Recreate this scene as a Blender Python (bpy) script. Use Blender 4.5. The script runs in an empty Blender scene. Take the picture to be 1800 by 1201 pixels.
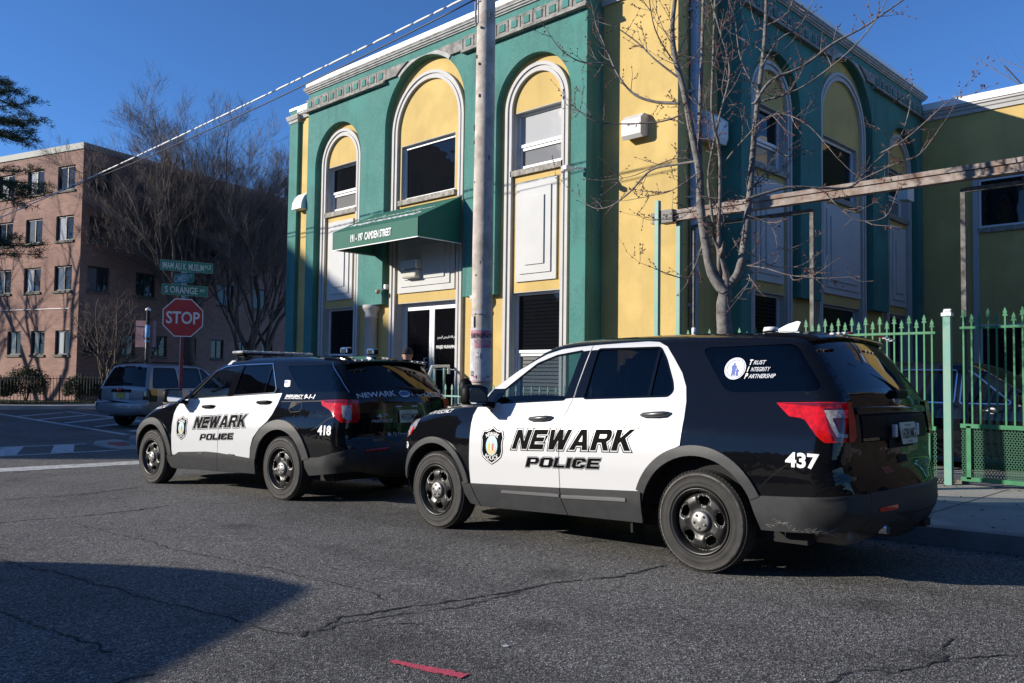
import bpy, bmesh, math, random
import numpy as np
from mathutils import Vector, Matrix, geometry, noise as mnoise
R_ = math.radians
scene = bpy.context.scene
COL = scene.collection

# ------------------------------------------------------------ camera, sky, sun, exposure
CAMZ, SLOPE = 1.302, 0.0203
def gz(y):                       # the street falls gently towards the crossing
    return -SLOPE * max(-40.0, min(y, 14.0))
_pi, _ro, _ya = 0.0444460, 0.0128914, 0.79817
_F = Vector((math.sin(_ya)*math.cos(_pi), math.cos(_ya)*math.cos(_pi), math.sin(_pi)))
_R0 = Vector((math.cos(_ya), -math.sin(_ya), 0)); _U0 = _R0.cross(_F)
_Rv = math.cos(_ro)*_R0 + math.sin(_ro)*_U0; _Uv = -math.sin(_ro)*_R0 + math.cos(_ro)*_U0
cam_data = bpy.data.cameras.new('camera'); cam = bpy.data.objects.new('camera', cam_data); COL.objects.link(cam)
cam_data.sensor_width = 36; cam_data.lens = 29.664; cam_data.clip_start = 0.05; cam_data.clip_end = 2000
m = Matrix((( _Rv.x, _Uv.x, -_F.x, 0), (_Rv.y, _Uv.y, -_F.y, 0), (_Rv.z, _Uv.z, -_F.z, CAMZ), (0, 0, 0, 1)))
cam.matrix_world = m; scene.camera = cam

SUN_EL, SUN_DIR = R_(18.5), Vector((-0.777, 0.629))
world = bpy.data.worlds.new('World'); scene.world = world; world.use_nodes = True
nt = world.node_tree; bg = nt.nodes['Background']
sky = nt.nodes.new('ShaderNodeTexSky'); sky.sky_type = 'NISHITA'; sky.sun_disc = False
sky.sun_elevation = SUN_EL; sky.sun_rotation = math.atan2(SUN_DIR.x, SUN_DIR.y)
sky.air_density = 0.75; sky.dust_density = 0.0; sky.ozone_density = 8.0; sky.altitude = 0
nt.links.new(sky.outputs[0], bg.inputs[0]); bg.inputs[1].default_value = 0.13
sun_data = bpy.data.lights.new('sun', 'SUN'); sun = bpy.data.objects.new('sun', sun_data); COL.objects.link(sun)
sun_data.energy = 4.7; sun_data.angle = R_(0.55); sun_data.color = (1.0, 0.93, 0.82)
sd = Vector((SUN_DIR.x*math.cos(SUN_EL), SUN_DIR.y*math.cos(SUN_EL), math.sin(SUN_EL)))
sun.rotation_euler = sd.to_track_quat('Z', 'Y').to_euler(); sun.location = (-20, 20, 30)
vs = scene.view_settings; vs.view_transform = 'Standard'; vs.look = 'None'; vs.exposure = 0.5; vs.gamma = 1.0
scene.cycles.max_bounces = 8; scene.cycles.transparent_max_bounces = 24
scene.cycles.caustics_reflective = False; scene.cycles.caustics_refractive = False

# ------------------------------------------------------------ materials
MATS = {}
def mat(name, col, rough=0.7, metal=0.0, var=0.0, vscale=3.0, bump=0.0, bscale=60.0, coat=0.0, spec=0.5,
        col2=None, streak=0.0, speck=0.0, spscale=120.0, emit=0.0, fine=0.0):
    """Principled material with optional noise variation, streaks (weathering), speckles and bump."""
    if name in MATS: return MATS[name]
    mt = bpy.data.materials.new(name); mt.use_nodes = True; MATS[name] = mt
    t = mt.node_tree; b = t.nodes['Principled BSDF']
    b.inputs['Base Color'].default_value = (*col, 1); b.inputs['Roughness'].default_value = rough
    b.inputs['Metallic'].default_value = metal; b.inputs['Specular IOR Level'].default_value = spec
    if coat: b.inputs['Coat Weight'].default_value = coat; b.inputs['Coat Roughness'].default_value = 0.02
    if emit:
        b.inputs['Emission Color'].default_value = (*col, 1); b.inputs['Emission Strength'].default_value = emit
    tc = t.nodes.new('ShaderNodeTexCoord'); src = tc.outputs['Object']
    cur = None
    def noise(scale, detail=6, rough_=0.6, vec=None):
        n = t.nodes.new('ShaderNodeTexNoise'); n.inputs['Scale'].default_value = scale
        n.inputs['Detail'].default_value = detail; n.inputs['Roughness'].default_value = rough_
        t.links.new(vec if vec is not None else src, n.inputs['Vector']); return n.outputs['Fac']
    def ramp(fac, a, b_):
        r = t.nodes.new('ShaderNodeMapRange'); t.links.new(fac, r.inputs['Value'])
        r.inputs['From Min'].default_value = a; r.inputs['From Max'].default_value = b_; return r.outputs['Result']
    def mixc(fac, a, b_):
        x = t.nodes.new('ShaderNodeMix'); x.data_type = 'RGBA'
        t.links.new(fac, x.inputs[0])
        for s, v in ((6, a), (7, b_)):
            if isinstance(v, tuple): x.inputs[s].default_value = (*v, 1)
            else: t.links.new(v, x.inputs[s])
        return x.outputs[2]
    if var:
        c2 = col2 or tuple(max(0, c*(1-var)) for c in col)
        cur = mixc(ramp(noise(vscale), .35, .68), col, c2)
    if streak:
        mp = t.nodes.new('ShaderNodeMapping'); mp.inputs['Scale'].default_value = (1, 1, .12); t.links.new(src, mp.inputs[0])
        cur = mixc(ramp(noise(4.5, vec=mp.outputs[0]), .52, .8), cur or col, tuple(c*(1-streak) for c in col))
    if fine:
        cur = mixc(ramp(noise(26, 8, .75), .42, .72), cur or col, tuple(c*(1-fine) for c in col)); cur = mixc(ramp(noise(.9, 3, .5), .55, .66), cur, tuple(min(1, c*(1+fine*.35)) for c in col))
    if speck:
        v = t.nodes.new('ShaderNodeTexVoronoi'); v.inputs['Scale'].default_value = spscale; t.links.new(src, v.inputs['Vector'])
        s = t.nodes.new('ShaderNodeSeparateColor'); t.links.new(v.outputs['Color'], s.inputs[0])
        cur = mixc(ramp(s.outputs[0], .15, .95), tuple(c*(1-speck) for c in col), cur or col) if False else mixc(ramp(s.outputs[0], .55, 1.0), cur or col, tuple(min(1, c*(1+speck)) for c in col))
    if cur is not None: t.links.new(cur, b.inputs['Base Color'])
    if bump:
        bn = t.nodes.new('ShaderNodeBump'); bn.inputs['Strength'].default_value = bump; bn.inputs['Distance'].default_value = .01
        t.links.new(noise(bscale, 4), bn.inputs['Height']); t.links.new(bn.outputs[0], b.inputs['Normal'])
    return mt

def glass_mat(name, tint, refl_rough=0.01, opaque=None):
    """Window glass: a fresnel mix of mirror and tinted transparency (or a dark body when opaque)."""
    if name in MATS: return MATS[name]
    mt = bpy.data.materials.new(name); mt.use_nodes = True; MATS[name] = mt
    t = mt.node_tree; t.nodes.remove(t.nodes['Principled BSDF']); out = t.nodes['Material Output']
    fr = t.nodes.new('ShaderNodeFresnel'); fr.inputs[0].default_value = 1.5
    ge = t.nodes.new('ShaderNodeNewGeometry'); mr = t.nodes.new('ShaderNodeMapRange'); mr.inputs[3].default_value = 1.5; mr.inputs[4].default_value = 1/1.5
    t.links.new(ge.outputs['Backfacing'], mr.inputs[0]); t.links.new(mr.outputs[0], fr.inputs[0])
    gl = t.nodes.new('ShaderNodeBsdfGlossy'); gl.inputs['Roughness'].default_value = refl_rough
    if opaque: tr = t.nodes.new('ShaderNodeBsdfDiffuse'); tr.inputs[0].default_value = (*opaque, 1)
    else: tr = t.nodes.new('ShaderNodeBsdfTransparent'); tr.inputs[0].default_value = (*tint, 1)
    if opaque:      # old panes are never quite flat
        tc = t.nodes.new('ShaderNodeTexCoord'); n = t.nodes.new('ShaderNodeTexNoise'); n.inputs['Scale'].default_value = 1.6; n.inputs['Detail'].default_value = 2
        bn = t.nodes.new('ShaderNodeBump'); bn.inputs['Strength'].default_value = .35; bn.inputs['Distance'].default_value = .02
        t.links.new(tc.outputs['Object'], n.inputs['Vector']); t.links.new(n.outputs['Fac'], bn.inputs['Height']); t.links.new(bn.outputs[0], gl.inputs['Normal'])
    mx = t.nodes.new('ShaderNodeMixShader'); t.links.new(fr.outputs[0], mx.inputs[0])
    t.links.new(tr.outputs[0], mx.inputs[1]); t.links.new(gl.outputs[0], mx.inputs[2]); t.links.new(mx.outputs[0], out.inputs[0])
    return mt

# ------------------------------------------------------------ mesh helpers
class MB:
    """collects shapes into one mesh"""
    def __init__(s): s.bm = bmesh.new()
    def box(s, c, d, mtx=None, bevel=0.0):
        g = bmesh.ops.create_cube(s.bm, size=1.0); vs_ = g['verts']
        for v in vs_: v.co = Vector((v.co.x*d[0], v.co.y*d[1], v.co.z*d[2]))
        if bevel:
            es = list({e for v in vs_ for e in v.link_edges})
            r = bmesh.ops.bevel(s.bm, geom=es, offset=bevel, segments=2, affect='EDGES', profile=.5)
            vs_ = list({v for f in r['faces'] for v in f.verts} | {v for v in vs_ if v.is_valid})
        T = Matrix.Translation(c) if mtx is None else (mtx @ Matrix.Translation(c))
        for v in vs_: v.co = T @ v.co
        return s
    def bar(s, a, b, w, h=None):
        a, b = Vector(a), Vector(b); d = b-a; L = d.length
        if L < 1e-6: return s
        q = d.to_track_quat('Z', 'Y' if abs(d.normalized().z) < .99 else 'X').to_matrix().to_4x4()
        s.box((0, 0, 0), (w, h or w, L), Matrix.Translation((a+b)/2) @ q); return s
    def tube(s, pts, rad, n=8, cap=True):
        pts = [Vector(p) for p in pts]; N = len(pts)
        if isinstance(rad, (int, float)): rad = [rad]*N
        rings = []; up = Vector((0.123, 0.2, 1)).normalized()
        for i, p in enumerate(pts):
            t = (pts[min(i+1, N-1)]-pts[max(i-1, 0)]).normalized()
            if abs(t.dot(up)) > .98: up = Vector((1, 0.1, 0)).normalized()
            a = t.cross(up).normalized(); b = t.cross(a)
            rings.append([s.bm.verts.new(p + rad[i]*(math.cos(2*math.pi*k/n)*a + math.sin(2*math.pi*k/n)*b)) for k in range(n)])
        for i in range(N-1):
            for k in range(n):
                f = s.bm.faces.new((rings[i][k], rings[i][(k+1) % n], rings[i+1][(k+1) % n], rings[i+1][k])); f.smooth = True
        if cap and n > 2:
            s.bm.faces.new(rings[0]); s.bm.faces.new(rings[-1][::-1])
        return s
    def lathe(s, prof, c=(0, 0, 0), n=24, mtx=None, smooth=True):
        """prof: (r, z) list turned about z"""
        T = (mtx or Matrix()) ; rings = []
        for r, z in prof:
            rings.append([s.bm.verts.new(T @ Vector((c[0]+r*math.cos(2*math.pi*k/n), c[1]+r*math.sin(2*math.pi*k/n), c[2]+z))) for k in range(n)] if r > 1e-6 else [s.bm.verts.new(T @ Vector((c[0], c[1], c[2]+z)))])
        for a, b in zip(rings, rings[1:]):
            for k in range(n):
                k2 = (k+1) % n
                vs_ = [a[k % len(a)], a[k2 % len(a)], b[k2 % len(b)], b[k % len(b)]]
                u = []
                for v in vs_:
                    if v not in u: u.append(v)
                if len(u) > 2:
                    f = s.bm.faces.new(u); f.smooth = smooth
        return s
    def prism(s, poly, frame, n0, n1, holes=()):
        """poly in (u,w) extruded along n from n0 to n1 in frame(u,w,n)->Vector"""
        rings = [list(poly)] + [list(h) for h in holes]
        tri = geometry.tessellate_polygon([[Vector((p[0], p[1], 0)) for p in r] for r in rings])
        flat = [p for r in rings for p in r]
        A = [s.bm.verts.new(frame(p[0], p[1], n1)) for p in flat]; B = [s.bm.verts.new(frame(p[0], p[1], n0)) for p in flat]
        for t in tri:
            for L_, rev in ((A, 0), (B, 1)):
                try: s.bm.faces.new([L_[i] for i in (t[::-1] if rev else t)])
                except ValueError: pass
        o = 0
        for r in rings:
            for i in range(len(r)):
                j = (i+1) % len(r); s.bm.faces.new((A[o+i], B[o+i], B[o+j], A[o+j]))
            o += len(r)
        return s
    def face(s, pts):
        s.bm.faces.new([s.bm.verts.new(p) for p in pts]); return s
    def build(s, name, m_, parent=None, smooth=False, recalc=True):
        if recalc: bmesh.ops.recalc_face_normals(s.bm, faces=s.bm.faces)
        me = bpy.data.meshes.new(name); s.bm.to_mesh(me); s.bm.free()
        if smooth: me.shade_smooth()
        me.materials.append(m_)
        o = bpy.data.objects.new(name, me); COL.objects.link(o)
        if parent is not None: o.parent = parent
        return o
def tag(o, label=None, cat=None, group=None, kind=None):
    for k, v in (('label', label), ('category', cat), ('group', group), ('kind', kind)):
        if v: o[k] = v
    return o
def empty(name, loc, label=None, cat=None, group=None, rz=0.0):
    o = bpy.data.objects.new(name, None); COL.objects.link(o); o.location = loc; o.rotation_euler = (0, 0, rz)
    o.empty_display_size = .2
    return tag(o, label, cat, group)
def text_tris(txt, size=1.0, offset=0.0, shear=0.0, spacing=1.0, sx=1.0, align='CENTER', res=3):
    """lettering as (verts2d, tris) from Blender's own font"""
    cu = bpy.data.curves.new('t', 'FONT'); cu.body = txt; cu.size = size; cu.offset = offset; cu.shear = shear
    cu.space_character = spacing; cu.align_x = align; cu.align_y = 'CENTER'; cu.resolution_u = res; cu.fill_mode = 'FRONT'
    ob = bpy.data.objects.new('t', cu); me = bpy.data.meshes.new_from_object(ob)
    me.calc_loop_triangles()
    V = [(v.co.x*sx, v.co.y) for v in me.vertices]; T = [tuple(t.vertices) for t in me.loop_triangles]
    bpy.data.objects.remove(ob); bpy.data.curves.remove(cu); bpy.data.meshes.remove(me)
    return V, T
def text_obj(name, txt, frame, m_, parent, box, n=0.004, **kw):
    """flat lettering fitted to box=(u0,w0,u1,w1) on a plane frame(u,w,n)"""
    V, T = text_tris(txt, **kw)
    xs = [v[0] for v in V]; ys = [v[1] for v in V]
    x0, x1, y0, y1 = min(xs), max(xs), min(ys), max(ys); u0, w0, u1, w1 = box
    mb = MB(); vv = [mb.bm.verts.new(frame(u0+(x-x0)/(x1-x0)*(u1-u0), w0+(y-y0)/(y1-y0)*(w1-w0), n)) for x, y in V]
    for t in T:
        try: mb.bm.faces.new([vv[i] for i in t])
        except ValueError: pass
    return mb.build(name, m_, parent)
def mk_frame(origin, u, w=(0, 0, 1)):
    o = Vector(origin); u = Vector(u).normalized(); w = Vector(w).normalized(); n = u.cross(w)   # n looks out at the viewer
    return lambda a, b, c=0.0: o + u*a + w*b + n*c
def arc(cx, cz, r, a0, a1, n=24): return [(cx+r*math.cos(a0+(a1-a0)*i/n), cz+r*math.sin(a0+(a1-a0)*i/n)) for i in range(n+1)]
def rect(u0, w0, u1, w1): return [(u0, w0), (u1, w0), (u1, w1), (u0, w1)]
def rrect(u0, w0, u1, w1, r, n=5):
    p = []
    for cx, cz, a in ((u1-r, w0+r, -90), (u1-r, w1-r, 0), (u0+r, w1-r, 90), (u0+r, w0+r, 180)):
        p += arc(cx, cz, r, R_(a), R_(a+90), n)
    return p
# ------------------------------------------------------------ ground, kerbs, markings
def asphalt():
    mt = bpy.data.materials.new('asphalt'); mt.use_nodes = True; t = mt.node_tree; b = t.nodes['Principled BSDF']
    tc = t.nodes.new('ShaderNodeTexCoord')
    def noise(sc, det=6, ro=.6):
        n = t.nodes.new('ShaderNodeTexNoise'); n.inputs['Scale'].default_value = sc; n.inputs['Detail'].default_value = det; n.inputs['Roughness'].default_value = ro
        t.links.new(tc.outputs['Object'], n.inputs['Vector']); return n.outputs['Fac']
    def ramp(f, stops):
        r = t.nodes.new('ShaderNodeValToRGB'); t.links.new(f, r.inputs[0]); e = r.color_ramp.elements
        while len(e) < len(stops): e.new(.5)
        for k, (p, c) in enumerate(stops): e[k].position = p; e[k].color = (c, c, c, 1)
        return r.outputs[0]
    def mul(a, b_, f=1.0):
        x = t.nodes.new('ShaderNodeMix'); x.data_type = 'RGBA'; x.blend_type = 'MULTIPLY'; x.inputs[0].default_value = f
        t.links.new(a, x.inputs[6]); t.links.new(b_, x.inputs[7]); return x.outputs[2]
    v = t.nodes.new('ShaderNodeTexVoronoi'); v.inputs['Scale'].default_value = 108; t.links.new(tc.outputs['Object'], v.inputs['Vector'])
    s = t.nodes.new('ShaderNodeSeparateColor'); t.links.new(v.outputs['Color'], s.inputs[0])
    stones = ramp(s.outputs[0], [(0, .035), (.42, .09), (.76, .17), (.92, .25), (1, .40)])
    big = ramp(noise(.45, 5), [(.3, .72), (.5, 1.0), (.72, 1.12)])
    mid = ramp(noise(5, 6, .7), [(.28, .66), (.45, 1.0), (.75, 1.05)])
    fine = ramp(noise(38, 3), [(.3, .75), (.6, 1.1)])
    mp = t.nodes.new('ShaderNodeMapping'); mp.inputs['Scale'].default_value = (1.1, .07, 1); t.links.new(tc.outputs['Object'], mp.inputs[0])
    ln = t.nodes.new('ShaderNodeTexNoise'); ln.inputs['Scale'].default_value = 1.0; ln.inputs['Detail'].default_value = 4; t.links.new(mp.outputs[0], ln.inputs['Vector'])
    lanes = ramp(ln.outputs['Fac'], [(.35, .80), (.55, 1.05), (.7, 1.0)]); oil = ramp(noise(1.6, 3, .5), [(.60, 1.0), (.72, .62), (.8, .5)])
    c = mul(mul(mul(mul(mul(stones, big), mid), fine), lanes), oil)
    wm = t.nodes.new('ShaderNodeMix'); wm.data_type = 'RGBA'; wm.blend_type = 'MULTIPLY'; wm.inputs[0].default_value = 1; wm.inputs[7].default_value = (1.10, 1.045, .96, 1); t.links.new(c, wm.inputs[6]); t.links.new(wm.outputs[2], b.inputs['Base Color']); b.inputs['Roughness'].default_value = .86; b.inputs['Specular IOR Level'].default_value = .3
    bn = t.nodes.new('ShaderNodeBump'); bn.inputs['Strength'].default_value = .8; bn.inputs['Distance'].default_value = .006
    t.links.new(v.outputs['Distance'], bn.inputs['Height']); t.links.new(bn.outputs[0], b.inputs['Normal'])
    return mt
ASPH = asphalt()
def sheet(name, x0, x1, y0, y1, dz, m_, step=1.0):
    mb = MB(); ny = max(1, int((y1-y0)/step)); rows = []
    for j in range(ny+1):
        y = y0+(y1-y0)*j/ny; rows.append((mb.bm.verts.new((x0, y, gz(y)+dz)), mb.bm.verts.new((x1, y, gz(y)+dz))))
    for a, b in zip(rows, rows[1:]): mb.bm.faces.new((a[0], a[1], b[1], b[0]))
    return tag(mb.build(name, m_), kind='structure')
sheet('road', -900, 900, -300, 900, 0.0, ASPH, 2.0)
CONC = mat('sidewalk_concrete', (.36, .34, .31), .9, var=.38, vscale=1.3, bump=.3, bscale=90, fine=.3, speck=.25, spscale=160)
KERB = mat('kerb_stone', (.30, .29, .28), .85, var=.35, vscale=2.5, bump=.4, bscale=40)
def slab(name, poly, h, m_, thick=.4):
    """raised slab that follows the street's fall; poly in (x,y)"""
    ring = [Vector((p[0], p[1], 0)) for p in poly]; tri = geometry.tessellate_polygon([ring])
    bm = bmesh.new(); vs_ = [bm.verts.new(p) for p in ring]
    for t in tri: bm.faces.new([vs_[i] for i in t])
    y = -60
    for y in list(range(-40, 16, 2)):
        bmesh.ops.bisect_plane(bm, geom=bm.verts[:]+bm.edges[:]+bm.faces[:], plane_co=(0, y, 0), plane_no=(0, 1, 0))
    for v in bm.verts: v.co.z = gz(v.co.y)+h
    e = bmesh.ops.extrude_face_region(bm, geom=bm.faces[:])
    for g in e['geom']:
        if isinstance(g, bmesh.types.BMVert): g.co.z -= thick
    mb = MB(); mb.bm.free(); mb.bm = bm
    return tag(mb.build(name, m_), kind='structure')
KX, KY = 7.62, 21.3          # kerb lines of the two streets
corner = arc(KX+2.4, KY-2.4, 2.4, R_(180), R_(90), 8)
slab('kerb', [(KX, -40)] + corner + [(60, KY), (60, KY-.16)] + [(KX+2.4+2.24*math.cos(R_(90+90*i/8)), KY-2.4+2.24*math.sin(R_(90+90*i/8))) for i in range(9)] + [(KX+.16, -40)], .15, KERB)
inner = [(KX+2.4+2.235*math.cos(R_(180-90*i/8)), KY-2.4+2.235*math.sin(R_(180-90*i/8))) for i in range(9)]
slab('sidewalk', [(KX+.165, -40)] + inner + [(60, KY-.165), (60, -40)], .146, CONC)
jm = mat('joint', (.09, .085, .08), .95)
mb = MB()
for k in range(-8, 13):
    y = k*1.6+1.15
    a = gz(y)+.1485
    mb.face([(KX+.17, y-.008, a), (11.1, y-.008, a), (11.1, y+.008, a), (KX+.17, y+.008, a)])
for y0 in range(-14, 20, 2):
    mb.face([(9.35, y0, gz(y0)+.15), (9.365, y0, gz(y0)+.15), (9.365, y0+2, gz(y0+2)+.15), (9.35, y0+2, gz(y0+2)+.15)])
tag(mb.build('sidewalk_joint', jm), kind='structure')
BRICKRAMP = mat('ramp_brick', (.38, .10, .075), .9, var=.3, vscale=14, bump=.4, bscale=60)
tag(MB().prism([(7.2, 19.45), (7.2, 18.75), (7.5, 18.95), (7.72, 19.85), (7.4, 20.0)], lambda u, w, n: Vector((u, w, n)), gz(15)-.1, gz(15)+.037).build('ramp', BRICKRAMP), kind='structure')
slab('ramp_apron', [(6.95, 18.1), (7.9, 17.6), (7.9, 20.9), (7.35, 20.6), (6.95, 19.6)], .03, CONC)
# far side of the cross street
slab('far_sidewalk', [(-60, 40.6), (90, 40.6), (90, 43.4), (-60, 43.4)], .14, CONC)
GRASS_S = mat('lawn_soil', (.075, .085, .03), .95, var=.5, vscale=3, bump=.6, bscale=30)
slab('lawn', [(-60, 43.41), (90, 43.41), (90, 75), (-60, 75)], .15, GRASS_S)
# markings
WHITE_P = mat('road_paint', (.62, .61, .58), .8, var=.55, vscale=9, col2=(.26, .26, .25))
FADED_P = mat('faded_road_paint', (.62, .62, .62), .85, var=.6, vscale=7, col2=(.32, .32, .32))
def stripe(name, polys, m_, dz=.005):
    mb = MB()
    for p in polys:
        bm2 = [Vector((q[0], q[1], gz(q[1])+dz)) for q in p]; mb.face(bm2)
    return tag(mb.build(name, m_, recalc=False), kind='structure')
def rag(a, b, w, seed, n=40, j=.14):
    """a worn stripe with ragged edges"""
    rnd = random.Random(seed); a, b = Vector(a), Vector(b); d = (b-a); nrm = Vector((-d.y, d.x)).normalized(); out = []
    e1 = [w/2*(1+rnd.uniform(-j, .04)) for _ in range(n+1)]; e2 = [w/2*(1+rnd.uniform(-j, .04)) for _ in range(n+1)]
    for i in range(n):
        p, q = a+d*i/n, a+d*(i+1)/n
        out.append([p+nrm*e1[i], p-nrm*e2[i], q-nrm*e2[i+1], q+nrm*e1[i+1]])
    return out
stripe('stop_line', rag((-2.4, 15.9), (7.3, 15.35), .62, 3), WHITE_P)
stripe('crosswalk_line', rag((-2.4, 18.05), (7.05, 18.15), .16, 4) + rag((-2.4, 20.25), (7.0, 20.2), .16, 5), FADED_P)
stripe('crosswalk_bar', [[(x, 18.1), (x+.42, 18.1), (x+1.15, 20.2), (x+.73, 20.2)] for x in (-1.2, .55, 2.6, 4.6, 5.62)], FADED_P, .009)
stripe('crosswalk_edge', rag((9.55, 37.5), (8.85, 22.6), .2, 6) + rag((12.2, 37.5), (11.6, 22.6), .2, 7), FADED_P)
stripe('crosswalk_rung', [[(9.4-.02*k, 23.6+2.55*k), (9.4-.02*k, 24.0+2.55*k), (11.8, 26.6+2.55*k), (11.8, 26.2+2.55*k)] for k in range(5)], FADED_P, .009)
RED_P = mat('red_spray', (.72, .07, .13), .85, var=.5, vscale=55, col2=(.34, .07, .09), bump=.6, bscale=120)
stripe('spray_mark', rag((2.565, 3.29), (2.60, 3.13), .06, 8, 14, .5)+rag((2.60, 3.13), (2.665, 2.87), .085, 18, 22, .5), RED_P)
stripe('paint_speck', [[(3.1, 3.05), (3.13, 3.04), (3.14, 3.07), (3.11, 3.08)]], WHITE_P)
CRACK = mat('crack_dirt', (.012, .012, .013), .95)
def crack(pts, w, seed):
    rnd = random.Random(seed); P_ = []
    for a, b in zip(pts, pts[1:]):
        a, b = Vector(a), Vector(b); n = max(3, int((b-a).length/.035))
        for i in range(n): P_.append(a+(b-a)*i/n + Vector((rnd.uniform(-1, 1), rnd.uniform(-1, 1)))*.012)
    mb = MB(); prev = None; wob = 0.0
    for i in range(len(P_)-1):
        d = (P_[i+1]-P_[i]); nrm = Vector((-d.y, d.x)).normalized(); wob = .7*wob + rnd.uniform(-.018, .018)
        ww = w*rnd.uniform(.25, 1.25); p = P_[i]+nrm*wob
        a = Vector((*(p+nrm*ww/2), gz(p.y)+.004)); b = Vector((*(p-nrm*ww/2), gz(p.y)+.004))
        va, vb = mb.bm.verts.new(a), mb.bm.verts.new(b)
        if prev: mb.bm.faces.new((prev[0], prev[1], vb, va))
        prev = (va, vb)
    return tag(mb.build('road_crack', CRACK, recalc=False), kind='structure')
for k, (pts, w) in enumerate([
    ([(2.48, 3.97), (2.86, 4.14), (3.21, 4.05), (3.86, 3.89), (4.47, 3.79), (4.86, 3.64), (5.44, 3.57)], .024),
    ([(2.55, 3.95), (2.74, 4.01), (3.11, 3.93), (3.46, 3.83), (3.86, 3.80), (4.2, 3.83)], .014),
    ([(2.95, 3.86), (3.05, 3.7), (3.12, 3.62)], .012),
    ([(1.9, 9.6), (2.53, 9.56), (3.29, 9.43), (3.83, 9.47), (4.3, 9.6)], .03), ([(2.4, 11.6), (3.04, 11.51), (3.9, 11.4), (4.9, 11.74)], .035),
    ([(3.01, 9.0), (3.14, 6.83), (3.23, 5.91), (3.33, 4.79), (3.26, 4.2)], .012),
    ([(1.7, 8.3), (1.98, 7.43), (2.12, 6.64), (2.26, 5.45), (2.37, 4.74), (2.4, 4.28), (2.49, 3.96)], .016),
    ([(1.3, 6.5), (1.53, 5.71), (1.58, 5.21), (1.72, 4.33)], .016), ([(1.3, 3.95), (1.52, 3.95), (1.78, 3.94)], .02),
    ([(3.2, 1.9), (3.75, 1.66), (3.89, 1.63), (4.07, 1.55), (4.09, 1.47), (4.43, 1.39), (4.9, 1.5)], .014),
    ([(4.43, 1.39), (4.7, 1.2), (4.9, .8)], .012)]): crack(pts, w, 50+k)

rnd = random.Random(21); mb = MB()
for k in range(1500):
    r = rnd.random()
    if r < .55: x, y = KX-abs(rnd.gauss(0, .22)), rnd.uniform(-1, 18)
    elif r < .85: x, y = rnd.uniform(KX+.2, 11.1), rnd.uniform(0, 18)
    else: x, y = 11.05-abs(rnd.gauss(0, .12)), rnd.uniform(0, 9)
    h = gz(y)+(.006 if x < KX else .155); a = rnd.uniform(0, 6.28); q = rnd.uniform(.006, .022); c_, s_ = math.cos(a)*q, math.sin(a)*q
    mb.face([(x+c_, y+s_, h), (x-s_*.6, y+c_*.6, h+rnd.uniform(0, .012)), (x-c_, y-s_, h), (x+s_*.6, y-c_*.6, h+rnd.uniform(0, .012))])
tag(mb.build('leaf_litter', mat('dry_leaf', (.16, .10, .05), .9, var=.6, vscale=30, col2=(.05, .035, .02)), recalc=False), kind='stuff')
# ------------------------------------------------------------ the yellow and green corner building
YEL = mat('yellow_stucco', (.60, .43, .155), .92, var=.16, vscale=1.6, bump=.5, bscale=55, streak=.28, fine=.14)
TEAL = mat('teal_stucco', (.050, .20, .172), .85, var=.30, vscale=1.3, bump=.35, bscale=55, streak=.45, col2=(.080, .24, .21), fine=.34)
TRIM = mat('white_trim', (.50, .49, .475), .7, var=.10, vscale=3, bump=.15, bscale=50, streak=.12)
PANEL = mat('panel_paint', (.54, .54, .525), .75, var=.08, vscale=2, bump=.12, bscale=40)
STONE = mat('weathered_stone', (.36, .34, .31), .9, var=.65, vscale=7, bump=.4, bscale=30, streak=.5)
COPING = mat('coping_metal', (.80, .80, .79), .45, var=.05, vscale=2)
FRAMEW = mat('white_window_frame', (.70, .71, .72), .4, var=.06, vscale=4)
SILL = mat('stone_sill', (.40, .37, .32), .9, var=.6, vscale=12, bump=.5, bscale=50)
PANE_D = glass_mat('dark_window_glass', (.1, .1, .1), .02, opaque=(.006, .007, .009))
PANE_C = glass_mat('pale_window_glass', (.1, .1, .1), .03, opaque=(.42, .42, .41))  # pane with an even pale grey body
PANE_G = glass_mat('hopper_window_glass', (.1, .1, .1), .05, opaque=(.19, .19, .185))
GREENCANVAS = mat('green_canvas', (.012, .118, .082), .75, bump=.12, bscale=160, var=.12, vscale=2)
GREYMET = mat('grey_metal', (.32, .34, .36), .45, metal=.3)
DOWNP = mat('downpipe_paint', (.40, .43, .48), .55, var=.2, vscale=3)
bld = empty('corner_building', (16.5, 13, -.2), 'yellow and green stucco building with tall arched bays and white trim', 'building')
def bp(mb, name, m_, parent=None, **kw):
    o = mb.build(name, m_, None, **kw); par = parent or bld
    o.parent = par
    if par is bld: o.matrix_parent_inverse = Matrix.Translation(-Vector(bld.location))
    return o
ZB = -.5
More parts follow.
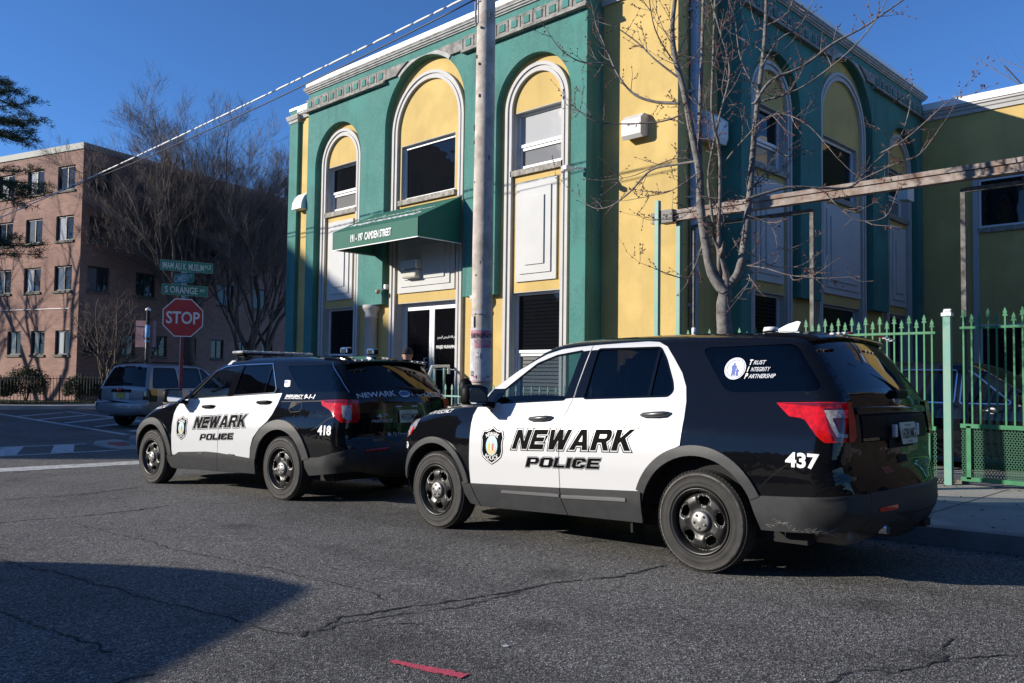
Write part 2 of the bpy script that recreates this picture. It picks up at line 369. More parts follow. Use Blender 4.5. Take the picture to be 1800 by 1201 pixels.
# body of the building (front, side, wing) with its roof
W_ = lambda u, w, n: Vector((u, w, n))
bp(MB().prism([(11.75, 7.69), (22.0, 7.69), (22.0, .2), (36, .2), (36, 19.0), (11.75, 19.0)], W_, ZB, 8.05), 'wall', YEL)
bp(MB().prism([(11.83, 7.77), (22.08, 7.77), (22.08, .28), (35.9, .28), (35.9, 18.92), (11.83, 18.92)], W_, 8.05, 8.33), 'roof', COPING)
def run_profile(prof, pts, closed=False):
    """mouldings: profile (out, z) swept along plan polyline pts (x,y) with outward normal on the right-hand side"""
    mb = MB(); n = len(pts); rows = []
    for i, p in enumerate(pts):
        p = Vector(p); d0 = (p-Vector(pts[i-1])).normalized() if i else None; d1 = (Vector(pts[i+1])-p).normalized() if i < n-1 else None
        nr = lambda d: Vector((d.y, -d.x))
        if d0 is None: o = nr(d1)
        elif d1 is None: o = nr(d0)
        else:
            a, b = nr(d0), nr(d1); o = (a+b).normalized(); o = o/max(.3, o.dot(a))
        rows.append([mb.bm.verts.new((p.x+o.x*q[0], p.y+o.y*q[0], q[1])) for q in prof])
    for a, b in zip(rows, rows[1:]):
        for k in range(len(prof)-1): mb.bm.faces.new((a[k], b[k], b[k+1], a[k+1]))
    mb.bm.faces.new(rows[0]); mb.bm.faces.new(rows[-1][::-1]); return mb
# eaves moulding and metal coping of the main body and of the wing
body_pts = [(11.75, 9.26), (11.75, 7.69), (13.0, 7.69)]
eave = [(0, 8.02), (.05, 8.02), (.07, 8.10), (.10, 8.12), (.12, 8.18), (.16, 8.2), (.16, 8.25), (0, 8.25)]
cop = [(0, 8.25), (.19, 8.252), (.19, 8.42), (.0, 8.44)]
wing_pts = [(22.0, 7.6), (22.0, .2), (35, .2)]
bp(run_profile([(o, z-.17) for o, z in eave], wing_pts[::1]), 'cornice', TRIM) ; bp(run_profile([(o, z-.17) for o, z in cop], wing_pts), 'coping', COPING)

def seg(mb, F, u0, w0, u1, w1, n0, n1): mb.prism(rect(u0, w0, u1, w1), F, n0, n1)
def arch_poly(uc, half, spring, base, n=28):
    return [(uc-half, base)] + arc(uc, spring, half, math.pi, 0, n) + [(uc+half, base)]
def arch_band(mb, F, uc, ho, hi, spring, base, n0, n1):
    o = arch_poly(uc, ho, spring, base); i = arch_poly(uc, hi, spring, base)
    mb.prism(o + i[::-1], F, n0, n1)
ARCH = [(1.3, .95, 6.45, .80, 6.455), (4.465, 1.32, 6.84, 1.175, 6.70), (7.63, .95, 6.45, .80, 6.455)]
def window(F, u0, w0, u1, w1, n, pane, split=None, hop=None, blinds=False, sill=True, fw=.042):
    """frame, pane and, for the two-light windows, a hopper light below a cross bar"""
    mb = MB()
    mb.prism(rect(u0, w0, u1, w1), F, n-.02, n+.05, [rect(u0+fw, w0+fw, u1-fw, w1-fw)])
    if split: seg(mb, F, u0+fw, split-.028, u1-fw, split+.028, n-.015, n+.07)
    fr = bp(mb, 'window', FRAMEW)
    if hop:
        mb = MB(); mb.prism(rect(u0+fw+.012, w0+fw+.012, u1-fw-.012, split-.04), F, n-.01, n+.045, [rect(u0+fw+.055, w0+fw+.055, u1-fw-.055, split-.085)])
        bp(mb, 'hopper_frame', FRAMEW, fr)
        bp(MB().prism(rect(u0+fw, w0+fw, u1-fw, split-.028), F, n+.0, n+.012), 'pane', PANE_G, fr)
        bp(MB().prism(rect(u0+fw, split+.028, u1-fw, w1-fw), F, n+.0, n+.012), 'pane', pane, fr)
    else: bp(MB().prism(rect(u0+fw, w0+fw, u1-fw, w1-fw), F, n+.0, n+.012), 'pane', pane, fr)
    if blinds:
        mb = MB()
        z = w0+.12
        while z < w1-.1: seg(mb, F, u0+fw+.12, z, u1-fw-.02, z+.012, n+.014, n+.017); z += .07
        bp(mb, 'blind', mat('blind_slat', (.003, .0035, .0045), .8, spec=.0), fr)
    if sill: bp(MB().prism(rect(u0-.04, w0-.115, u1+.05, w0-.005), F, n, .065-.17), 'sill', SILL, fr)
    return fr
CORN = mat('weathered_cornice', (.46, .455, .44), .85, var=.35, vscale=5, bump=.3, bscale=40, streak=.35)
def bay(F, front):
    A = []
    # teal arcade layer
    pl = [(0, ZB), (.35, ZB)] + arch_poly(1.3, .95, 6.45, 2.95)[1:-1]
    pl = [(0, ZB), (.35, ZB)] + arc(1.3, 6.45, .95, math.pi, 0, 28) + [(2.25, 2.95), (3.145, 2.95)] + arc(4.465, 6.84, 1.32, math.pi, 0, 36) + [(5.785, 2.95), (6.68, 2.95)] + arc(7.63, 6.45, .95, math.pi, 0, 28) + [(8.58, ZB), (8.93, ZB), (8.93, 8.5), (0, 8.5)]
    bp(MB().prism(pl, F, -.169, 0), 'arcade', TEAL)
    # teal cheeks of the bay down to the main wall
    bp(MB().prism(rect(0, ZB, .04, 8.5), F, -.46, -.171), 'arcade_side', TEAL)
    bp(MB().prism(rect(8.89, ZB, 8.93, 8.5), F, -.46, -.171), 'arcade_side', TEAL)
    # yellow back wall with window openings
    holes = []
    for i, (uc, h, s, to, ts) in enumerate(ARCH):
        hi = to-.17
        if i == 1:
            holes.append(rect(uc-.93, 5.2, uc+.86, 6.42))
            holes.append(rect(uc-1.0, .45 if front else .9, uc+1.0, 2.95))
        else:
            holes += [rect(uc-hi, 5.3, uc+hi, 6.42), rect(uc-hi, .85, uc+hi, 2.97)]
    bp(MB().prism(rect(.041, ZB, 8.889, 8.5), F, -.33, -.171, holes), 'wall', YEL)
    bp(MB().prism(rect(.042, ZB, 8.888, 8.45), F, -.455, -.42), 'wall', mat('reveal_grey', (.30, .30, .30), .8))
    for h in holes:   # grey reveals
        (u0, w0), _, (u1, w1), _ = h; mb = MB()
        seg(mb, F, u0, w0, u0+.012, w1, -.42, -.172); seg(mb, F, u1-.012, w0, u1, w1, -.42, -.172)
        mb.prism([(u0+.012, w1-.012), (u1-.012, w1-.012), (u1-.012, w1-.001), (u0+.012, w1-.001)], F, -.42, -.172)
        bp(mb, 'reveal', TRIM)
    for i, (uc, h, s, to, ts) in enumerate(ARCH):
        hi = to-.17
        mb = MB(); arch_band(mb, F, uc, to, to-.065, ts, ZB, -.1705, -.095); arch_band(mb, F, uc, to-.068, to-.105, ts, ZB, -.1705, -.125)
        arch_band(mb, F, uc, to-.108, hi, ts, ZB, -.1705, -.105)
        bp(mb, 'arch_trim', TRIM)
        if i != 1:
            w = window(F, uc-hi+.013, 5.3, uc+hi-.013, 6.41, -.33, PANE_C if (front and i == 2) else PANE_D, split=5.78, hop=True)
            seg_p = MB(); a, b = uc-.51, uc+.51
            seg_p.prism(rect(a, 3.16, b, 5.05), F, -.17, -.13); seg_p.prism(rect(a+.12, 3.30, b-.12, 4.90), F, -.13, -.105); seg_p.prism(rect(a+.27, 3.46, b-.27, 4.73), F, -.105, -.08)
            bp(seg_p, 'panel', PANEL)
            window(F, uc-hi+.013, .86, uc+hi-.013, 2.955, -.33, PANE_D, split=1.85, hop=True, blinds=True)
        else:
            window(F, uc-.917, 5.21, uc+.847, 6.405, -.31, PANE_D, fw=.06)
            seg_p = MB(); a, b = uc-.93, uc+.93
            lo = 3.16
            seg_p.prism(rect(a, lo, b, 4.42 if front else 5.02), F, -.17, -.13); seg_p.prism(rect(a+.13, lo+.13, b-.13, (4.42 if front else 5.02)-.13), F, -.13, -.105); seg_p.prism(rect(a+.28, lo+.27, b-.28, (4.42 if front else 5.02)-.27), F, -.105, -.08)
            bp(seg_p, 'panel', PANEL)
            if not front: window(F, uc-.985, .91, uc+.985, 2.935, -.33, PANE_D)
    # frieze of square bosses, cut by the middle arch
    mbs = {-1: MB(), 1: MB()}; cell = .32
    for k in range(28):
        u = -.01+k*cell
        if 3.2 < u+cell and u < 5.72: continue
        mb = mbs[-1 if u < 4 else 1]; bo = MB()
        mb.prism(rect(u+.012, 7.945, u+cell-.012, 8.17), F, .001, .055, [rect(u+.08, 7.985, u+cell-.075, 8.135)])
        bo.prism(rect(u+.09, 7.99, u+cell-.085, 8.13), F, .001, .07); bp(bo, 'boss', TEAL)
    for u0, u1 in ((-.04, 3.19), (5.74, 8.97)):
        mb = mbs[-1 if u0 < 4 else 1]
        seg(mb, F, u0, 7.87, u1, 7.915, .001, .11); seg(mb, F, u0, 7.917, u1, 7.943, .001, .075)
        seg(mb, F, u0, 8.172, u1, 8.195, .001, .06)
    for s_ in (-1, 1):  # ends of the frieze follow the arch
        mb = mbs[s_]; e_ = [(4.465+s_*math.sqrt(1.42**2-(z-6.84)**2), z) for z in np.linspace(7.945, 8.172, 7)]
        mb.prism([(4.465+s_*1.275, 7.945)] + e_ + [(4.465+s_*1.275, 8.172)], F, .001, .06)
    for s_ in (-1, 1): bp(mbs[s_], 'frieze', STONE)
    crown = [(u, min(w, 8.185)) for u, w in arc(4.465, 6.84, 1.415, R_(128), R_(52), 20)] + arc(4.465, 6.84, 1.328, R_(52), R_(128), 20)
    bp(MB().prism(crown, F, .001, .025), 'arch_crown', CORN)
    return
FF = mk_frame((11.29, 18.19, 0), (0, -1, 0)); FS = mk_frame((13.0, 7.22, 0), (1, 0, 0))
# mk_frame normal: front -> -x, side -> -y
bay(FF, True); bay(FS, False)
cor = [(0, 8.36), (.03, 8.36), (.035, 8.385), (.06, 8.39), (.07, 8.42), (.095, 8.43), (.10, 8.46), (0, 8.46)]
CORN = mat('weathered_cornice', (.46, .455, .44), .85, var=.35, vscale=5, bump=.3, bscale=40, streak=.35)
cor_d = [(0, 8.461), (.108, 8.462), (.112, 8.50), (0, 8.51)]
cop2 = [(-.3, 8.51), (.06, 8.511), (.06, 8.64), (-.3, 8.66)]
for pts in ([(11.75, 18.19), (11.29, 18.19), (11.29, 9.26), (11.75, 9.26)], [(13.0, 7.69), (13.0, 7.22), (21.93, 7.22), (21.93, 7.6)]):
    bp(run_profile(cor, pts), 'cornice', CORN); bp(run_profile(cor_d, pts), 'cornice_edge', STONE); bp(run_profile(cop2, pts), 'coping', COPING)
bp(run_profile(eave, body_pts), 'cornice', TRIM); bp(run_profile(cop, body_pts), 'coping', COPING)
# roof fill of the two bays
bp(MB().prism(rect(11.33, 9.30, 11.83, 18.15), W_, 8.451, 8.50), 'bay_roof', COPING)
# left end: yellow strip and teal end pilaster
bp(MB().prism(rect(11.30, 18.69, 11.749, 19.07), W_, ZB, 7.75), 'pilaster', TEAL)
bp(run_profile([(0, 7.78), (.02, 7.78), (.03, 7.84), (.055, 7.855), (.08, 7.93), (.08, 7.96), (0, 7.96)], [(11.749, 19.07), (11.30, 19.07), (11.30, 18.69), (11.749, 18.69)]), 'pilaster_cap', CORN)
bp(MB().prism(rect(11.30, 18.69, 11.749, 19.07), W_, 7.751, 8.1), 'pilaster', TEAL); bp(MB().prism(rect(11.28, 18.67, 11.749, 19.09), W_, 8.101, 8.17), 'coping', COPING)
bp(run_profile([(0, 7.86), (.05, 7.86), (.08, 7.93), (.12, 7.96), (.12, 8.0), (0, 8.0)], [(11.40, 18.68), (11.40, 18.2)]), 'cornice', TRIM)
bp(run_profile([(0, 8.0), (.14, 8.002), (.14, 8.15), (0, 8.16)], [(11.40, 18.68), (11.40, 18.2)]), 'coping', COPING)
bp(MB().prism(rect(11.40, 18.195, 11.749, 18.685), W_, ZB, 7.86), 'wall', YEL)
# vent hood on the yellow strip
hood = [(0, 5.5), (.30, 5.5), (.28, 5.66), (.2, 5.8), (.08, 5.9), (0, 5.93)]
bp(MB().prism(hood, lambda u, w, n: Vector((11.398-u*.8, 18.66-n, w)), 0, .42), 'vent_hood', COPING)
# columns under the short piers
for u in (2.70, 6.23):
    c = FF(u, 0, -.06)
    bp(MB().lathe([(0, ZB), (.22, ZB), (.22, .35), (.20, .40), (.165, .44), (.16, .5), (.150, 1.6), (.138, 2.66), (.155, 2.665), (.155, 2.70), (.14, 2.71), (.14, 2.78), (.19, 2.86), (.20, 2.88), (.20, 2.948), (0, 2.948)], (c.x, c.y, 0), 24), 'column', TRIM)
# double door
DP = glass_mat('door_glass', (.05, .05, .05), .01, opaque=(.004, .004, .005))
ALU = mat('door_frame_metal', (.62, .64, .66), .35, metal=.2)
fr = bp(MB().prism(rect(4.465-.985, .46, 4.465+.985, 2.937), FF, -.41, -.33, [rect(4.465-.93, .47, 4.465+.93, 2.87)]), 'door_frame', ALU)
for s_ in (-1, 1):
    a, b = (4.465-.925, 4.46) if s_ < 0 else (4.47, 4.465+.925)
    leaf = bp(MB().prism(rect(a, .48, b, 2.865), FF, -.40, -.345, [rect(a+.075, .66, b-.075, 2.79)]), 'door', ALU)
    bp(MB().prism(rect(a+.075, .66, b-.075, 2.79), FF, -.385, -.37), 'pane', DP, leaf)
    uh = b-.12 if s_ < 0 else a+.12
    bp(MB().tube([FF(uh, 1.15, -.34), FF(uh, 1.15, -.25), FF(uh-s_*-.0, 1.15, -.25), FF(uh, 1.75, -.25), FF(uh, 1.75, -.34)], .014, 8), 'handle', GREYMET, leaf)
    bp(MB().prism(rect(a+.078, 1.50, b-.078, 1.52), FF, -.369, -.355), 'push_bar', GREYMET, leaf)
    if s_ > 0:
        LW = mat('door_lettering', (.72, .72, .72), .6)
        F2 = lambda u, w, n: FF(u, w, -.3695+n)
        o = text_obj('lettering', 'MASJID MUHAMMAD', F2, LW, leaf, (a+.12, 1.93, b-.12, 2.02), .003, offset=.02)
        o2 = text_obj('lettering', '\uFEE2\uFEF4\uFEA3\uFEAE\uFEDF\uFE8D \uFEE6\uFEE4\uFEA3\uFEAE\uFEDF\uFE8D \uFEEA\uFEE0\uFEDF\uFE8D \uFEE2\uFEB4\uFE91', F2, LW, leaf, (a+.16, 2.14, b-.14, 2.22), .003)
# steps up to the door
for k in range(3):
    bp(MB().prism(rect(4.465-1.5, ZB, 4.465+1.5, .40-.17*k), FF, -.17, .26+.3*k) if k == 0 else MB().prism(rect(4.465-1.5, ZB, 4.465+1.5, .40-.17*k), FF, .262+.3*(k-1), .26+.3*k), 'step', CONC)
# awning
c0, c1_ = 15.32, 12.45       # along y
af = mk_frame((10.17, c0, 0), (0, -1, 0)); L_ = c0-c1_; D_ = 1.115
aw = bp(MB().face([(10.17, c0, 4.03), (10.17, c1_, 4.03), (10.17, c1_, 4.40), (10.17, c0, 4.40)])
    .face([(10.17, c0, 4.40), (10.17, c1_, 4.40), (11.285, c1_, 4.97), (11.285, c0, 4.97)])
    .face([(10.17, c1_, 4.03), (11.285, c1_, 4.03), (11.285, c1_, 4.97), (10.17, c1_, 4.40)])
    .face([(10.17, c0, 4.03), (10.17, c0, 4.40), (11.285, c0, 4.97), (11.285, c0, 4.03)]), 'awning', GREENCANVAS)
sm = aw.modifiers.new('s', 'SOLIDIFY'); sm.thickness = .012; sm.offset = -1
fm = MB()
for a, b in (((10.19, c0-.02, 4.045), (10.19, c1_+.02, 4.045)), ((10.19, c1_+.02, 4.045), (11.28, c1_+.02, 4.045)), ((10.19, c0-.02, 4.045), (11.28, c0-.02, 4.045)), ((10.19, 13.9, 4.39), (11.28, 13.9, 4.93)), ((10.19, 13.9, 4.39), (10.19, 13.9, 4.045))): fm.bar(a, b, .022)
bp(fm, 'awning_frame', GREYMET, aw)
pm = MB()
pm.bar((10.163, c0, 4.022), (10.163, c1_, 4.022), .012, .016).bar((10.163, c1_-.005, 4.022), (11.28, c1_-.005, 4.022), .012, .016)
bp(pm, 'piping', COPING, aw)
AWT = mat('awning_lettering', (.80, .80, .78), .7)
text_obj('lettering', '191 - 197  CAMDEN STREET', af, AWT, aw, (.68, 4.13, 2.05, 4.29), .016, offset=.028)
sl = Vector((D_, 0, .57)).normalized(); af2 = mk_frame((10.17, c0, 4.40), (0, -1, 0), (sl.x, 0, sl.z))
text_obj('lettering', 'MASJID MUHAMMAD', af2, AWT, aw, (.28, .2, 2.55, .44), .018, offset=.03)
text_obj('lettering', '\uFEE2\uFEF4\uFEA3\uFEAE\uFEDF\uFE8D \uFEE6\uFEE4\uFEA3\uFEAE\uFEDF\uFE8D \uFEEA\uFEE0\uFEDF\uFE8D \uFEE2\uFEB4\uFE91', af2, AWT, aw, (.35, .56, 2.6, .82), .018, offset=.004)
# wall light over the door, cameras, flood lights, vent boxes, downpipe
lamp = bp(MB().box((11.33, 14.05, 3.74), (.22, .52, .2), bevel=.02), 'wall_light', mat('lamp_housing', (.55, .55, .52), .4, metal=.3))
bp(MB().box((11.325, 14.05, 3.54), (.2, .48, .19), bevel=.04), 'diffuser', mat('lamp_lens', (.62, .60, .52), .25, var=.3, vscale=30), lamp)
bp(MB().box((11.42, 14.05, 3.66), (.08, .3, .24)), 'bracket', GREYMET, lamp)
cm = bp(MB().box((11.37, 15.0, 3.33), (.1, .09, .11), bevel=.01).bar((11.35, 15.0, 3.30), (11.22, 15.06, 3.24), .03), 'camera', COPING)
bp(MB().lathe([(0, .05), (.05, .035), (.06, 0), (.05, -.04), (0, -.06)], (11.2, 15.07, 3.22), 12), 'lens', mat('camera_dome', (.35, .28, .16), .2), cm)
cm = bp(MB().bar((11.285, 9.3, 5.02), (11.12, 9.36, 5.0), .03).box((11.02, 9.42, 4.99), (.22, .08, .08), bevel=.015), 'camera', COPING)
for (cx, cy, sx, sy) in ((11.62, 8.42, .26, .52), ):
    v = bp(MB().prism([(0, 5.50), (.17, 5.45), (.22, 5.51), (.22, 5.78), (.12, 5.87), (0, 5.87)], lambda u, w, n: Vector((11.749-u, 8.68-n, w)), 0, .40), 'vent_box', mat('vent_paint', (.58, .58, .56), .55, var=.15, vscale=8, streak=.2))
    pass
bp(MB().prism([(0, 5.45), (.26, 5.40), (.30, 5.5), (.30, 5.80), (.16, 5.92), (0, 5.92)], lambda u, w, n: Vector((12.35+n, 7.689-u, w)), 0, .5), 'vent_box', COPING)
bp(MB().prism([(0, 5.52), (.3, 5.5), (.3, 5.85), (0, 5.9)], lambda u, w, n: Vector((19.72+n, 7.05-u*.8, w)), 0, .4), 'vent_box', COPING)
dp = MB().tube([(12.13, 7.61, ZB), (12.13, 7.61, 8.0)], .075, 12)
for z in (.9, 2.6, 4.4, 6.2, 7.6): dp.box((12.13, 7.63, z), (.19, .1, .05))
bp(dp, 'downpipe', DOWNP)
# wing: windows with long white surrounds
FWg = mk_frame((22.0, 7.2, 0), (0, -1, 0))
for u0 in (1.16, 4.6):
    mb = MB(); seg(mb, FWg, u0-.06, ZB, u0+.07, 6.35, .001, .06); seg(mb, FWg, u0+1.13, ZB, u0+1.26, 6.35, .001, .06); seg(mb, FWg, u0+.071, 6.22, u0+1.129, 6.35, .001, .055)
    bp(mb, 'window_surround', TRIM)
    G = lambda u, w, n: FWg(u, w, n+.17)
    window(G, u0+.08, 5.05, u0+1.12, 6.2, -.165, PANE_D); window(G, u0+.08, .9, u0+1.12, 2.75, -.165, PANE_D)

bld.location.z -= .028
# ------------------------------------------------------------ fences, gate beam, pole, wires, signs, person
GRN = mat('green_fence_paint', (.024, .17, .062), .5, var=.35, vscale=9, col2=(.05, .23, .11), streak=.25)
GRNL = mat('pale_green_paint', (.13, .33, .265), .55, var=.4, vscale=6, col2=(.22, .33, .26), streak=.3)
MESHG = mat('fence_mesh_paint', (.025, .12, .06), .6)
RUST = mat('rusty_beam', (.34, .30, .27), .8, var=.75, vscale=6, col2=(.16, .09, .06), bump=.4, bscale=30, streak=.4)
OLDMET = mat('old_gate_metal', (.20, .19, .17), .75, var=.8, vscale=12, col2=(.04, .035, .03), streak=.4)
def picket(h, w=.019):
    mb = MB(); mb.box((0, 0, h/2), (w, w, h))
    mb.prism([(-.033, 0), (-.013, .03), (-.024, .04), (0, .105), (.024, .04), (.013, .03), (.033, 0)], lambda u, w_, n: Vector((n, u, h+w_)), -.007, .007)
    return mb
def fence(name, label, x, y0, y1, zb, ztop, low, spacing, mt, post_mt, group=None, alt=.06, mesh=False):
    g0 = gz((y0+y1)/2)+.146
    f = empty(name, (x, y0, g0), label, 'fence', group)
    L = abs(y1-y0); s_ = 1 if y1 > y0 else -1
    def P_(mb, n, m_, par=f): return mb.build(n, m_, par)
    P_(MB().box((0, s_*L/2, ztop-.13), (.035, L-.1, .03)), 'rail', mt); P_(MB().box((0, s_*L/2, low), (.05, L-.1, .05)), 'rail', mt); P_(MB().box((0, s_*L/2, .06), (.05, L-.1, .05)), 'rail', mt)
    n = int(L/spacing); pk = [picket(ztop-low-(alt if i else 0)) for i in range(2)]
    first = [P_(pk[0], 'picket', mt), P_(pk[1], 'picket', mt)]
    for i in range(1, n):
        o = first[i-1] if i < 3 else first[i % 2].copy()
        if i >= 3: COL.objects.link(o)
        o.parent = f; o.location = (0, s_*i*L/n, low)
    if mesh:
        mb = MB(); y = .06
        st = .034; zz0, zz1 = .085, low-.025
        for k in range(int((L+1)/st)):
            for d in (1, -1):
                a = k*st-.3; p0 = (a, zz0) if d > 0 else (a, zz1); dz = (zz1-zz0); p1 = (a+dz*.62, zz1) if d > 0 else (a+dz*.62, zz0)
                a0, a1 = max(p0[0], .05), min(p1[0], L-.05)
                if a1 <= a0: continue
                f0, f1 = (a0-p0[0])/(p1[0]-p0[0]), (a1-p0[0])/(p1[0]-p0[0])
                mb.bar((.01, s_*a0, p0[1]+(p1[1]-p0[1])*f0), (.01, s_*a1, p0[1]+(p1[1]-p0[1])*f1), .005, .008)
        P_(mb, 'mesh_panel', MESHG)
        for yy in (.14, L-.14): P_(MB().box((0, s_*yy, low/2+.03), (.05, .05, low-.06)), 'upright', mt)
    return f
def fence_post(x, y, h, w, label, m_=None, group='pale green posts of the spiked fence'):
    g0 = gz(y)+.146; o = empty('fence_post', (x, y, g0), label, 'post', group)
    MB().box((0, 0, h/2), (w, w, h)).build('shaft', m_ or GRNL, o)
    MB().box((0, 0, h+.02), (w+.03, w+.03, .04)).prism([(-w/2, 0), (w/2, 0), (0, .05)], lambda u, q, n: Vector((u, n, h+.04+q)), -w/2, w/2).build('cap', COPING, o)
    return o
FX = 11.2
fence('spiked_fence', 'green spiked fence with mesh base right of the thick pale green post', FX, 3.32, .6, 0, 2.02, .70, .088, GRN, GRNL, 'green spiked fence sections', mesh=True)
fence('spiked_fence', 'green spiked fence section directly behind the nearer police SUV rear', FX, 5.32, 3.50, 0, 2.02, .70, .088, GRN, GRNL, 'green spiked fence sections', mesh=True)
fence('spiked_fence', 'green spiked fence section hidden mostly behind the nearer police SUV roof', FX, 7.25, 5.5, 0, 1.98, .70, .12, GRN, GRNL, 'green spiked fence sections', mesh=True)
fence_post(FX, 3.41, 2.07, .085, 'thick pale green fence post standing in full view at right')
fence_post(FX, 5.41, 2.0, .085, 'pale green fence post whose cap shows above the nearer SUV roof')
# low fence along the front of the building
fence('low_fence', 'low green picket fence between the door steps and the utility pole', 10.85, 12.55, 7.8, 0, 1.15, .1, .19, GRNL, GRNL, 'low green fences in front of the building', alt=0)
fence('low_fence', 'low green picket fence left of the door steps behind the farther police SUV', 10.85, 18.6, 15.6, 0, 1.15, .1, .19, GRNL, GRNL, 'low green fences in front of the building', alt=0)
hr = empty('handrail', (10.9, 12.75, gz(12.7)+.146), 'white topped green handrail beside the glass entrance doors', 'handrail')
WRAIL = mat('white_rail_paint', (.70, .70, .66), .5, var=.15, vscale=8)
MB().tube([(-.75, .06, 1.12), (-.12, .06, 1.42), (-.02, .06, 1.64), (.42, .06, 1.66), (.42, .06, 1.5)], .032, 8).build('rail', WRAIL, hr)
for k, (x, h) in enumerate(((-.7, 1.12), (-.45, 1.22), (-.2, 1.36), (.05, 1.6), (.3, 1.62))): MB().box((x, .06, h/2), (.035, .035, h)).build('baluster', GRNL, hr)
MB().box((-.33, -.02, .58), (.07, .07, 1.16)).lathe([(.0, 1.30), (.035, 1.24), (.06, 1.20), (.03, 1.16)], (-.33, -.02, 0), 8).build('newel', GRNL, hr)
# sliding-gate frame: posts, long beam, hanging gate leaf
gp = empty('gate_portal', (11.1, 7.5, gz(7.5)+.146), 'pale green twin posts carrying the long rusty beam over the fence', 'gate frame')
g_ = gz(7.5)+.146
MB().box((0, .13, 2.08), (.075, .07, 4.16)).build('post', GRNL, gp); MB().box((.17, -.16, 2.0), (.075, .07, 4.0)).build('post', GRNL, gp)
MB().box((.12, -2.9, 3.96), (.13, 6.4, .06)).box((.12, -2.9, 3.885), (.08, 6.38, .085)).box((.12, -2.9, 3.83), (.13, 6.4, .02)).build('beam', RUST, gp)
MB().box((.10, -.02, 3.9), (.2, .25, .2)).build('roller_bracket', mat('black_bracket', (.02, .02, .02), .5), gp)
gl = empty('sliding_gate', (11.42, 6.9, g_), 'weathered grey metal gate frame hanging below the long beam', 'gate')
fm = MB()
for yy in (.28, -1.66, -3.62): fm.box((0, yy, 1.93), (.05, .055, 3.66))
for y0, y1, z in ((.28, -1.66, 3.74), (-3.62, -5.0, 3.74)): fm.box((0, (y0+y1)/2, z), (.045, abs(y1-y0)-.06, .055))
fm.box((0, -1.7, .1), (.04, 3.85, .06)); fm.build('frame', OLDMET, gl)

# ------------------------------------------------------------ utility pole with notices
WOOD = mat('pole_wood', (.60, .53, .46), .9, var=.5, vscale=5, col2=(.33, .28, .24), bump=.5, bscale=18, streak=.3)
PX, PY = 8.03, 8.42; pg = gz(PY)+.146
up = empty('utility_pole', (PX, PY, pg), 'tall weathered wooden utility pole with torn notices, behind the nearer SUV hood', 'utility pole')
rnd = random.Random(4)
pts, rad = [], []
for i in range(24):
    z = i*.5; pts.append((.005*math.sin(z*1.3)+.001*z, .006*math.cos(z*.9), z)); rad.append(.152-.0032*z+rnd.uniform(-.003, .003))
MB().tube(pts, rad, 20).build('shaft', WOOD, up)
mb = MB()
for k in range(26):
    z = rnd.uniform(1.5, 8.5); a = rnd.uniform(2.2, 4.6); r = .149-.0032*z
    mb.box((math.cos(a)*r, math.sin(a)*r, z), (.012, .02, rnd.uniform(.02, .09)))
mb.build('knot', mat('wood_knot', (.05, .035, .025), .9), up)
MB().box((.1, .25, 10.6), (.1, 2.2, .12)).build('crossarm', WOOD, up)
mb = MB().tube([(-.02, 0.1, 6.2), (-.14, .06, 6.3), (-.15, .07, 7.6), (-.1, .1, 9.0)], .016, 6); mb.build('conduit', GREYMET, up)
PAPER = mat('torn_notice_paper', (.60, .58, .58), .85, var=.35, vscale=16, col2=(.42, .40, .42)); PINK = mat('faded_notice_red', (.42, .10, .16), .8, var=.4, vscale=30, col2=(.55, .3, .34))
INK = mat('notice_ink', (.05, .04, .05), .8)
RP = .1495
toc = math.atan2(-PY, -PX)    # facing the street
def onpole(a, z, n=0.0): return Vector((math.cos(a)*(RP+n), math.sin(a)*(RP+n), z))
def pole_sheet(name, m_, a0, a1, z0, z1, n, par=up, ragged=0):
    mb = MB(); N = 14; rows = []; r3 = random.Random(int(z0*100))
    for i in range(N+1):
        a = toc+a0+(a1-a0)*i/N; rows.append((mb.bm.verts.new(onpole(a, z0+r3.uniform(0, ragged), n)), mb.bm.verts.new(onpole(a, z1-r3.uniform(0, ragged), n))))
    for p, q in zip(rows, rows[1:]): mb.bm.faces.new((p[0], q[0], q[1], p[1]))
    o = mb.build(name, m_, par); sm_ = o.modifiers.new('s', 'SOLIDIFY'); sm_.thickness = .002; sm_.offset = 1; return o
nt_ = pole_sheet('notice', PAPER, -1.25, 1.2, 1.28, 2.02, .006)
FPOLE = lambda u, w, n: onpole(toc+u/RP, w, n)
pole_sheet('notice_band', PINK, -1.1, 1.1, 1.90, 1.985, .010, nt_); pole_sheet('notice_band', PINK, -.6, 1.1, 1.745, 1.80, .010, nt_, .01)
text_obj('lettering', 'EMERGENCY', FPOLE, INK, nt_, (-.155, 1.875, .16, 1.945), .0145, offset=.02)
text_obj('lettering', 'NO PARKING', FPOLE, PINK, nt_, (-.10, 1.80, .16, 1.865), .0145, offset=.02)
text_obj('lettering', '12', FPOLE, INK, nt_, (-.15, 1.36, -.10, 1.43), .0145, offset=.02)
mb = MB()
for poly in ([(-.06, 1.345), (.09, 1.345), (.09, 1.357), (-.06, 1.357)], [(.09, 1.328), (.135, 1.351), (.09, 1.374)], [(-.06, 1.328), (-.06, 1.374), (-.105, 1.351)]): mb.prism(poly, FPOLE, .0115, .0145)
mb.build('arrow', PINK, nt_)
pole_sheet('notice_border', PINK, -1.2, 1.15, 1.29, 1.30, .010, nt_); 
pole_sheet('paper_scrap', mat('white_scrap', (.68, .67, .66), .9), -.5, -.1, 1.60, 1.70, .011, nt_, .05); pole_sheet('paper_scrap', PAPER, -.9, .35, 2.2, 2.26, .006, up, .02); pole_sheet('paper_scrap', PAPER, -1.1, -.75, 2.0, 2.2, .006, up, .03)
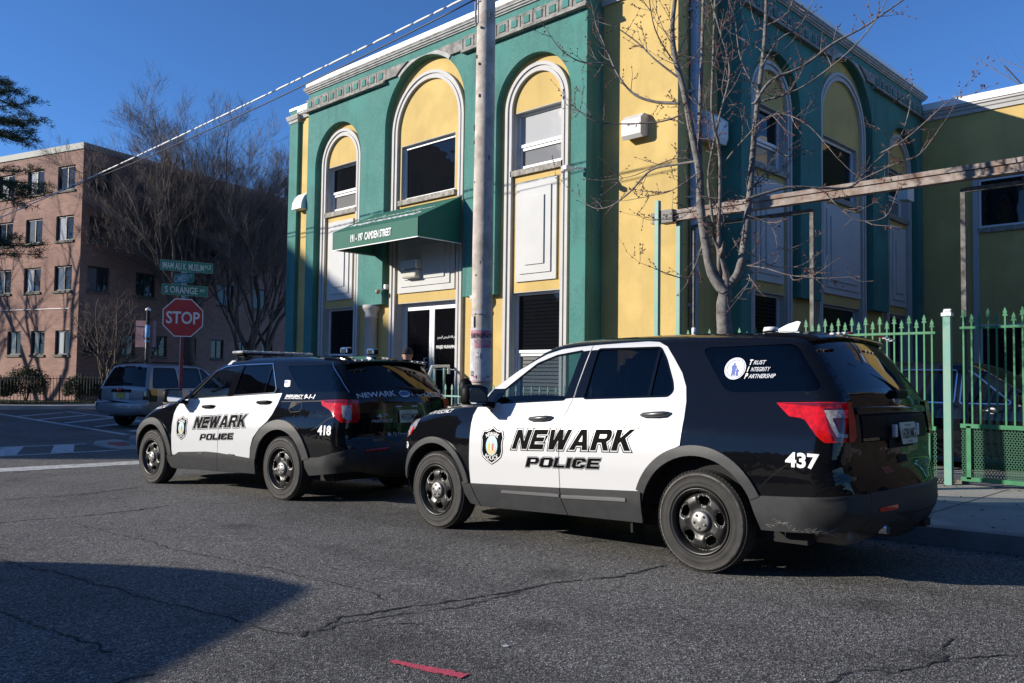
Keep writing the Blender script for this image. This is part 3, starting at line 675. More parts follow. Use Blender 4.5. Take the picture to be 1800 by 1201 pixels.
# ------------------------------------------------------------ wires
def wire(name, label, a, b, sag, r, m_, n=40, lash=None):
    a, b = Vector(a), Vector(b); pts = [a+(b-a)*i/n - Vector((0, 0, sag*4*(i/n)*(1-i/n))) for i in range(n+1)]
    o = MB().tube(pts, r, 6).build(name, m_); tag(o, label, 'wire', 'overhead wires'); return o, pts
WB = mat('wire_black', (.015, .015, .017), .5); WW = mat('wire_wrap', (.78, .78, .78), .5)
wire('overhead_wire', 'thin dark overhead wire just below the white wrapped cable', (7.86, 8.45, 6.58), (7.9, 40.0, 7.2), .54, .011, WB)
o, wp = wire('overhead_wire', 'thick white wrapped overhead cable sloping down from the utility pole', (7.86, 8.45, 6.67), (7.9, 46.0, 6.45), .2, .010, WB)
mb = MB(); rnd = random.Random(9)
for a, b in zip(wp, wp[1:]):
    d_ = b-a; t_ = 0.0
    while t_ < .93:
        L = rnd.choice((.18, .3, .45, .62))*rnd.uniform(.8, 1.2); L = min(L, .99-t_)
        p, q = a+d_*t_, a+d_*(t_+L); mb.tube([p, p+(q-p)*.2, p+(q-p)*.8, q], [.010, .017, .017, .010], 6); t_ += L+rnd.choice((.02, .03, .05, .14))
wr = mb.build('white_wrap', WW, o); wr['kind'] = 'stuff'

# ------------------------------------------------------------ stop sign with street names
SGN = mat('sign_green', (.012, .17, .11), .4, var=.12, vscale=8); SRED = mat('sign_red', (.42, .008, .012), .4, var=.15, vscale=6); SWH = mat('sign_white', (.66, .66, .66), .45)
SPX = Vector((8.41, 18.56)); sg = gz(18.5)+.03
ss = empty('stop_sign', (SPX.x, SPX.y, sg), 'red octagonal stop sign under green street name plates on a red post', 'stop sign')
vd = Vector((-SPX.x, -SPX.y, 0)).normalized()
a_ = math.atan2(vd.y, vd.x)+R_(6); nd = Vector((math.cos(a_), math.sin(a_), 0)); ud = Vector((0, 0, 1)).cross(nd)
SF = mk_frame((0, 0, 0), ud)
POSTR = mat('red_post', (.30, .012, .016), .5, var=.3, vscale=8)
MB().prism([(-.03, 0), (.03, 0), (.03, 2.45), (-.03, 2.45)], SF, -.05, -.004).build('post', POSTR, ss)
MB().prism([(-.045, 0), (-.031, 0), (-.031, 2.45), (-.045, 2.45)], SF, -.05, -.01).build('post_flange', GREYMET, ss)
for k in range(11): MB().lathe([(0, .003), (.008, .003), (.008, 0)], (0, 0, 0), 8, Matrix.Translation(SF(.012, .35+k*.19, -.003)) @ nd.to_track_quat('Z', 'Y').to_matrix().to_4x4()).build('bolt', GREYMET, ss)
R8 = .43/math.cos(R_(22.5)); oc = lambda r: [(r*math.cos(R_(22.5+45*k)), 2.84+r*math.sin(R_(22.5+45*k))) for k in range(8)]
plate = MB().prism(oc(R8), SF, 0, .006).build('plate', SWH, ss)
MB().prism(oc(R8*.945), SF, .0065, .009).build('face', SRED, plate)
text_obj('lettering', 'STOP', SF, SWH, plate, (-.355, 2.70, .355, 2.98), .0115, offset=.018)
MB().prism([(-.04, 2.6), (.04, 2.6), (.04, 4.1), (-.04, 4.1)], SF, -.05, -.008).build('upper_post', GREYMET, ss)
def blade(u0, u1, z0, z1, n, txt, box, sup=None, sbox=None, skew=0.0, frame=SF):
    b = MB().prism(rect(u0, z0, u1, z1), frame, n, n+.006).build('name_plate', SGN, ss)
    MB().prism(rect(u0, z0, u1, z1), frame, n+.0062, n+.0072, [rect(u0+.008, z0+.008, u1-.008, z1-.008)]).build('border', mat('sign_border', (.2, .32, .28), .5), b)
    text_obj('lettering', txt, frame, SWH, b, box, n+.010, offset=.006)
    if sup: text_obj('lettering', sup, frame, SWH, b, sbox, n+.010, offset=.006)
SF2 = mk_frame((0, 0, 0), (ud*math.cos(R_(-8))+nd*math.sin(R_(-8))))
blade(-.48, .52, 3.34, 3.58, .015, 'S ORANGE', (-.41, 3.385, .29, 3.535), 'AV', (.345, 3.44, .46, 3.52), frame=SF2)
SF3 = mk_frame((0, 0, 0), (ud*math.cos(R_(62))+nd*math.sin(R_(62))))
blade(-.38, .38, 3.62, 3.85, .012, 'CAMDEN', (-.33, 3.655, .18, 3.815), 'ST', (.22, 3.72, .33, 3.80), frame=SF3)
blade(-.53, .62, 3.88, 4.12, .015, 'IMAM ALI K. MUSLIM', (-.48, 3.92, .42, 4.07), 'PLZ', (.445, 3.98, .58, 4.06), frame=SF2)
for z in (3.60, 3.865): MB().prism(rect(-.06, z-.02, .06, z+.02), SF, -.03, .03).build('bracket', GREYMET, ss)
# ------------------------------------------------------------ brick apartment house across the cross street
def brick(name, c1, c2, mortar):
    mt = bpy.data.materials.new(name); mt.use_nodes = True; t = mt.node_tree; b = t.nodes['Principled BSDF']
    tc = t.nodes.new('ShaderNodeTexCoord'); br = t.nodes.new('ShaderNodeTexBrick'); mp = t.nodes.new('ShaderNodeMapping')
    sx = t.nodes.new('ShaderNodeSeparateXYZ'); cx = t.nodes.new('ShaderNodeCombineXYZ'); ad = t.nodes.new('ShaderNodeMath'); ad.operation = 'ADD'
    t.links.new(tc.outputs['Object'], sx.inputs[0]); t.links.new(sx.outputs[0], ad.inputs[0]); t.links.new(sx.outputs[1], ad.inputs[1])
    t.links.new(ad.outputs[0], cx.inputs[0]); t.links.new(sx.outputs[2], cx.inputs[1]); t.links.new(cx.outputs[0], br.inputs['Vector'])
    br.inputs['Scale'].default_value = 1; br.inputs['Brick Width'].default_value = .30; br.inputs['Row Height'].default_value = .125; br.inputs['Mortar Size'].default_value = .014
    br.inputs['Color1'].default_value = (*c1, 1); br.inputs['Color2'].default_value = (*c2, 1); br.inputs['Mortar'].default_value = (*mortar, 1)
    n = t.nodes.new('ShaderNodeTexNoise'); n.inputs['Scale'].default_value = .8; n.inputs['Detail'].default_value = 5; t.links.new(tc.outputs['Object'], n.inputs['Vector'])
    mr = t.nodes.new('ShaderNodeMapRange'); mr.inputs[1].default_value = .3; mr.inputs[2].default_value = .7; mr.inputs[3].default_value = .78; mr.inputs[4].default_value = 1.08; t.links.new(n.outputs['Fac'], mr.inputs[0])
    mx = t.nodes.new('ShaderNodeMix'); mx.data_type = 'RGBA'; mx.blend_type = 'MULTIPLY'; mx.inputs[0].default_value = 1
    t.links.new(br.outputs[0], mx.inputs[6]); t.links.new(mr.outputs[0], mx.inputs[7]); t.links.new(mx.outputs[2], b.inputs['Base Color']); b.inputs['Roughness'].default_value = .9
    return mt
BRK = brick('brick_wall', (.36, .195, .15), (.28, .145, .11), (.24, .19, .165))
CA, SA = math.cos(R_(17)), math.sin(R_(17))
BO = Vector((15.2, 45.56, 0)); FL = mk_frame(BO, (SA, -CA, 0)); FR = mk_frame(BO, (CA, SA, 0))
bb = empty('apartment_building', BO+Vector((0, 0, -.3)), 'four storey red brick apartment house at the far left', 'building')
def bq(mb, name, m_, par=None, **kw):
    o = mb.build(name, m_, par or bb, **kw)
    if par is None: o.matrix_parent_inverse = Matrix.Translation(-Vector(bb.location))
    return o
holesL, holesR = [], []
for k in range(7):
    for z0, z1 in ((10.77, 12.05), (8.15, 9.45), (5.55, 6.85)):
        holesL.append((-2.0-2.52*k, z0, -.6-2.52*k, z1)); holesR.append((.45+2.9*k, z0, 1.72+2.9*k, z1))
    holesL.append((-1.75-2.0*k, 2.25, -.6-2.0*k, 3.5)); holesR.append((.36+2.1*k, 2.3, 1.33+2.1*k, 3.45))
LH = 19.0; LR = 21.5
bq(MB().prism([(-LH, -.4), (0, -.4), (0, 12.8), (-LH, 12.8)], FL, -.18, 0, [rect(*h) for h in holesL]), 'wall', BRK)
bq(MB().prism([(.181, -.4), (LR, -.4), (LR, 12.8), (.181, 12.8)], FR, -.18, 0, [rect(*h) for h in holesR]), 'wall', BRK)
bq(MB().prism([(.19, -.4), (LR, -.4), (LR, 12.7), (.19, 12.7)], FR, -LH, -.19), 'wall', mat('dark_interior', (.03, .028, .027), .9))
PAR = mat('parapet_metal', (.20, .21, .185), .6, var=.15, vscale=1.5)
bq(MB().prism([(-.06, 0), (LR, 0), (LR, LH), (-.06, LH)], lambda u, w, n: FR(u, n, .06-w), 12.8, 13.12), 'parapet', PAR)
WFD = mat('dark_window_frame', (.035, .033, .03), .5); PANE_B = glass_mat('apartment_glass', (.1,)*3, .02, opaque=(.14, .145, .15)); PANE_B2 = glass_mat('apartment_glass_dark', (.1,)*3, .02, opaque=(.03, .032, .036))
BSILL = mat('dark_sill', (.10, .095, .08), .8)
for F, hs in ((FL, holesL), (FR, holesR)):
    for (u0, z0, u1, z1) in hs:
        if F is FL and u0 < -13: continue
        if F is FR and u0 > 14: continue
        w = bq(MB().prism(rect(u0+.01, z0+.005, u1-.01, z1-.01), F, -.16, -.09, [rect(u0+.07, z0+.07, (u0+u1)/2-.03, z1-.08), rect((u0+u1)/2+.03, z0+.07, u1-.07, z1-.08)]), 'window', WFD)
        w['_'] = 0; del w['_']
        bq(MB().prism(rect(u0+.06, z0+.06, (u0+u1)/2, z1-.07), F, -.15, -.125), 'pane', random.Random(int(u0*100+z0*7)).choice((PANE_B, PANE_B, PANE_B2, PANE_C)) if F is FL else random.Random(int(u0*100+z0*7)).choice((PANE_B2, PANE_B2, PANE_B2, PANE_B)), w).matrix_parent_inverse = Matrix.Identity(4)
        bq(MB().prism(rect((u0+u1)/2+.001, z0+.06, u1-.06, z1-.07), F, -.15, -.125), 'pane', PANE_B2, w)
        bq(MB().prism(rect(u0-.06, z0-.12, u1+.06, z0), F, -.10, .07), 'sill', BSILL, w)
ch = bq(MB().prism(rect(3.0, 13.1, 4.6, 13.75), lambda u, w, n: FL(u-10.2, w, n-2.2), -1.2, 0), 'chimney', BRK)
bq(MB().lathe([(0, 0), (.5, 0), (.5, .85), (.42, .85), (.42, .4), (0, .4)], FL(-5.3, 13.12, -2.4), 20), 'chimney_pot', mat('terracotta', (.40, .16, .09), .8), ch)
bq(MB().prism(rect(-9.7, 4.6, -9.4, 4.85), FL, .02, .22), 'wall_light', mat('floodlight', (.5, .5, .48), .4)); bq(MB().bar(FL(-18, 4.72, .03), FL(-.5, 4.62, .03), .03), 'cable', WW)

# the house across both streets (outside the frame) whose shadow lies on the crossing and on the lower facade
ob_ = empty('corner_house', (-12, 45, -.3), 'plain brick house across the crossing casting the long shadow', 'building')
o = MB().prism([(-21.9, 39), (-3, 39), (-3, 53.5), (-21.9, 53.5)], W_, -.5, 15.3).build('wall', BRK, ob_); o.matrix_parent_inverse = Matrix.Translation(-Vector(ob_.location))
o = MB().prism([(-21.7, 39.2), (-3.2, 39.2), (-3.2, 53.3), (-21.7, 53.3)], W_, 15.301, 15.4).build('roof', PAR, ob_); o.matrix_parent_inverse = Matrix.Translation(-Vector(ob_.location))
HF = mk_frame((-21.9, 39, 0), (1, 0, 0))
for r in range(4):
    for k in range(6):
        o = MB().prism(rect(1.2+3*k, 1.5+3.5*r, 2.6+3*k, 3.2+3.5*r), HF, .002, .05).build('window', PANE_D, ob_); o.matrix_parent_inverse = Matrix.Translation(-Vector(ob_.location))

# ------------------------------------------------------------ trees
BARK = mat('grey_bark', (.21, .20, .185), .9, var=.5, vscale=14, col2=(.09, .08, .075), bump=.6, bscale=50)
BARKD = mat('dark_bark', (.13, .105, .085), .95, var=.5, vscale=9, bump=.5, bscale=30)
TWIG = mat('twig_bark', (.13, .10, .085), .85, var=.4, vscale=20, col2=(.20, .165, .145))
BUD = mat('red_bud', (.12, .035, .03), .7)
def grow(mb_l, mb_t, p, d, L, r, lvl, rnd, spread=.55, up=.12, kids=(3, 4), maxl=4, droop=0.0, twig_lvl=3):
    """recursive bare branch; thick levels go to mb_l, twigs to mb_t"""
    n = max(3, int(L/.45) if lvl < 2 else 4); pts = [p.copy()]; rad = [r]; dd = d.copy(); q = p.copy()
    for i in range(n):
        dd = (dd + Vector((rnd.gauss(0, .10), rnd.gauss(0, .10), rnd.gauss(0, .07)+up*.35-droop*i/n))).normalized(); q = q+dd*L/n
        pts.append(q.copy()); rad.append(r*(1-.62*(i+1)/n))
    (mb_l if lvl < twig_lvl else mb_t).tube(pts, rad, 7 if lvl == 0 else (5 if lvl < 3 else 3), cap=False)
    if lvl >= maxl:
        if maxl >= 5:
            for i in range(1, n+1):
                for _ in range(1):
                    v = (dd+Vector((rnd.gauss(0, .4), rnd.gauss(0, .4), rnd.gauss(.5, .4)))).normalized(); s_ = v.cross(Vector((rnd.gauss(0, 1), rnd.gauss(0, 1), .3))).normalized()*.0045; e_ = pts[i]+v*rnd.uniform(.18, .5)
                    mb_t.face([pts[i]-s_, pts[i]+s_, e_+s_*.5, e_-s_*.5])
        return
    k = rnd.randint(*kids) + (1 if lvl > 0 else 2)
    for j in range(k):
        f = .28+.72*(j+rnd.random()*.7)/k; i = min(n, max(1, int(f*n))); b = pts[i]; ax = (pts[i]-pts[i-1]).normalized()
        side = Vector((rnd.gauss(0, 1), rnd.gauss(0, 1), rnd.gauss(0, .6))); side = (side-ax*side.dot(ax)).normalized()
        nd_ = (ax*math.cos(spread*rnd.uniform(.7, 1.3)) + side*math.sin(spread*rnd.uniform(.8, 1.3)) + Vector((0, 0, up))).normalized()
        grow(mb_l, mb_t, b, nd_, L*rnd.uniform(.42, .68)*(1.15-.4*f), max(.0035, rad[i]*rnd.uniform(.45, .68)), lvl+1, rnd, spread, up, kids, maxl, droop, twig_lvl)
def bare_tree(name, label, loc, H_, r, seed, stems=1, lean=(0, 0), maxl=4, kids=(3, 4), group=None, bark=None, spread=.5, fork=.28, up=.14):
    rnd = random.Random(seed); t = empty(name, loc, label, 'tree', group); l, w = MB(), MB()
    for s_ in range(stems):
        a = rnd.uniform(0, 6.28); d = Vector((lean[0]+.14*math.cos(a)*(stems > 1), lean[1]+.14*math.sin(a)*(stems > 1), 1)).normalized()
        base = Vector((.14*math.cos(a)*(stems > 1), .14*math.sin(a)*(stems > 1), -.1)); tl = H_*fork
        pts = [base+d*tl*i/4+Vector((rnd.gauss(0, .03), rnd.gauss(0, .03), 0))*(i > 0) for i in range(5)]; l.tube(pts, [r*(1.15-.32*i/4) for i in range(5)], 9, cap=False)
        nb = rnd.randint(3, 4)
        for j in range(nb):
            az = a+j*6.28/nb+rnd.uniform(-.4, .4); dv = Vector((math.cos(az)*.42, math.sin(az)*.42, 1)).normalized()
            grow(l, w, pts[-1 if j < nb-1 else 3], dv, H_*rnd.uniform(.5, .66), r*rnd.uniform(.5, .68), 1, rnd, spread, up, kids, maxl)
    l.build('trunk', bark or BARKD, t, recalc=False); w.build('crown', TWIG if bark is None else bark, t, recalc=False); return t
GT = 'bare trees beside the apartment house'
bare_tree('bare_tree', 'wide bare tree with pale twin trunks behind the stop sign', (20.3, 43.0, -.15), 14.6, .17, 11, stems=3, maxl=5, kids=(4, 5), group=GT, spread=.6)
bare_tree('bare_tree', 'bare tree rising beside the teal pilaster of the yellow building', (24.2, 43.8, -.15), 15.0, .2, 23, stems=2, maxl=5, kids=(4, 5), group=GT, fork=.2)
bare_tree('bare_tree', 'low bare tree in front of the brick house corner, left of the stop sign', (16.3, 44.0, -.15), 6.6, .10, 31, stems=3, maxl=4, kids=(4, 4), group=GT, fork=.15, spread=.75)
bare_tree('bare_tree', 'slender bare tree between the twin trunked one and the yellow building', (22.6, 42.2, -.15), 13.5, .13, 67, stems=2, maxl=5, kids=(4, 5), group=GT, fork=.18)
bare_tree('bare_tree', 'bare tree left of the frame whose shadow falls on the brick wall', (5.6, 55.0, -.15), 15, .24, 41, stems=1, maxl=4, kids=(3, 4), group=GT, fork=.22)
bare_tree('bare_tree', 'second bare tree left of the frame shading the brick wall', (2.0, 63.0, -.15), 17, .28, 47, stems=1, maxl=4, kids=(3, 4), group=GT, fork=.2)
bare_tree('bare_tree', 'bare tree beyond the right wing with only a few twigs in view', (24.5, 1.35, .1), 12.0, .2, 53, maxl=4, kids=(3, 3), fork=.3)
for k, (x, y) in enumerate(((-8.6, -1.0), (-8.2, 3.2), (-8.8, -6.0))): bare_tree('bare_tree', ('bare tree across the street behind the camera', 'bare tree across the street, nearest the driveway', 'farthest bare tree across the street behind the camera')[k], (x, y, gz(y)), 8.5, .14, 90+k, maxl=4, kids=(3, 4), group='bare trees across the street', fork=.25)
# evergreen at the left edge
def evergreen(loc, seed):
    rnd = random.Random(seed); t = empty('pine_tree', loc, 'dark evergreen tree reaching in from the left edge', 'tree')
    l = MB().tube([(0, 0, -.2), (.1, 0, 4), (.0, .05, 9), (0.1, 0, 14.5)], [.26, .22, .14, .03], 9); nd_ = MB()
    def tuft(p, d):
        for _ in range(26):
            v = (d*.5+Vector((rnd.gauss(0, 1), rnd.gauss(0, 1), rnd.gauss(0, .7)))).normalized(); L = rnd.uniform(.12, .26); s_ = v.cross(Vector((rnd.random(), rnd.random(), rnd.random()))).normalized()*.012
            a = p+Vector((rnd.gauss(0, .10), rnd.gauss(0, .10), rnd.gauss(0, .06)))
            nd_.face([a-s_, a+s_, a+v*L])
    zs = [6.3, 6.7, 9.1, 9.6, 10.0, 11.7, 12.2, 12.7, 13.4, 14.0]
    for z in zs:
        for j in range(5):
            az = rnd.uniform(0, 6.28) if j else rnd.uniform(-.5, .2)
            L = (2.6 if z > 11.2 else 2.75)*rnd.uniform(.7, 1.05)*(1-.25*max(0, (z-12)/3)); d = Vector((math.cos(az), math.sin(az), rnd.uniform(-.12, .18))).normalized(); p = Vector((.05, 0, z)); q = p.copy(); pts = [p]
            for i in range(7):
                d = (d+Vector((rnd.gauss(0, .12), rnd.gauss(0, .12), rnd.gauss(0, .08)))).normalized(); q = q+d*L/7; pts.append(q.copy())
                if i > 1:
                    for _ in range(4):
                        tuft(q+Vector((rnd.gauss(0, .16), rnd.gauss(0, .16), rnd.gauss(0, .07))), d)
            l.tube(pts, [.05*(1-i/9) for i in range(8)], 5, cap=False)
    l.build('trunk', BARKD, t, recalc=False); nd_.build('crown', mat('pine_needles', (.022, .045, .022), .8, var=.5, vscale=6, col2=(.04, .06, .022)), t, recalc=False)
evergreen((9.3, 40.9, -.15), 5)
# bushes and the black iron fence on the lawn
LEAF = mat('bush_leaf', (.035, .055, .022), .7, var=.5, vscale=9, col2=(.07, .08, .03))
def bush(loc, rx, h, seed, label):
    rnd = random.Random(seed); t = empty('bush', loc, label, 'bush', 'clipped bushes behind the black iron fence'); lf, st = MB(), MB()
    for k in range(9): 
        a = rnd.uniform(0, 6.28); st.tube([(0, 0, 0), (math.cos(a)*rx*.3, math.sin(a)*rx*.3, h*.5), (math.cos(a)*rx*.6, math.sin(a)*rx*.6, h*.8)], [.025, .018, .008], 5, cap=False)
    for k in range(5200):
        a, c = rnd.uniform(0, 6.28), rnd.uniform(-.55, 1); s_ = math.sqrt(max(0, 1-c*c)); f = rnd.uniform(.62, 1.02)*(1+.10*math.sin(3*a+seed)+.08*math.sin(7*a+5*c))
        p = Vector((rx*s_*math.cos(a)*f, rx*s_*math.sin(a)*f, h*.5+h*.5*c*f)); v = Vector((rnd.gauss(0, 1), rnd.gauss(0, 1), rnd.gauss(0, 1))).normalized(); w = v.cross(Vector((rnd.random(), rnd.random(), 1))).normalized(); q = .05
        lf.face([p-v*q, p+w*q*.5, p+v*q, p-w*q*.5])
    st.build('stem', BARKD, t, recalc=False); lf.build('crown', LEAF, t, recalc=False)
bush((12.7, 44.6, .1-.25), .95, 1.75, 1, 'big round dark bush in the middle of the black fence'); bush((11.15, 44.3, -.15), .8, 1.35, 2, 'smaller dark bush at the left edge of the photo'); bush((15.2, 44.85, -.15), .85, 1.35, 3, 'loose bush below the brick house corner')
IRON = mat('black_iron', (.012, .012, .013), .5)
fi = empty('iron_fence', (15.4, 43.75, -.14), 'black iron picket fence along the lawn of the brick house', 'fence'); fi.rotation_euler.z = R_(8)
for z in (.15, 1.18): MB().box((3.5, 0, z), (16, .035, .035)).build('rail', IRON, fi)
pk = MB().box((0, 0, .65), (.018, .018, 1.3)).build('picket', IRON, fi); pk.location = (-4.5, 0, 0)
for k in range(1, 98):
    o = pk.copy(); COL.objects.link(o); o.parent = fi; o.location = (-4.5+k*.145, 0, 0)
for k in range(6): MB().box((-4.5+k*2.9, 0, .68), (.05, .05, 1.36)).build('post', IRON, fi)
# grass tufts
rnd = random.Random(77); g = MB()
for k in range(9000):
    x, y = rnd.uniform(8, 22), rnd.uniform(43.5, 45.2); a = rnd.uniform(0, 6.28); h = rnd.uniform(.04, .13); s_ = .012
    p = Vector((x, y, gz(15)+.15)); g.face([p+Vector((s_*math.cos(a), s_*math.sin(a), 0)), p-Vector((s_*math.cos(a), s_*math.sin(a), 0)), p+Vector((rnd.gauss(0, .03), rnd.gauss(0, .03), h))])
tag(g.build('grass', mat('winter_grass', (.13, .15, .05), .9, var=.4, vscale=4, col2=(.20, .17, .08)), recalc=False), kind='stuff')
# lamp post with two banners
lp = empty('lamp_post', (17.05, 41.5, -.15), 'slim dark lamp post carrying two faded pink banners', 'lamp post')
MB().tube([(0, 0, 0), (0, 0, 4.55)], [.10, .08], 10).build('pole', IRON, lp); MB().lathe([(0, 4.72), (.12, 4.66), (.14, 4.58), (.09, 4.55), (0, 4.55)], n=12).build('cap', COPING, lp)
BAN = mat('faded_banner', (.50, .30, .31), .9, var=.25, vscale=5); BLU = mat('blue_banner_stripe', (.16, .38, .62), .8)
bd = Vector((.69, -.72, 0)); BF = mk_frame((0, 0, 0), bd)
b1 = MB().prism(rect(-.58, 2.78, -.1, 4.08), BF, -.004, .004).build('banner', BAN, lp); b2 = MB().prism(rect(.26, 2.78, .42, 4.08), BF, -.004, .004).build('banner', BAN, lp)
MB().prism(rect(-.2, 3.2, -.14, 3.6), BF, .0045, .006).build('emblem', mat('banner_print', (.22, .08, .10), .9), b1)
MB().lathe([(.105, 3.25), (.108, 3.3), (.106, 3.86), (.1, 3.86)], n=12).build('stripe', BLU, lp); MB().lathe([(.108, 3.02), (.108, 3.1)], n=12).build('stripe', BLU, lp)
for z in (2.75, 4.1): MB().bar(BF(-.6, z, 0), BF(.44, z, 0), .02).build('arm', IRON, lp)

# ------------------------------------------------------------ young street tree in front of the beam, traced limb by limb
TX, TY = 8.62, 5.0; tg = gz(TY)+.146
st = empty('street_tree', (TX, TY, tg), 'bare young street tree with three limbs behind the nearer SUV roof', 'tree')
tl, tw, tb = MB(), MB(), MB(); rnd = random.Random(17)
vdir = Vector((TX, TY, 0)).normalized(); rgt = Vector((vdir.y, -vdir.x, 0)); dep = 9.62; pxm = dep/1483.2
def tp(px, py, dv=0.0):
    """point of the tree: px, py were read off the photo and turned into metres in the tree's own plane; dv = depth off it"""
    return Vector((0, 0, 1.302+(672-py)*pxm-tg)) + rgt*((px-1272)*pxm) + vdir*dv
def smooth(pts, k=5):
    out = []
    for i in range(len(pts)-1):
        p0, p1, p2, p3 = pts[max(i-1, 0)], pts[i], pts[i+1], pts[min(i+2, len(pts)-1)]
        for j in range(k):
            t = j/k; out.append(.5*((2*p1)+(p2-p0)*t+(2*p0-5*p1+4*p2-p3)*t*t+(3*p1-p0-3*p2+p3)*t**3))
    return out+[pts[-1]]
def bud(p, d):
    tb.tube([p, p+d*.012, p+d*.03], [.0035, .007, .001], 4, cap=False)
def twig(p, d, L, r, lvl=0):
    n = max(4, int(L/.09)); pts = [p]; q = p; dd = d.normalized()
    for i in range(n):
        dd = (dd+Vector((rnd.gauss(0, .13), rnd.gauss(0, .13), rnd.gauss(0, .11)+.05))).normalized(); q = q+dd*L/n; pts.append(q)
        if rnd.random() < .55:
            s_ = Vector((rnd.gauss(0, 1), rnd.gauss(0, 1), rnd.gauss(0, 1))).normalized(); bud(q, (dd+s_).normalized())
    tw.tube(pts, [max(.0016, r*(1-.75*i/n)) for i in range(n+1)], 4, cap=False); bud(q, dd)
    if lvl < 2:
        for k in range(int(L/.17)):
            i = rnd.randint(1, n-1); s_ = Vector((rnd.gauss(0, 1), rnd.gauss(0, 1), rnd.gauss(.1, .8))).normalized(); twig(pts[i], (dd*.7+s_).normalized(), L*rnd.uniform(.22, .5), r*.6, lvl+1)
def limb(pix, r0, r1, dv0, dv1, tn=10, tlen=(.25, .8), mbx=None):
    n = len(pix); P_ = smooth([tp(x, y, dv0+(dv1-dv0)*i/(n-1)+rnd.gauss(0, .02)) for i, (x, y) in enumerate(pix)]); m_ = len(P_)
    (mbx or tl).tube(P_, [r0+(r1-r0)*i/(m_-1) for i in range(m_)], 9 if r0 > .02 else 6, cap=False)
    for k in range(int(tn*2.1)):
        i = rnd.randint(m_//6, m_-2); ax = (P_[i+1]-P_[i]).normalized(); s_ = Vector((rnd.gauss(0, 1), rnd.gauss(0, 1), rnd.gauss(.15, .7))).normalized()
        twig(P_[i], (ax*.6+s_).normalized(), rnd.uniform(*tlen), max(.003, .0055))
    twig(P_[-1], (P_[-1]-P_[-3]), rnd.uniform(.3, .6), r1*.9)
limb([(1268, 870), (1271, 700), (1272, 590), (1270, 540), (1274, 510)], .105, .075, 0, 0, 0)
limb([(1272, 515), (1250, 480), (1238, 420), (1230, 360), (1228, 300), (1215, 230), (1200, 150), (1185, 90), (1180, 30), (1190, -60)], .062, .022, 0, -.1, 9)
limb([(1274, 505), (1295, 480), (1305, 430), (1312, 370), (1318, 300), (1324, 220), (1332, 140), (1341, 60), (1346, -50)], .052, .020, 0, .15, 8)
limb([(1266, 500), (1262, 470), (1262, 400), (1264, 330), (1262, 260), (1250, 200), (1252, 100), (1256, -30)], .026, .014, .03, -.25, 8)
limb([(1258, 430), (1248, 360), (1244, 300), (1262, 210), (1280, 130), (1262, 60), (1240, -20)], .018, .008, .05, -.4, 8)
limb([(1230, 310), (1228, 200), (1231, 80), (1233, -40)], .030, .018, -.05, .2, 5)
L_l = [([(1192, 175), (1150, 165), (1110, 145), (1080, 105), (1060, 60), (1035, 0)], .020, .008), ([(1190, 130), (1150, 95), (1115, 55), (1070, 20)], .013, .005), ([(1080, 105), (1058, 95), (1020, 95), (985, 75), (965, 50)], .010, .004),
    ([(1205, 190), (1160, 205), (1085, 205), (1040, 200), (1003, 172)], .010, .004), ([(1227, 280), (1190, 280), (1140, 285), (1100, 320), (1060, 342), (1025, 340), (993, 310)], .016, .004), ([(1228, 270), (1180, 262), (1110, 290), (1062, 295)], .008, .003),
    ([(1230, 300), (1180, 330), (1140, 340), (1100, 345)], .007, .003), ([(1235, 420), (1212, 485), (1185, 487), (1142, 472)], .008, .003),
    ([(1322, 190), (1350, 150), (1400, 130), (1450, 95), (1500, 70), (1560, 30), (1605, 5)], .020, .006), ([(1318, 180), (1370, 175), (1410, 160), (1470, 120), (1510, 75), (1530, 40)], .013, .005), ([(1335, 110), (1365, 60), (1400, 40), (1420, 0)], .012, .006),
    ([(1312, 350), (1380, 330), (1440, 330), (1490, 325), (1525, 285), (1570, 240), (1590, 190), (1600, 140)], .018, .005), ([(1525, 285), (1560, 270), (1600, 235), (1625, 215)], .006, .003), ([(1490, 325), (1550, 300), (1590, 285), (1622, 240)], .006, .003),
    ([(1440, 330), (1470, 370), (1500, 390), (1540, 385), (1556, 345)], .007, .003), ([(1300, 465), (1340, 475), (1380, 490), (1425, 498)], .008, .003), ([(1302, 440), (1350, 468), (1398, 470), (1425, 480)], .007, .003), ([(1310, 380), (1352, 400), (1365, 440), (1400, 432)], .006, .003), ([(1300, 470), (1315, 490), (1298, 525)], .007, .004),
    ([(1250, 360), (1280, 330), (1302, 345), (1340, 300), (1375, 290), (1400, 230)], .012, .004), ([(1262, 290), (1300, 250), (1350, 215), (1400, 240), (1440, 300)], .009, .003), ([(1345, 40), (1380, 20), (1390, -20)], .010, .006), ([(1185, 90), (1150, 40), (1140, -20)], .010, .005), ([(1230, 350), (1200, 385), (1160, 392)], .006, .003), ([(1330, 150), (1300, 90), (1290, 20)], .010, .005)]
for k, (pix, a, b) in enumerate(L_l): limb(pix, a, b, rnd.uniform(-.2, .2), rnd.uniform(-.7, .7), 5 if len(pix) > 4 else 3, (.14, .42), tw if a < .011 else tl)
tl.build('trunk', BARK, st, recalc=False); tw.build('crown', mat('young_twig', (.13, .095, .085), .8, var=.5, vscale=12, col2=(.26, .23, .21)), st, recalc=False); tb.build('bud', BUD, st, recalc=False)['kind'] = 'stuff'
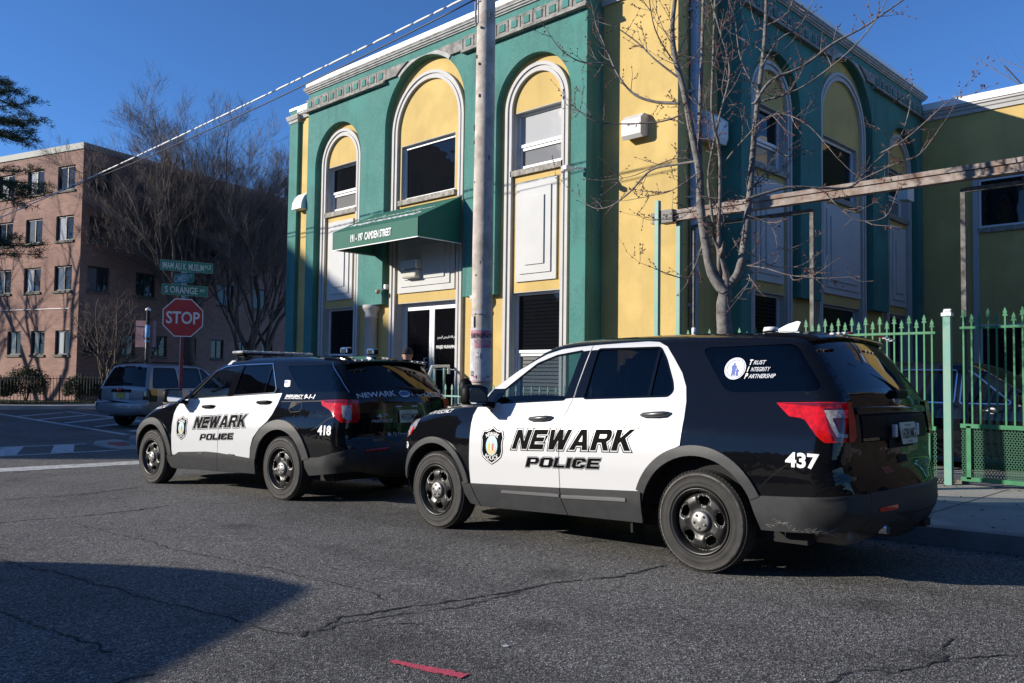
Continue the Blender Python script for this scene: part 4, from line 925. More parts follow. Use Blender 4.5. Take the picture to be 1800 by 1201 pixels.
# ------------------------------------------------------------ cars: a body surface described in side view
BLACK = mat('black_car_paint', (.004, .0042, .0052), .045, spec=.4, bump=.45, bscale=2.2)
WPAINT = mat('white_car_paint', (.58, .585, .59), .3, coat=.5)
CLAD = mat('grey_cladding', (.034, .035, .037), .5, var=.25, vscale=12, bump=.12, bscale=180, spec=.35)
TRIMB = mat('black_trim', (.005, .005, .006), .5, spec=.12)
RUB = mat('tyre_rubber', (.012, .0115, .011), .75, var=.5, vscale=8, col2=(.026, .024, .022))
RUBW = mat('tyre_scuff', (.16, .15, .135), .9, var=.6, vscale=20, col2=(.05, .05, .045))
STEEL = mat('black_steel_wheel', (.026, .025, .024), .36, metal=.25, spec=.5)
CAPM = mat('hub_cap_metal', (.36, .355, .34), .5, metal=.6, var=.35, vscale=20)
CHROME = mat('chrome', (.62, .62, .62), .12, metal=1.0)
GREYH = mat('grey_handle', (.10, .10, .105), .35, metal=.5)
DARKIN = mat('car_interior', (.018, .018, .02), .8)
UNDER = mat('underbody', (.010, .010, .010), .9)
TLRED = mat('tail_lamp_red', (.66, .008, .008), .1, coat=.25, var=.35, vscale=22, col2=(.28, .004, .006))
TLDARK = mat('tail_lamp_dark_red', (.12, .004, .006), .08, coat=1.0)
TLCLEAR = mat('tail_lamp_clear', (.42, .40, .40), .08, coat=1.0, var=.6, vscale=38, col2=(.12, .11, .11))
DECW = mat('white_decal', (.78, .78, .78), .45); DECB = mat('black_decal', (.0025, .0025, .003), .6, spec=.03); DECG = mat('silver_decal', (.55, .56, .60), .3)
GL_F = glass_mat('car_front_glass', (.62, .68, .70)); GL_R = glass_mat('car_privacy_glass', (.04, .042, .046)); GL_W = glass_mat('car_windshield', (.60, .66, .66))

def catmull(P_, k):
    P_ = [np.array(p, float) for p in P_]; out = []
    for i in range(len(P_)-1):
        p0, p1, p2, p3 = P_[max(i-1, 0)], P_[i], P_[i+1], P_[min(i+2, len(P_)-1)]
        for j in range(k):
            t = j/k; out.append(.5*((2*p1)+(p2-p0)*t+(2*p0-5*p1+4*p2-p3)*t*t+(3*p1-p0-3*p2+p3)*t**3))
    out.append(P_[-1]); return np.array(out)
class Body:
    """x = X(y,z) half-width graph; sil = rows (y, z, rx, rd, bulge): side silhouette from front bumper over the roof to rear bumper,
    with the rounding (rx across, rd along) of the edge there and how far the middle of the car stands proud of it"""
    def __init__(s, sil, ZS, WS, taper):
        s.S = catmull(sil, 6); s.ZS, s.WS = ZS, WS; s.taper = taper
        s.zz = np.linspace(0, 2.1, 421); w = np.interp(s.zz, ZS, WS); k = np.hanning(25); k /= k.sum(); s.ww = np.convolve(np.pad(w, 12, 'edge'), k, 'valid')
        a, b = s.S[:-1], s.S[1:]; s.a, s.b = a, b; s.d = b[:, :2]-a[:, :2]; s.l2 = (s.d**2).sum(1)+1e-12
    def W0(s, y, z): return np.interp(z, s.zz, s.ww)*np.interp(y, *s.taper)
    def near(s, P_):
        v = P_[:, None, :]-s.a[None, :, :2]; t = np.clip((v*s.d[None]).sum(2)/s.l2[None], 0, 1)
        q = s.a[None, :, :2]+t[..., None]*s.d[None]; D = ((P_[:, None, :]-q)**2).sum(2); i = D.argmin(1); r = np.arange(len(P_))
        tt = t[r, i]; par = s.a[i]*(1-tt)[:, None]+s.b[i]*tt[:, None]; n = np.stack([-s.d[i, 1], s.d[i, 0]], 1); n /= np.linalg.norm(n, axis=1)[:, None]
        return np.sqrt(D[r, i]), par, -n
    def X(s, P_):
        P_ = np.asarray(P_, float).reshape(-1, 2); out = np.empty(len(P_))
        for c in range(0, len(P_), 4000):
            p = P_[c:c+4000]; d, par, _ = s.near(p); rx, rd = par[:, 2], par[:, 3]; e = np.clip(d/rd, 0, 1)
            out[c:c+4000] = s.W0(p[:, 0], p[:, 1]) - rx*(1-np.sqrt(np.maximum(0, 1-(1-e)**2)))
        return out
    def side_normals(s, P_):
        P_ = np.asarray(P_, float); h = .004; gy = (s.X(P_+[h, 0])-s.X(P_-[h, 0]))/(2*h); gzz = (s.X(P_+[0, h])-s.X(P_-[0, h]))/(2*h)
        d, par, n = s.near(P_); N = np.stack([np.ones(len(P_)), -gy, -gzz], 1); N /= np.linalg.norm(N, axis=1)[:, None]
        m_ = d < .012; E = np.stack([np.full(len(P_), .25), n[:, 0], n[:, 1]], 1); E /= np.linalg.norm(E, axis=1)[:, None]; N[m_] = E[m_]; return N
    # middle strip: parameter i along silhouette, x across
    def strip_edge(s):
        return np.maximum(.05, s.W0(s.S[:, 0], s.S[:, 1]) - s.S[:, 2])
def poly2d(poly, holes=(), cell=.04, tess=None, cuts=()):
    """triangulate a polygon with holes and slice it on a grid; returns verts (n,2) and faces"""
    if tess is not None: V, T = tess
    else:
        rings = [list(poly)]+[list(h) for h in holes]; T = geometry.tessellate_polygon([[Vector((p[0], p[1], 0)) for p in r] for r in rings]); V = [p for r in rings for p in r]
    bm = bmesh.new(); vs_ = [bm.verts.new((p[0], p[1], 0)) for p in V]
    for t in T:
        try: bm.faces.new([vs_[i] for i in t])
        except ValueError: pass
    bmesh.ops.remove_doubles(bm, verts=bm.verts[:], dist=1e-5)
    xs = [p[0] for p in V]; ys = [p[1] for p in V]
    for ax, lo, hi in ((0, min(xs), max(xs)), (1, min(ys), max(ys))):
        k = math.ceil(lo/cell)
        while k*cell < hi:
            co = [0, 0, 0]; no = [0, 0, 0]; co[ax] = k*cell; no[ax] = 1
            bmesh.ops.bisect_plane(bm, geom=bm.verts[:]+bm.edges[:]+bm.faces[:], dist=1e-6, plane_co=co, plane_no=no); k += 1
    for yv in cuts: bmesh.ops.bisect_plane(bm, geom=bm.verts[:]+bm.edges[:]+bm.faces[:], dist=1e-6, plane_co=(yv, 0, 0), plane_no=(1, 0, 0))
    bm.verts.index_update(); bnd = [(e.verts[0].index, e.verts[1].index) for e in bm.edges if len(e.link_faces) == 1]
    # keep boundary direction
    bnd = []
    for f in bm.faces:
        if f.normal.z < 0: f.normal_flip()
    for e in bm.edges:
        if len(e.link_faces) == 1:
            l = e.link_loops[0]; bnd.append((l.vert.index, l.link_loop_next.vert.index))
    VV = np.array([v.co[:2] for v in bm.verts]).reshape(-1, 2); FF_ = [[v.index for v in f.verts] for f in bm.faces]; bm.free(); return VV, FF_, bnd
def mesh_from(name, V, faces, normals, m_, parent):
    me = bpy.data.meshes.new(name); me.from_pydata([tuple(v) for v in V], [], faces); me.update()
    me.shade_smooth(); me.materials.append(m_)
    if normals is not None: me.normals_split_custom_set_from_vertices([tuple(n) for n in normals])
    o = bpy.data.objects.new(name, me); COL.objects.link(o); o.parent = parent; return o
def side_panel(B, name, m_, parent, poly, off=0.0, holes=(), sides=(-1,), cell=.04, skirt=0.0, tess=None, cuts=()):
    """piece of the car's flank cut out in side view (y,z), laid on the body surface at an offset along its normal"""
    V, F_, bnd = poly2d(poly, holes, cell, tess, cuts); objs = []
    X = B.X(V); N = B.side_normals(V)
    for sgn in sides:
        Pn = np.stack([sgn*X, V[:, 0], V[:, 1]], 1); Nn = N*[sgn, 1, 1]; Q = Pn+Nn*off
        faces = [f if sgn < 0 else f[::-1] for f in F_]
        # side view (y,z) seen from -x: y,z,(-x) : orientation check
        faces = [f[::-1] for f in faces]
        Vt, Nt = [Q], [Nn]
        if skirt:
            base = len(Q); idx = sorted({i for e in bnd for i in e}); mp = {i: k for k, i in enumerate(idx)}; m_n = len(idx)
            dirs = np.zeros((m_n, 2))
            for a, b in bnd:
                d = V[b]-V[a]; d /= (np.linalg.norm(d)+1e-9); dirs[mp[a]] += [d[1], -d[0]]; dirs[mp[b]] += [d[1], -d[0]]
            dirs /= (np.linalg.norm(dirs, axis=1)[:, None]+1e-9)
            on = np.stack([np.zeros(m_n), dirs[:, 0], dirs[:, 1]], 1); mid = Nn[idx]*.7+on*.7; mid /= np.linalg.norm(mid, axis=1)[:, None]
            Vt += [Q[idx], Q[idx]-Nn[idx]*skirt]; Nt += [mid, on]
            for a, b in bnd:
                f = [base+mp[a], base+mp[b], base+m_n+mp[b], base+m_n+mp[a]]
                faces.append(f if sgn < 0 else f[::-1])
        objs.append(mesh_from(name, np.concatenate(Vt), faces, np.concatenate(Nt), m_, parent))
    return objs
def strip(B, name, m_, parent, i0, i1, off=0.0, nx=17, inset=0.0, trim=None, cross=None):
    """the part of the middle strip (hood, windshield, roof, tailgate...) between silhouette samples i0..i1"""
    S = B.S[i0:i1+1]; xe = B.strip_edge()[i0:i1+1]-inset; V, N = [], []
    T = np.gradient(B.S[:, :2], axis=0)[i0:i1+1]; n2 = np.stack([-T[:, 1], T[:, 0]], 1); n2 /= np.linalg.norm(n2, axis=1)[:, None]; n2 = -n2
    us = np.linspace(-1, 1, nx)
    for k in range(len(S)):
        for u in us:
            b = S[k, 4]*(1-u*u); V.append((u*xe[k], S[k, 0]+n2[k, 0]*b, S[k, 1]+n2[k, 1]*b))
            db = 2*S[k, 4]*u/xe[k]; nn = np.array([db, n2[k, 0], n2[k, 1]]); N.append(nn/np.linalg.norm(nn))
    V, N = np.array(V), np.array(N); V = V+N*off; F_ = []
    for k in range(len(S)-1):
        for j in range(nx-1): F_.append([k*nx+j, (k+1)*nx+j, (k+1)*nx+j+1, k*nx+j+1])
    return mesh_from(name, V, F_, N, m_, parent)
def strip_map(B, i0, i1):
    """(x, t) -> point, normal on the strip, t = height on the rear face; used for tailgate pieces"""
    S = B.S[i0:i1+1]; xe = B.strip_edge()[i0:i1+1]; T = np.gradient(B.S[:, :2], axis=0)[i0:i1+1]; n2 = np.stack([T[:, 1], -T[:, 0]], 1); n2 /= np.linalg.norm(n2, axis=1)[:, None]
    zs = S[:, 1][::-1]
    def f(P_):
        P_ = np.asarray(P_, float); it = lambda a: np.interp(P_[:, 1], zs, a[::-1])
        xe_ = it(xe); u = np.clip(P_[:, 0]/xe_, -1, 1); b = it(S[:, 4])*(1-u*u); ny, nz = it(n2[:, 0]), it(n2[:, 1])
        V = np.stack([P_[:, 0], it(S[:, 0])+ny*b, P_[:, 1]+nz*b], 1); N = np.stack([2*it(S[:, 4])*u/xe_, ny, nz], 1); return V, N/np.linalg.norm(N, axis=1)[:, None]
    return f
def rear_panel(fm, name, m_, parent, poly, off=0.0, holes=(), cell=.05, skirt=0.0, tess=None):
    V, F_, bnd = poly2d(poly, holes, cell, tess); P_, N = fm(V); Q = P_+N*off; faces = [list(f) for f in F_]
    if skirt:
        base = len(Q); Q = np.concatenate([Q, Q-N*skirt]); N = np.concatenate([N, N])
        for a, b in bnd: faces.append([a, base+a, base+b, b])
    return mesh_from(name, Q, faces, None if skirt else N, m_, parent)
def fit_tess(txt, box, **kw):
    V, T = text_tris(txt, **kw); xs = [v[0] for v in V]; ys = [v[1] for v in V]; x0, x1, y0, y1 = min(xs), max(xs), min(ys), max(ys); u0, w0, u1, w1 = box
    return [(u0+(x-x0)/(x1-x0)*(u1-u0), w0+(y-y0)/(y1-y0)*(w1-w0)) for x, y in V], T
# own block capitals for the door lettering: strokes as closed polygons on a 1 x 1 cell, sheared when placed
def stroke_letter(ch):
    w, b = .30, .255
    L = {'N': [[(0, 0), (w, 0), (w, .62), (1-w, 0), (1, 0), (1, 1), (1-w, 1), (1-w, .38), (w, 1), (0, 1)]],
     'E': [[(0, 0), (1, 0), (1, b), (w, b), (w, .39), (.9, .39), (.9, .61), (w, .61), (w, 1-b), (1, 1-b), (1, 1), (0, 1)]],
     'W': [[(.16, 0), (.40, 0), (.5, .48), (.60, 0), (.84, 0), (1, 1), (.80, 1), (.72, .42), (.60, 1), (.40, 1), (.28, .42), (.20, 1), (0, 1)]],
     'A': [[(0, 0), (w, 0), (.33, .20), (.67, .20), (1-w, 0), (1, 0), (.66, 1), (.34, 1)], [(.39, .40), (.5, .76), (.61, .40)]],
     'R': [[(0, 0), (w, 0), (w, .36), (.52, .36), (.72, 0), (1, 0), (.78, .40), (.93, .5), (.97, .7), (.93, .9), (.78, 1), (0, 1)], [(w, .57), (w, 1-b+.02), (.66, 1-b+.02), (.71, .74), (.71, .62), (.66, .57)]],
     'K': [[(0, 0), (w, 0), (w, .30), (.38, .42), (.70, 0), (1, 0), (.58, .58), (1, 1), (.70, 1), (w, .58), (w, 1), (0, 1)]],
     'P': [[(0, 0), (w, 0), (w, .32), (.80, .32), (.95, .42), (1, .66), (.95, .9), (.80, 1), (0, 1)], [(w, .54), (w, .78), (.68, .78), (.73, .74), (.73, .58), (.68, .54)]],
     'O': [[(.18, 0), (.82, 0), (1, .18), (1, .82), (.82, 1), (.18, 1), (0, .82), (0, .18)], [(w, .28), (w, .72), (.31, .77), (.69, .77), (1-w, .72), (1-w, .28), (.69, .23), (.31, .23)]],
     'L': [[(0, 0), (1, 0), (1, b), (w, b), (w, 1), (0, 1)]],
     'I': [[(0, 0), (1, 0), (1, 1), (0, 1)]],
     'C': [[(.18, 0), (.82, 0), (1, .18), (1, .36), (1-w, .36), (1-w, .28), (.69, .23), (.31, .23), (w, .28), (w, .72), (.31, .77), (.69, .77), (1-w, .72), (1-w, .64), (1, .64), (1, .82), (.82, 1), (.18, 1), (0, .82), (0, .18)]]}
    return L[ch]
def offset_ring(r, d):
    """grow a ring outwards by d (mitred, limited)"""
    n = len(r); A = sum(r[i][0]*r[(i+1) % n][1]-r[(i+1) % n][0]*r[i][1] for i in range(n)); s_ = 1 if A > 0 else -1; out = []
    for i in range(n):
        p0, p1, p2 = Vector(r[i-1]), Vector(r[i]), Vector(r[(i+1) % n]); a = (p1-p0).normalized(); b = (p2-p1).normalized(); n1 = Vector((a.y, -a.x))*s_; n2 = Vector((b.y, -b.x))*s_
        m_ = (n1+n2); m_ = m_.normalized() if m_.length > 1e-4 else n1; k = d/max(.45, m_.dot(n1)); out.append(tuple(p1+m_*k))
    return out
def block_word(B, name, parent, word, quad, gap=.16, widths=None, off=.0085, holes_ok=True, m1=None, m2=None, line=.007, sides=(-1,)):
    """word in heavy slanted capitals with a white gap and a thin outer outline; quad = (bottom-left, top-left, top-right, bottom-right) in side view"""
    widths = widths or [1]*len(word); tot = sum(widths)+gap*(len(word)-1); x = 0; BL, TL, TR, BR = [Vector(q) for q in quad]
    def place(p): return tuple((BL*(1-p[0])+BR*p[0])*(1-p[1])+(TL*(1-p[0])+TR*p[0])*p[1])
    first = None
    for ch, w in zip(word, widths):
        rings = [[place(((x+px*w)/tot, py)) for px, py in r] for r in stroke_letter(ch)]
        o1 = offset_ring(rings[0], line*1.25); o2 = offset_ring(rings[0], line*2.1); hs = rings[1:]
        inn = [offset_ring(h, -line*.0) for h in hs]
        a = side_panel(B, 'lettering', m1 or DECB, parent, o2, off, [o1], cell=.3)[0]
        side_panel(B, 'lettering', m1 or DECB, parent, rings[0], off, inn, cell=.3)
        x += w+gap
def arc_ring(cy, cz, ro, ri, a0, a1, n=28, sy=1.0):
    o = [(cy+ro*sy*math.cos(a), cz+ro*math.sin(a)) for a in np.linspace(a0, a1, n)]; i = [(cy+ri*sy*math.cos(a), cz+ri*math.sin(a)) for a in np.linspace(a1, a0, n)]; return o+i
def wheel(parent, x, y, r, sgn, seed=0, w=.235, bright=False, scuff=True):
    """tyre with sidewall and tread grooves, pressed steel rim with five openings, hub cap with five studs; axle along x"""
    T = Matrix.Translation((x, y, r)) @ Matrix(((0, 0, sgn, 0), (0, 1, 0, 0), (1, 0, 0, 0), (0, 0, 0, 1))) @ Matrix.Rotation(.3*seed, 4, 'Z')
    e = empty('wheel', (0, 0, 0)); e.parent = parent
    Rr = r*.66
    prof = [(Rr-.012, -.20), (Rr-.012, -w+.03), (Rr+.01, -w), (r-.035, -w+.005), (r-.008, -w+.03), (r, -w+.05)]
    for k in range(4): z0 = -w+.06+k*.045; prof += [(r, z0), (r-.008, z0+.003), (r-.008, z0+.011), (r, z0+.014)]
    prof += [(r, -.045), (r-.006, -.03), (r-.016, -.016), (r-.030, -.006), (r-.034, -.0045), (r-.036, -.007), (r-.07, .004), (Rr+.035, .004), (Rr+.022, -.001), (Rr+.018, .003), (Rr+.010, .000), (Rr, -.012), (Rr-.006, -.03)]
    ty = MB().lathe(prof, n=72, mtx=T).build('tyre', RUB, e, recalc=True)
    if scuff: MB().lathe([(r-.0335, -.0032), (r-.0275, -.0062), (r-.0225, -.0098)], n=72, mtx=T).build('scuff_ring', RUBW, ty)
    # tread blocks on the shoulder
    tb_ = MB()
    for k in range(72):
        a = 2*math.pi*k/72; tb_.box((0, 0, 0), (.006, .011, .035), T @ Matrix.Rotation(a, 4, 'Z') @ Matrix.Translation((r-.010, 0, -.035)) @ Matrix.Rotation(R_(35), 4, 'Y'))
    tb_.build('tread', RUB, ty)['kind'] = 'stuff'
    # rim barrel + face with holes
    rim = MB().lathe([(Rr-.004, -.004), (Rr+.001, -.0005), (Rr-.006, .0025), (Rr-.016, -.002), (Rr-.020, -.018), (Rr-.026, -.030), (Rr-.030, -.048), (Rr-.033, -.075)], n=64, mtx=T).lathe([(Rr-.030, -.05), (Rr-.040, -.20)], n=64, mtx=T).build('rim', STEEL, e, recalc=True)
    R1 = Rr-.031; outer = arc(0, 0, R1, 0, 2*math.pi, 72)[:-1]; holes = []
    hr0, hr1 = R1*.50, R1*.83
    for k in range(5):
        a0 = 2*math.pi*k/5+.62; pts = []; hr0, hr1 = R1*.575, R1*.845
        for (ra, da) in ((hr0, -.16), (hr0+.012, -.25), (hr1-.018, -.29), (hr1, -.20), (hr1+.003, 0), (hr1, .20), (hr1-.018, .29), (hr0+.012, .25), (hr0, .16), (hr0-.003, 0)): pts.append((ra*math.cos(a0+da), ra*math.sin(a0+da)))
        cl = catmull(pts+[pts[0]], 3)[:-1]; holes.append([tuple(p) for p in cl])
    def zf(rr): return float(np.interp(rr, [0, .05, R1*.36, R1*.46, R1*.66, R1*.88, R1*.95, R1], [-.028, -.028, -.028, -.032, -.018, -.026, -.050, -.060]))
    V, F_, bnd = poly2d(outer, holes, .014); hd = np.min([np.min(np.hypot(V[:, None, 0]-np.array(h)[None, :, 0], V[:, None, 1]-np.array(h)[None, :, 1]), axis=1) for h in holes], axis=0)
    Z = np.array([zf(math.hypot(*p)) for p in V]) - .016*np.clip(1-hd/.016, 0, 1)**1.5*(np.hypot(V[:, 0], V[:, 1]) < R1*.93)
    Q = [T @ Vector((V[i, 0], V[i, 1], Z[i])) for i in range(len(V))]; base = len(Q)
    faces = [list(f) for f in F_] if sgn > 0 else [list(f)[::-1] for f in F_]; Q2 = [T @ Vector((V[i, 0], V[i, 1], Z[i]-.03)) for i in range(len(V))]
    for a, b in bnd: faces.append([a, base+a, base+b, b])
    fo = mesh_from('wheel_face', Q+Q2, faces, None, STEEL, e)
    cap = MB().lathe([(0, .0), (.024, .0), (.027, -.003), (.060, -.004), (.070, -.008), (.075, -.018), (.075, -.034)], n=40, mtx=T).build('hub_cap', CAPM, e, recalc=True)
    for k in range(5):
        a = 2*math.pi*k/5+.0; MB().lathe([(0, .012), (.007, .010), (.010, .004), (.010, -.012)], (.048*math.cos(a), .048*math.sin(a), -.002), 12, T).build('wheel_stud', CAPM, cap, recalc=True)
    MB().lathe([(0, -.10), (.15, -.10), (.15, -.16), (0, -.16)], n=28, mtx=T).build('brake_disc', mat('brake_disc', (.10, .085, .07), .6, metal=.6), e)
    return e
def shell_interior(B, parent, belt, ya, yb, seats=((-1.62, .37), (-1.62, -.37)), rear_seat=-2.55):
    """floor, dashboard, seats, wheel and mirror seen through the glass"""
    MB().box((0, (ya+yb)/2, .34), (1.62, abs(ya-yb), .16)).build('underbody', UNDER, parent)
    MB().prism([(-.55, .5), (-.55, 1.10), (-.75, 1.14), (-1.0, 1.08), (-1.06, .85), (-1.0, .5)], lambda u, w, n: Vector((n, u, w)), -.78, .78).build('dashboard', DARKIN, parent)
    sw = MB().lathe([(.185, -.012), (.197, 0), (.185, .012), (.173, 0), (.185, -.012)], n=28, mtx=Matrix.Translation((-.37, -1.18, 1.0)) @ Matrix.Rotation(R_(62), 4, 'X')).bar((-.37, -1.18, 1.0), (-.37, -1.0, .92), .05).bar((-.54, -1.18, 1.0), (-.2, -1.18, 1.0), .03)
    sw.build('steering_wheel', TRIMB, parent)
    for y, x in seats:
        s_ = MB().box((x, y+.22, .70), (.5, .52, .16), bevel=.05).box((0, 0, 0), (.48, .14, .62), Matrix.Translation((x, y-.10, 1.03)) @ Matrix.Rotation(R_(-14), 4, 'X'), bevel=.05).build('seat', DARKIN, parent)
        MB().box((0, 0, 0), (.26, .10, .18), Matrix.Translation((x, y-.22, 1.44)), bevel=.04).build('headrest', DARKIN, s_)
    MB().box((0, rear_seat, .8), (1.3, .5, .2), bevel=.05).box((0, rear_seat-.3, 1.08), (1.3, .16, .55), bevel=.05).build('rear_seat', DARKIN, parent)
    MB().box((0, -1.98, 1.18), (1.25, .03, .78)).build('cage', mat('cage_mesh', (.03, .03, .03), .5), parent)
    MB().prism([(-1.25, .44), (-3.7, .44), (-3.7, 1.02), (-2.2, .92), (-1.25, .5)], lambda u, w, n: Vector((n, u, w)), -.86, .86).build('cabin_lining', UNDER, parent)
def place_car(e, x, y, a, fa=0.0):
    """ground point under the front axle, heading a from +y towards +x, tilted to the street's fall"""
    f = Vector((math.sin(a), math.cos(a), -SLOPE)).normalized(); r = Vector((math.cos(a), -math.sin(a), 0)); u = r.cross(f)
    e.matrix_world = Matrix(((r.x, f.x, u.x, x), (r.y, f.y, u.y, y), (r.z, f.z, u.z, gz(y)), (0, 0, 0, 1)))
def cut_arches(sil, low, arches):
    """closed side outline: silhouette + lower edge (rear to front) with wheel arches (cy, cz, r) cut in"""
    pts = [tuple(p[:2]) for p in sil]
    for item in low:
        if len(item) == 2: pts.append(item)
        else:
            cy, cz, r, a0, a1 = item; pts += [(cy+r*math.cos(a), cz+r*math.sin(a)) for a in np.linspace(a0, a1, 30)]
    return pts
def shield(B, parent, cy, cz, h, off):
    k = h/.335; up = [(0, .168), (.045, .140), (.095, .128), (.125, .135), (.150, .075), (.138, .045), (.134, 0), (.140, -.055), (.120, -.105), (.07, -.138), (.0, -.172)]
    ring = [(cy+p*k*.98, cz+q*k) for p, q in up]+[(cy-p*k*.98, cz+q*k) for p, q in up[-2:0:-1]]
    sc = lambda f: [(cy+(p-cy)*f, cz+(q-cz)*f) for p, q in ring]
    a = side_panel(B, 'badge', DECB, parent, sc(1.0), off)[0]; side_panel(B, 'badge_line', DECW, a, sc(.95), off+.0010); side_panel(B, 'badge_field', DECB, a, sc(.89), off+.0020)
    ov = [(cy+.072*k*math.cos(t), cz-.005*k+.088*k*math.sin(t)) for t in np.linspace(0, 2*math.pi, 33)[:-1]]
    side_panel(B, 'badge_oval', mat('badge_sky', (.36, .58, .70), .5), a, ov, off+.0030)
    gr_ = [(cy+.067*k*math.cos(t), cz-.005*k+.083*k*math.sin(t)) for t in np.linspace(math.pi+.35, 2*math.pi-.35, 14)]
    side_panel(B, 'badge_ground', mat('badge_sand', (.55, .44, .24), .5), a, gr_, off+.0040)
    TW = mat('badge_tower', (.60, .60, .52), .5); YL_ = mat('badge_yellow', (.50, .48, .08), .5); RD_ = mat('badge_red', (.5, .06, .05), .5)
    for dx, w, h0, m_ in ((-.035, .02, .05, YL_), (-.01, .024, .075, TW), (.018, .018, .045, RD_), (.036, .016, .03, TW)):
        side_panel(B, 'badge_tower', m_, a, rect(cy-(dx+w/2)*k, cz-.045*k, cy-(dx-w/2)*k, cz+(h0-.03)*k), off+.0050)
    for txt, zc, bend in (('NEWARK', .098, 1), ('POLICE', -.112, -1)):
        V, T = fit_tess(txt, (-.5, -.5, .5, .5), offset=.012); V2 = []
        for u, v in V:   # bent on an arc
            R0 = .16; an = u*1.02; rr = R0+v*.036*bend; px = rr*math.sin(an); pz = bend*(rr*math.cos(an)-R0)
            V2.append((cy-px*k, cz+(zc+pz)*k))
        side_panel(B, 'lettering', DECW, a, None, off+.0030, tess=(V2, T), cell=.5)
    return a
def side_text(B, parent, txt, box, off, m_=None, shear=0.0, bold=.02, skew=0.0, name='lettering'):
    """box in side view: (y_left, z0, y_right, z1), reading from the front of the car to the rear"""
    V, T = fit_tess(txt, (0, 0, 1, 1), offset=bold, shear=shear); y0, z0, y1, z1 = box
    V2 = [(y0+(y1-y0)*u, z0+(z1-z0)*v+skew*u) for u, v in V]; return side_panel(B, name, m_ or DECW, parent, None, off, tess=(V2, T), cell=.3)[0]
def rear_text(fm, parent, txt, box, off, m_=None, bold=.02, name='lettering'):
    V, T = fit_tess(txt, (0, 0, 1, 1), offset=bold); x0, z0, x1, z1 = box
    return rear_panel(fm, name, m_ or DECW, parent, None, off, tess=([(x0+(x1-x0)*u, z0+(z1-z0)*v) for u, v in V], T), cell=.3)
def plate(parent, c, txt, tilt, w=.305, h=.152, col=(.62, .60, .46)):
    PLM = mat('plate_cream', col, .5, var=.1, vscale=20); INKP = mat('plate_ink', (.02, .02, .03), .5)
    M_ = Matrix.Translation(c) @ Matrix.Rotation(R_(tilt), 4, 'X')
    Fp = lambda u, q, n: M_ @ Vector((u, -n, q))
    p = MB().prism(rrect(-w/2, -h/2, w/2, h/2, .012, 3), Fp, 0, .006).build('licence_plate', PLM, parent)
    text_obj('lettering', txt, Fp, INKP, p, (-w*.43, -h*.26, w*.43, h*.22), .0085, offset=.008); text_obj('lettering', 'New Jersey', Fp, INKP, p, (-w*.2, h*.29, w*.2, h*.42), .0085)
    text_obj('lettering', 'MUNICIPAL', Fp, INKP, p, (-w*.14, -h*.44, w*.14, -h*.35), .0085)
    return p
# ------------------------------------------------------------ the two police cars
PI = math.pi
SILV = mat('satin_moulding', (.45, .45, .46), .3, metal=.9)
def ring_panel(B, name, m_, par, cy, cz, ro, ri, a0, a1, off, sides, skirt=.03): return side_panel(B, name, m_, par, arc_ring(cy, cz, ro, ri, a0, a1), off, sides=sides, skirt=skirt, cell=.06)
def sil_y(B, z, front=False):
    """y of the silhouette's rear (or front) edge at height z"""
    S = B.S; n = len(S); k = S[:, 1].argmax(); seg_ = S[:k] if front else S[k:]
    o = seg_[:, 1].argsort(); return float(np.interp(z, seg_[o, 1], seg_[o, 0]))
def edge_poly(B, z0, z1, n=8):
    S = B.S; k = S[:, 1].argmax(); S2, xe = S[k:], B.strip_edge()[k:]; o = S2[:, 1].argsort(); zz_ = np.linspace(z0, z1, n); xx = np.interp(zz_, S2[o, 1], xe[o])+.004
    return [(-x, z) for x, z in zip(xx, zz_)][::-1] + [(x, z) for x, z in zip(xx, zz_)]
def door_handle(B, par, y0, y1, z0, z1, m_, sides=(-1, 1), cap=True):
    cy, cz = (y0+y1)/2, (z0+z1)/2
    for s_ in sides:
        x = float(B.X([(cy, cz)])[0]); a = math.atan2(z1-z0, y1-y0)
        rec = side_panel(B, 'handle_recess', None or MATS['white_car_paint'], par, [(cy+.065*math.cos(t), cz+.045*math.sin(t)) for t in np.linspace(0, 2*PI, 25)[:-1]], .0075, sides=(s_,), cell=.03)[0]
        mb = MB(); pts = [Vector((s_*(x+o), y, z)) for y, z, o in ((y0+.004, z0, .012), (y0+(y1-y0)*.12, z0+(z1-z0)*.12, .034), (cy, cz, .042), (y0+(y1-y0)*.8, z0+(z1-z0)*.8, .038), (y1-(.004 if y1 > y0 else -.004), z1, .012))]
        mb.tube([p for p in pts], [.012, .019, .021, .020, .012], 12); mb.build('door_handle', m_, par, recalc=True)
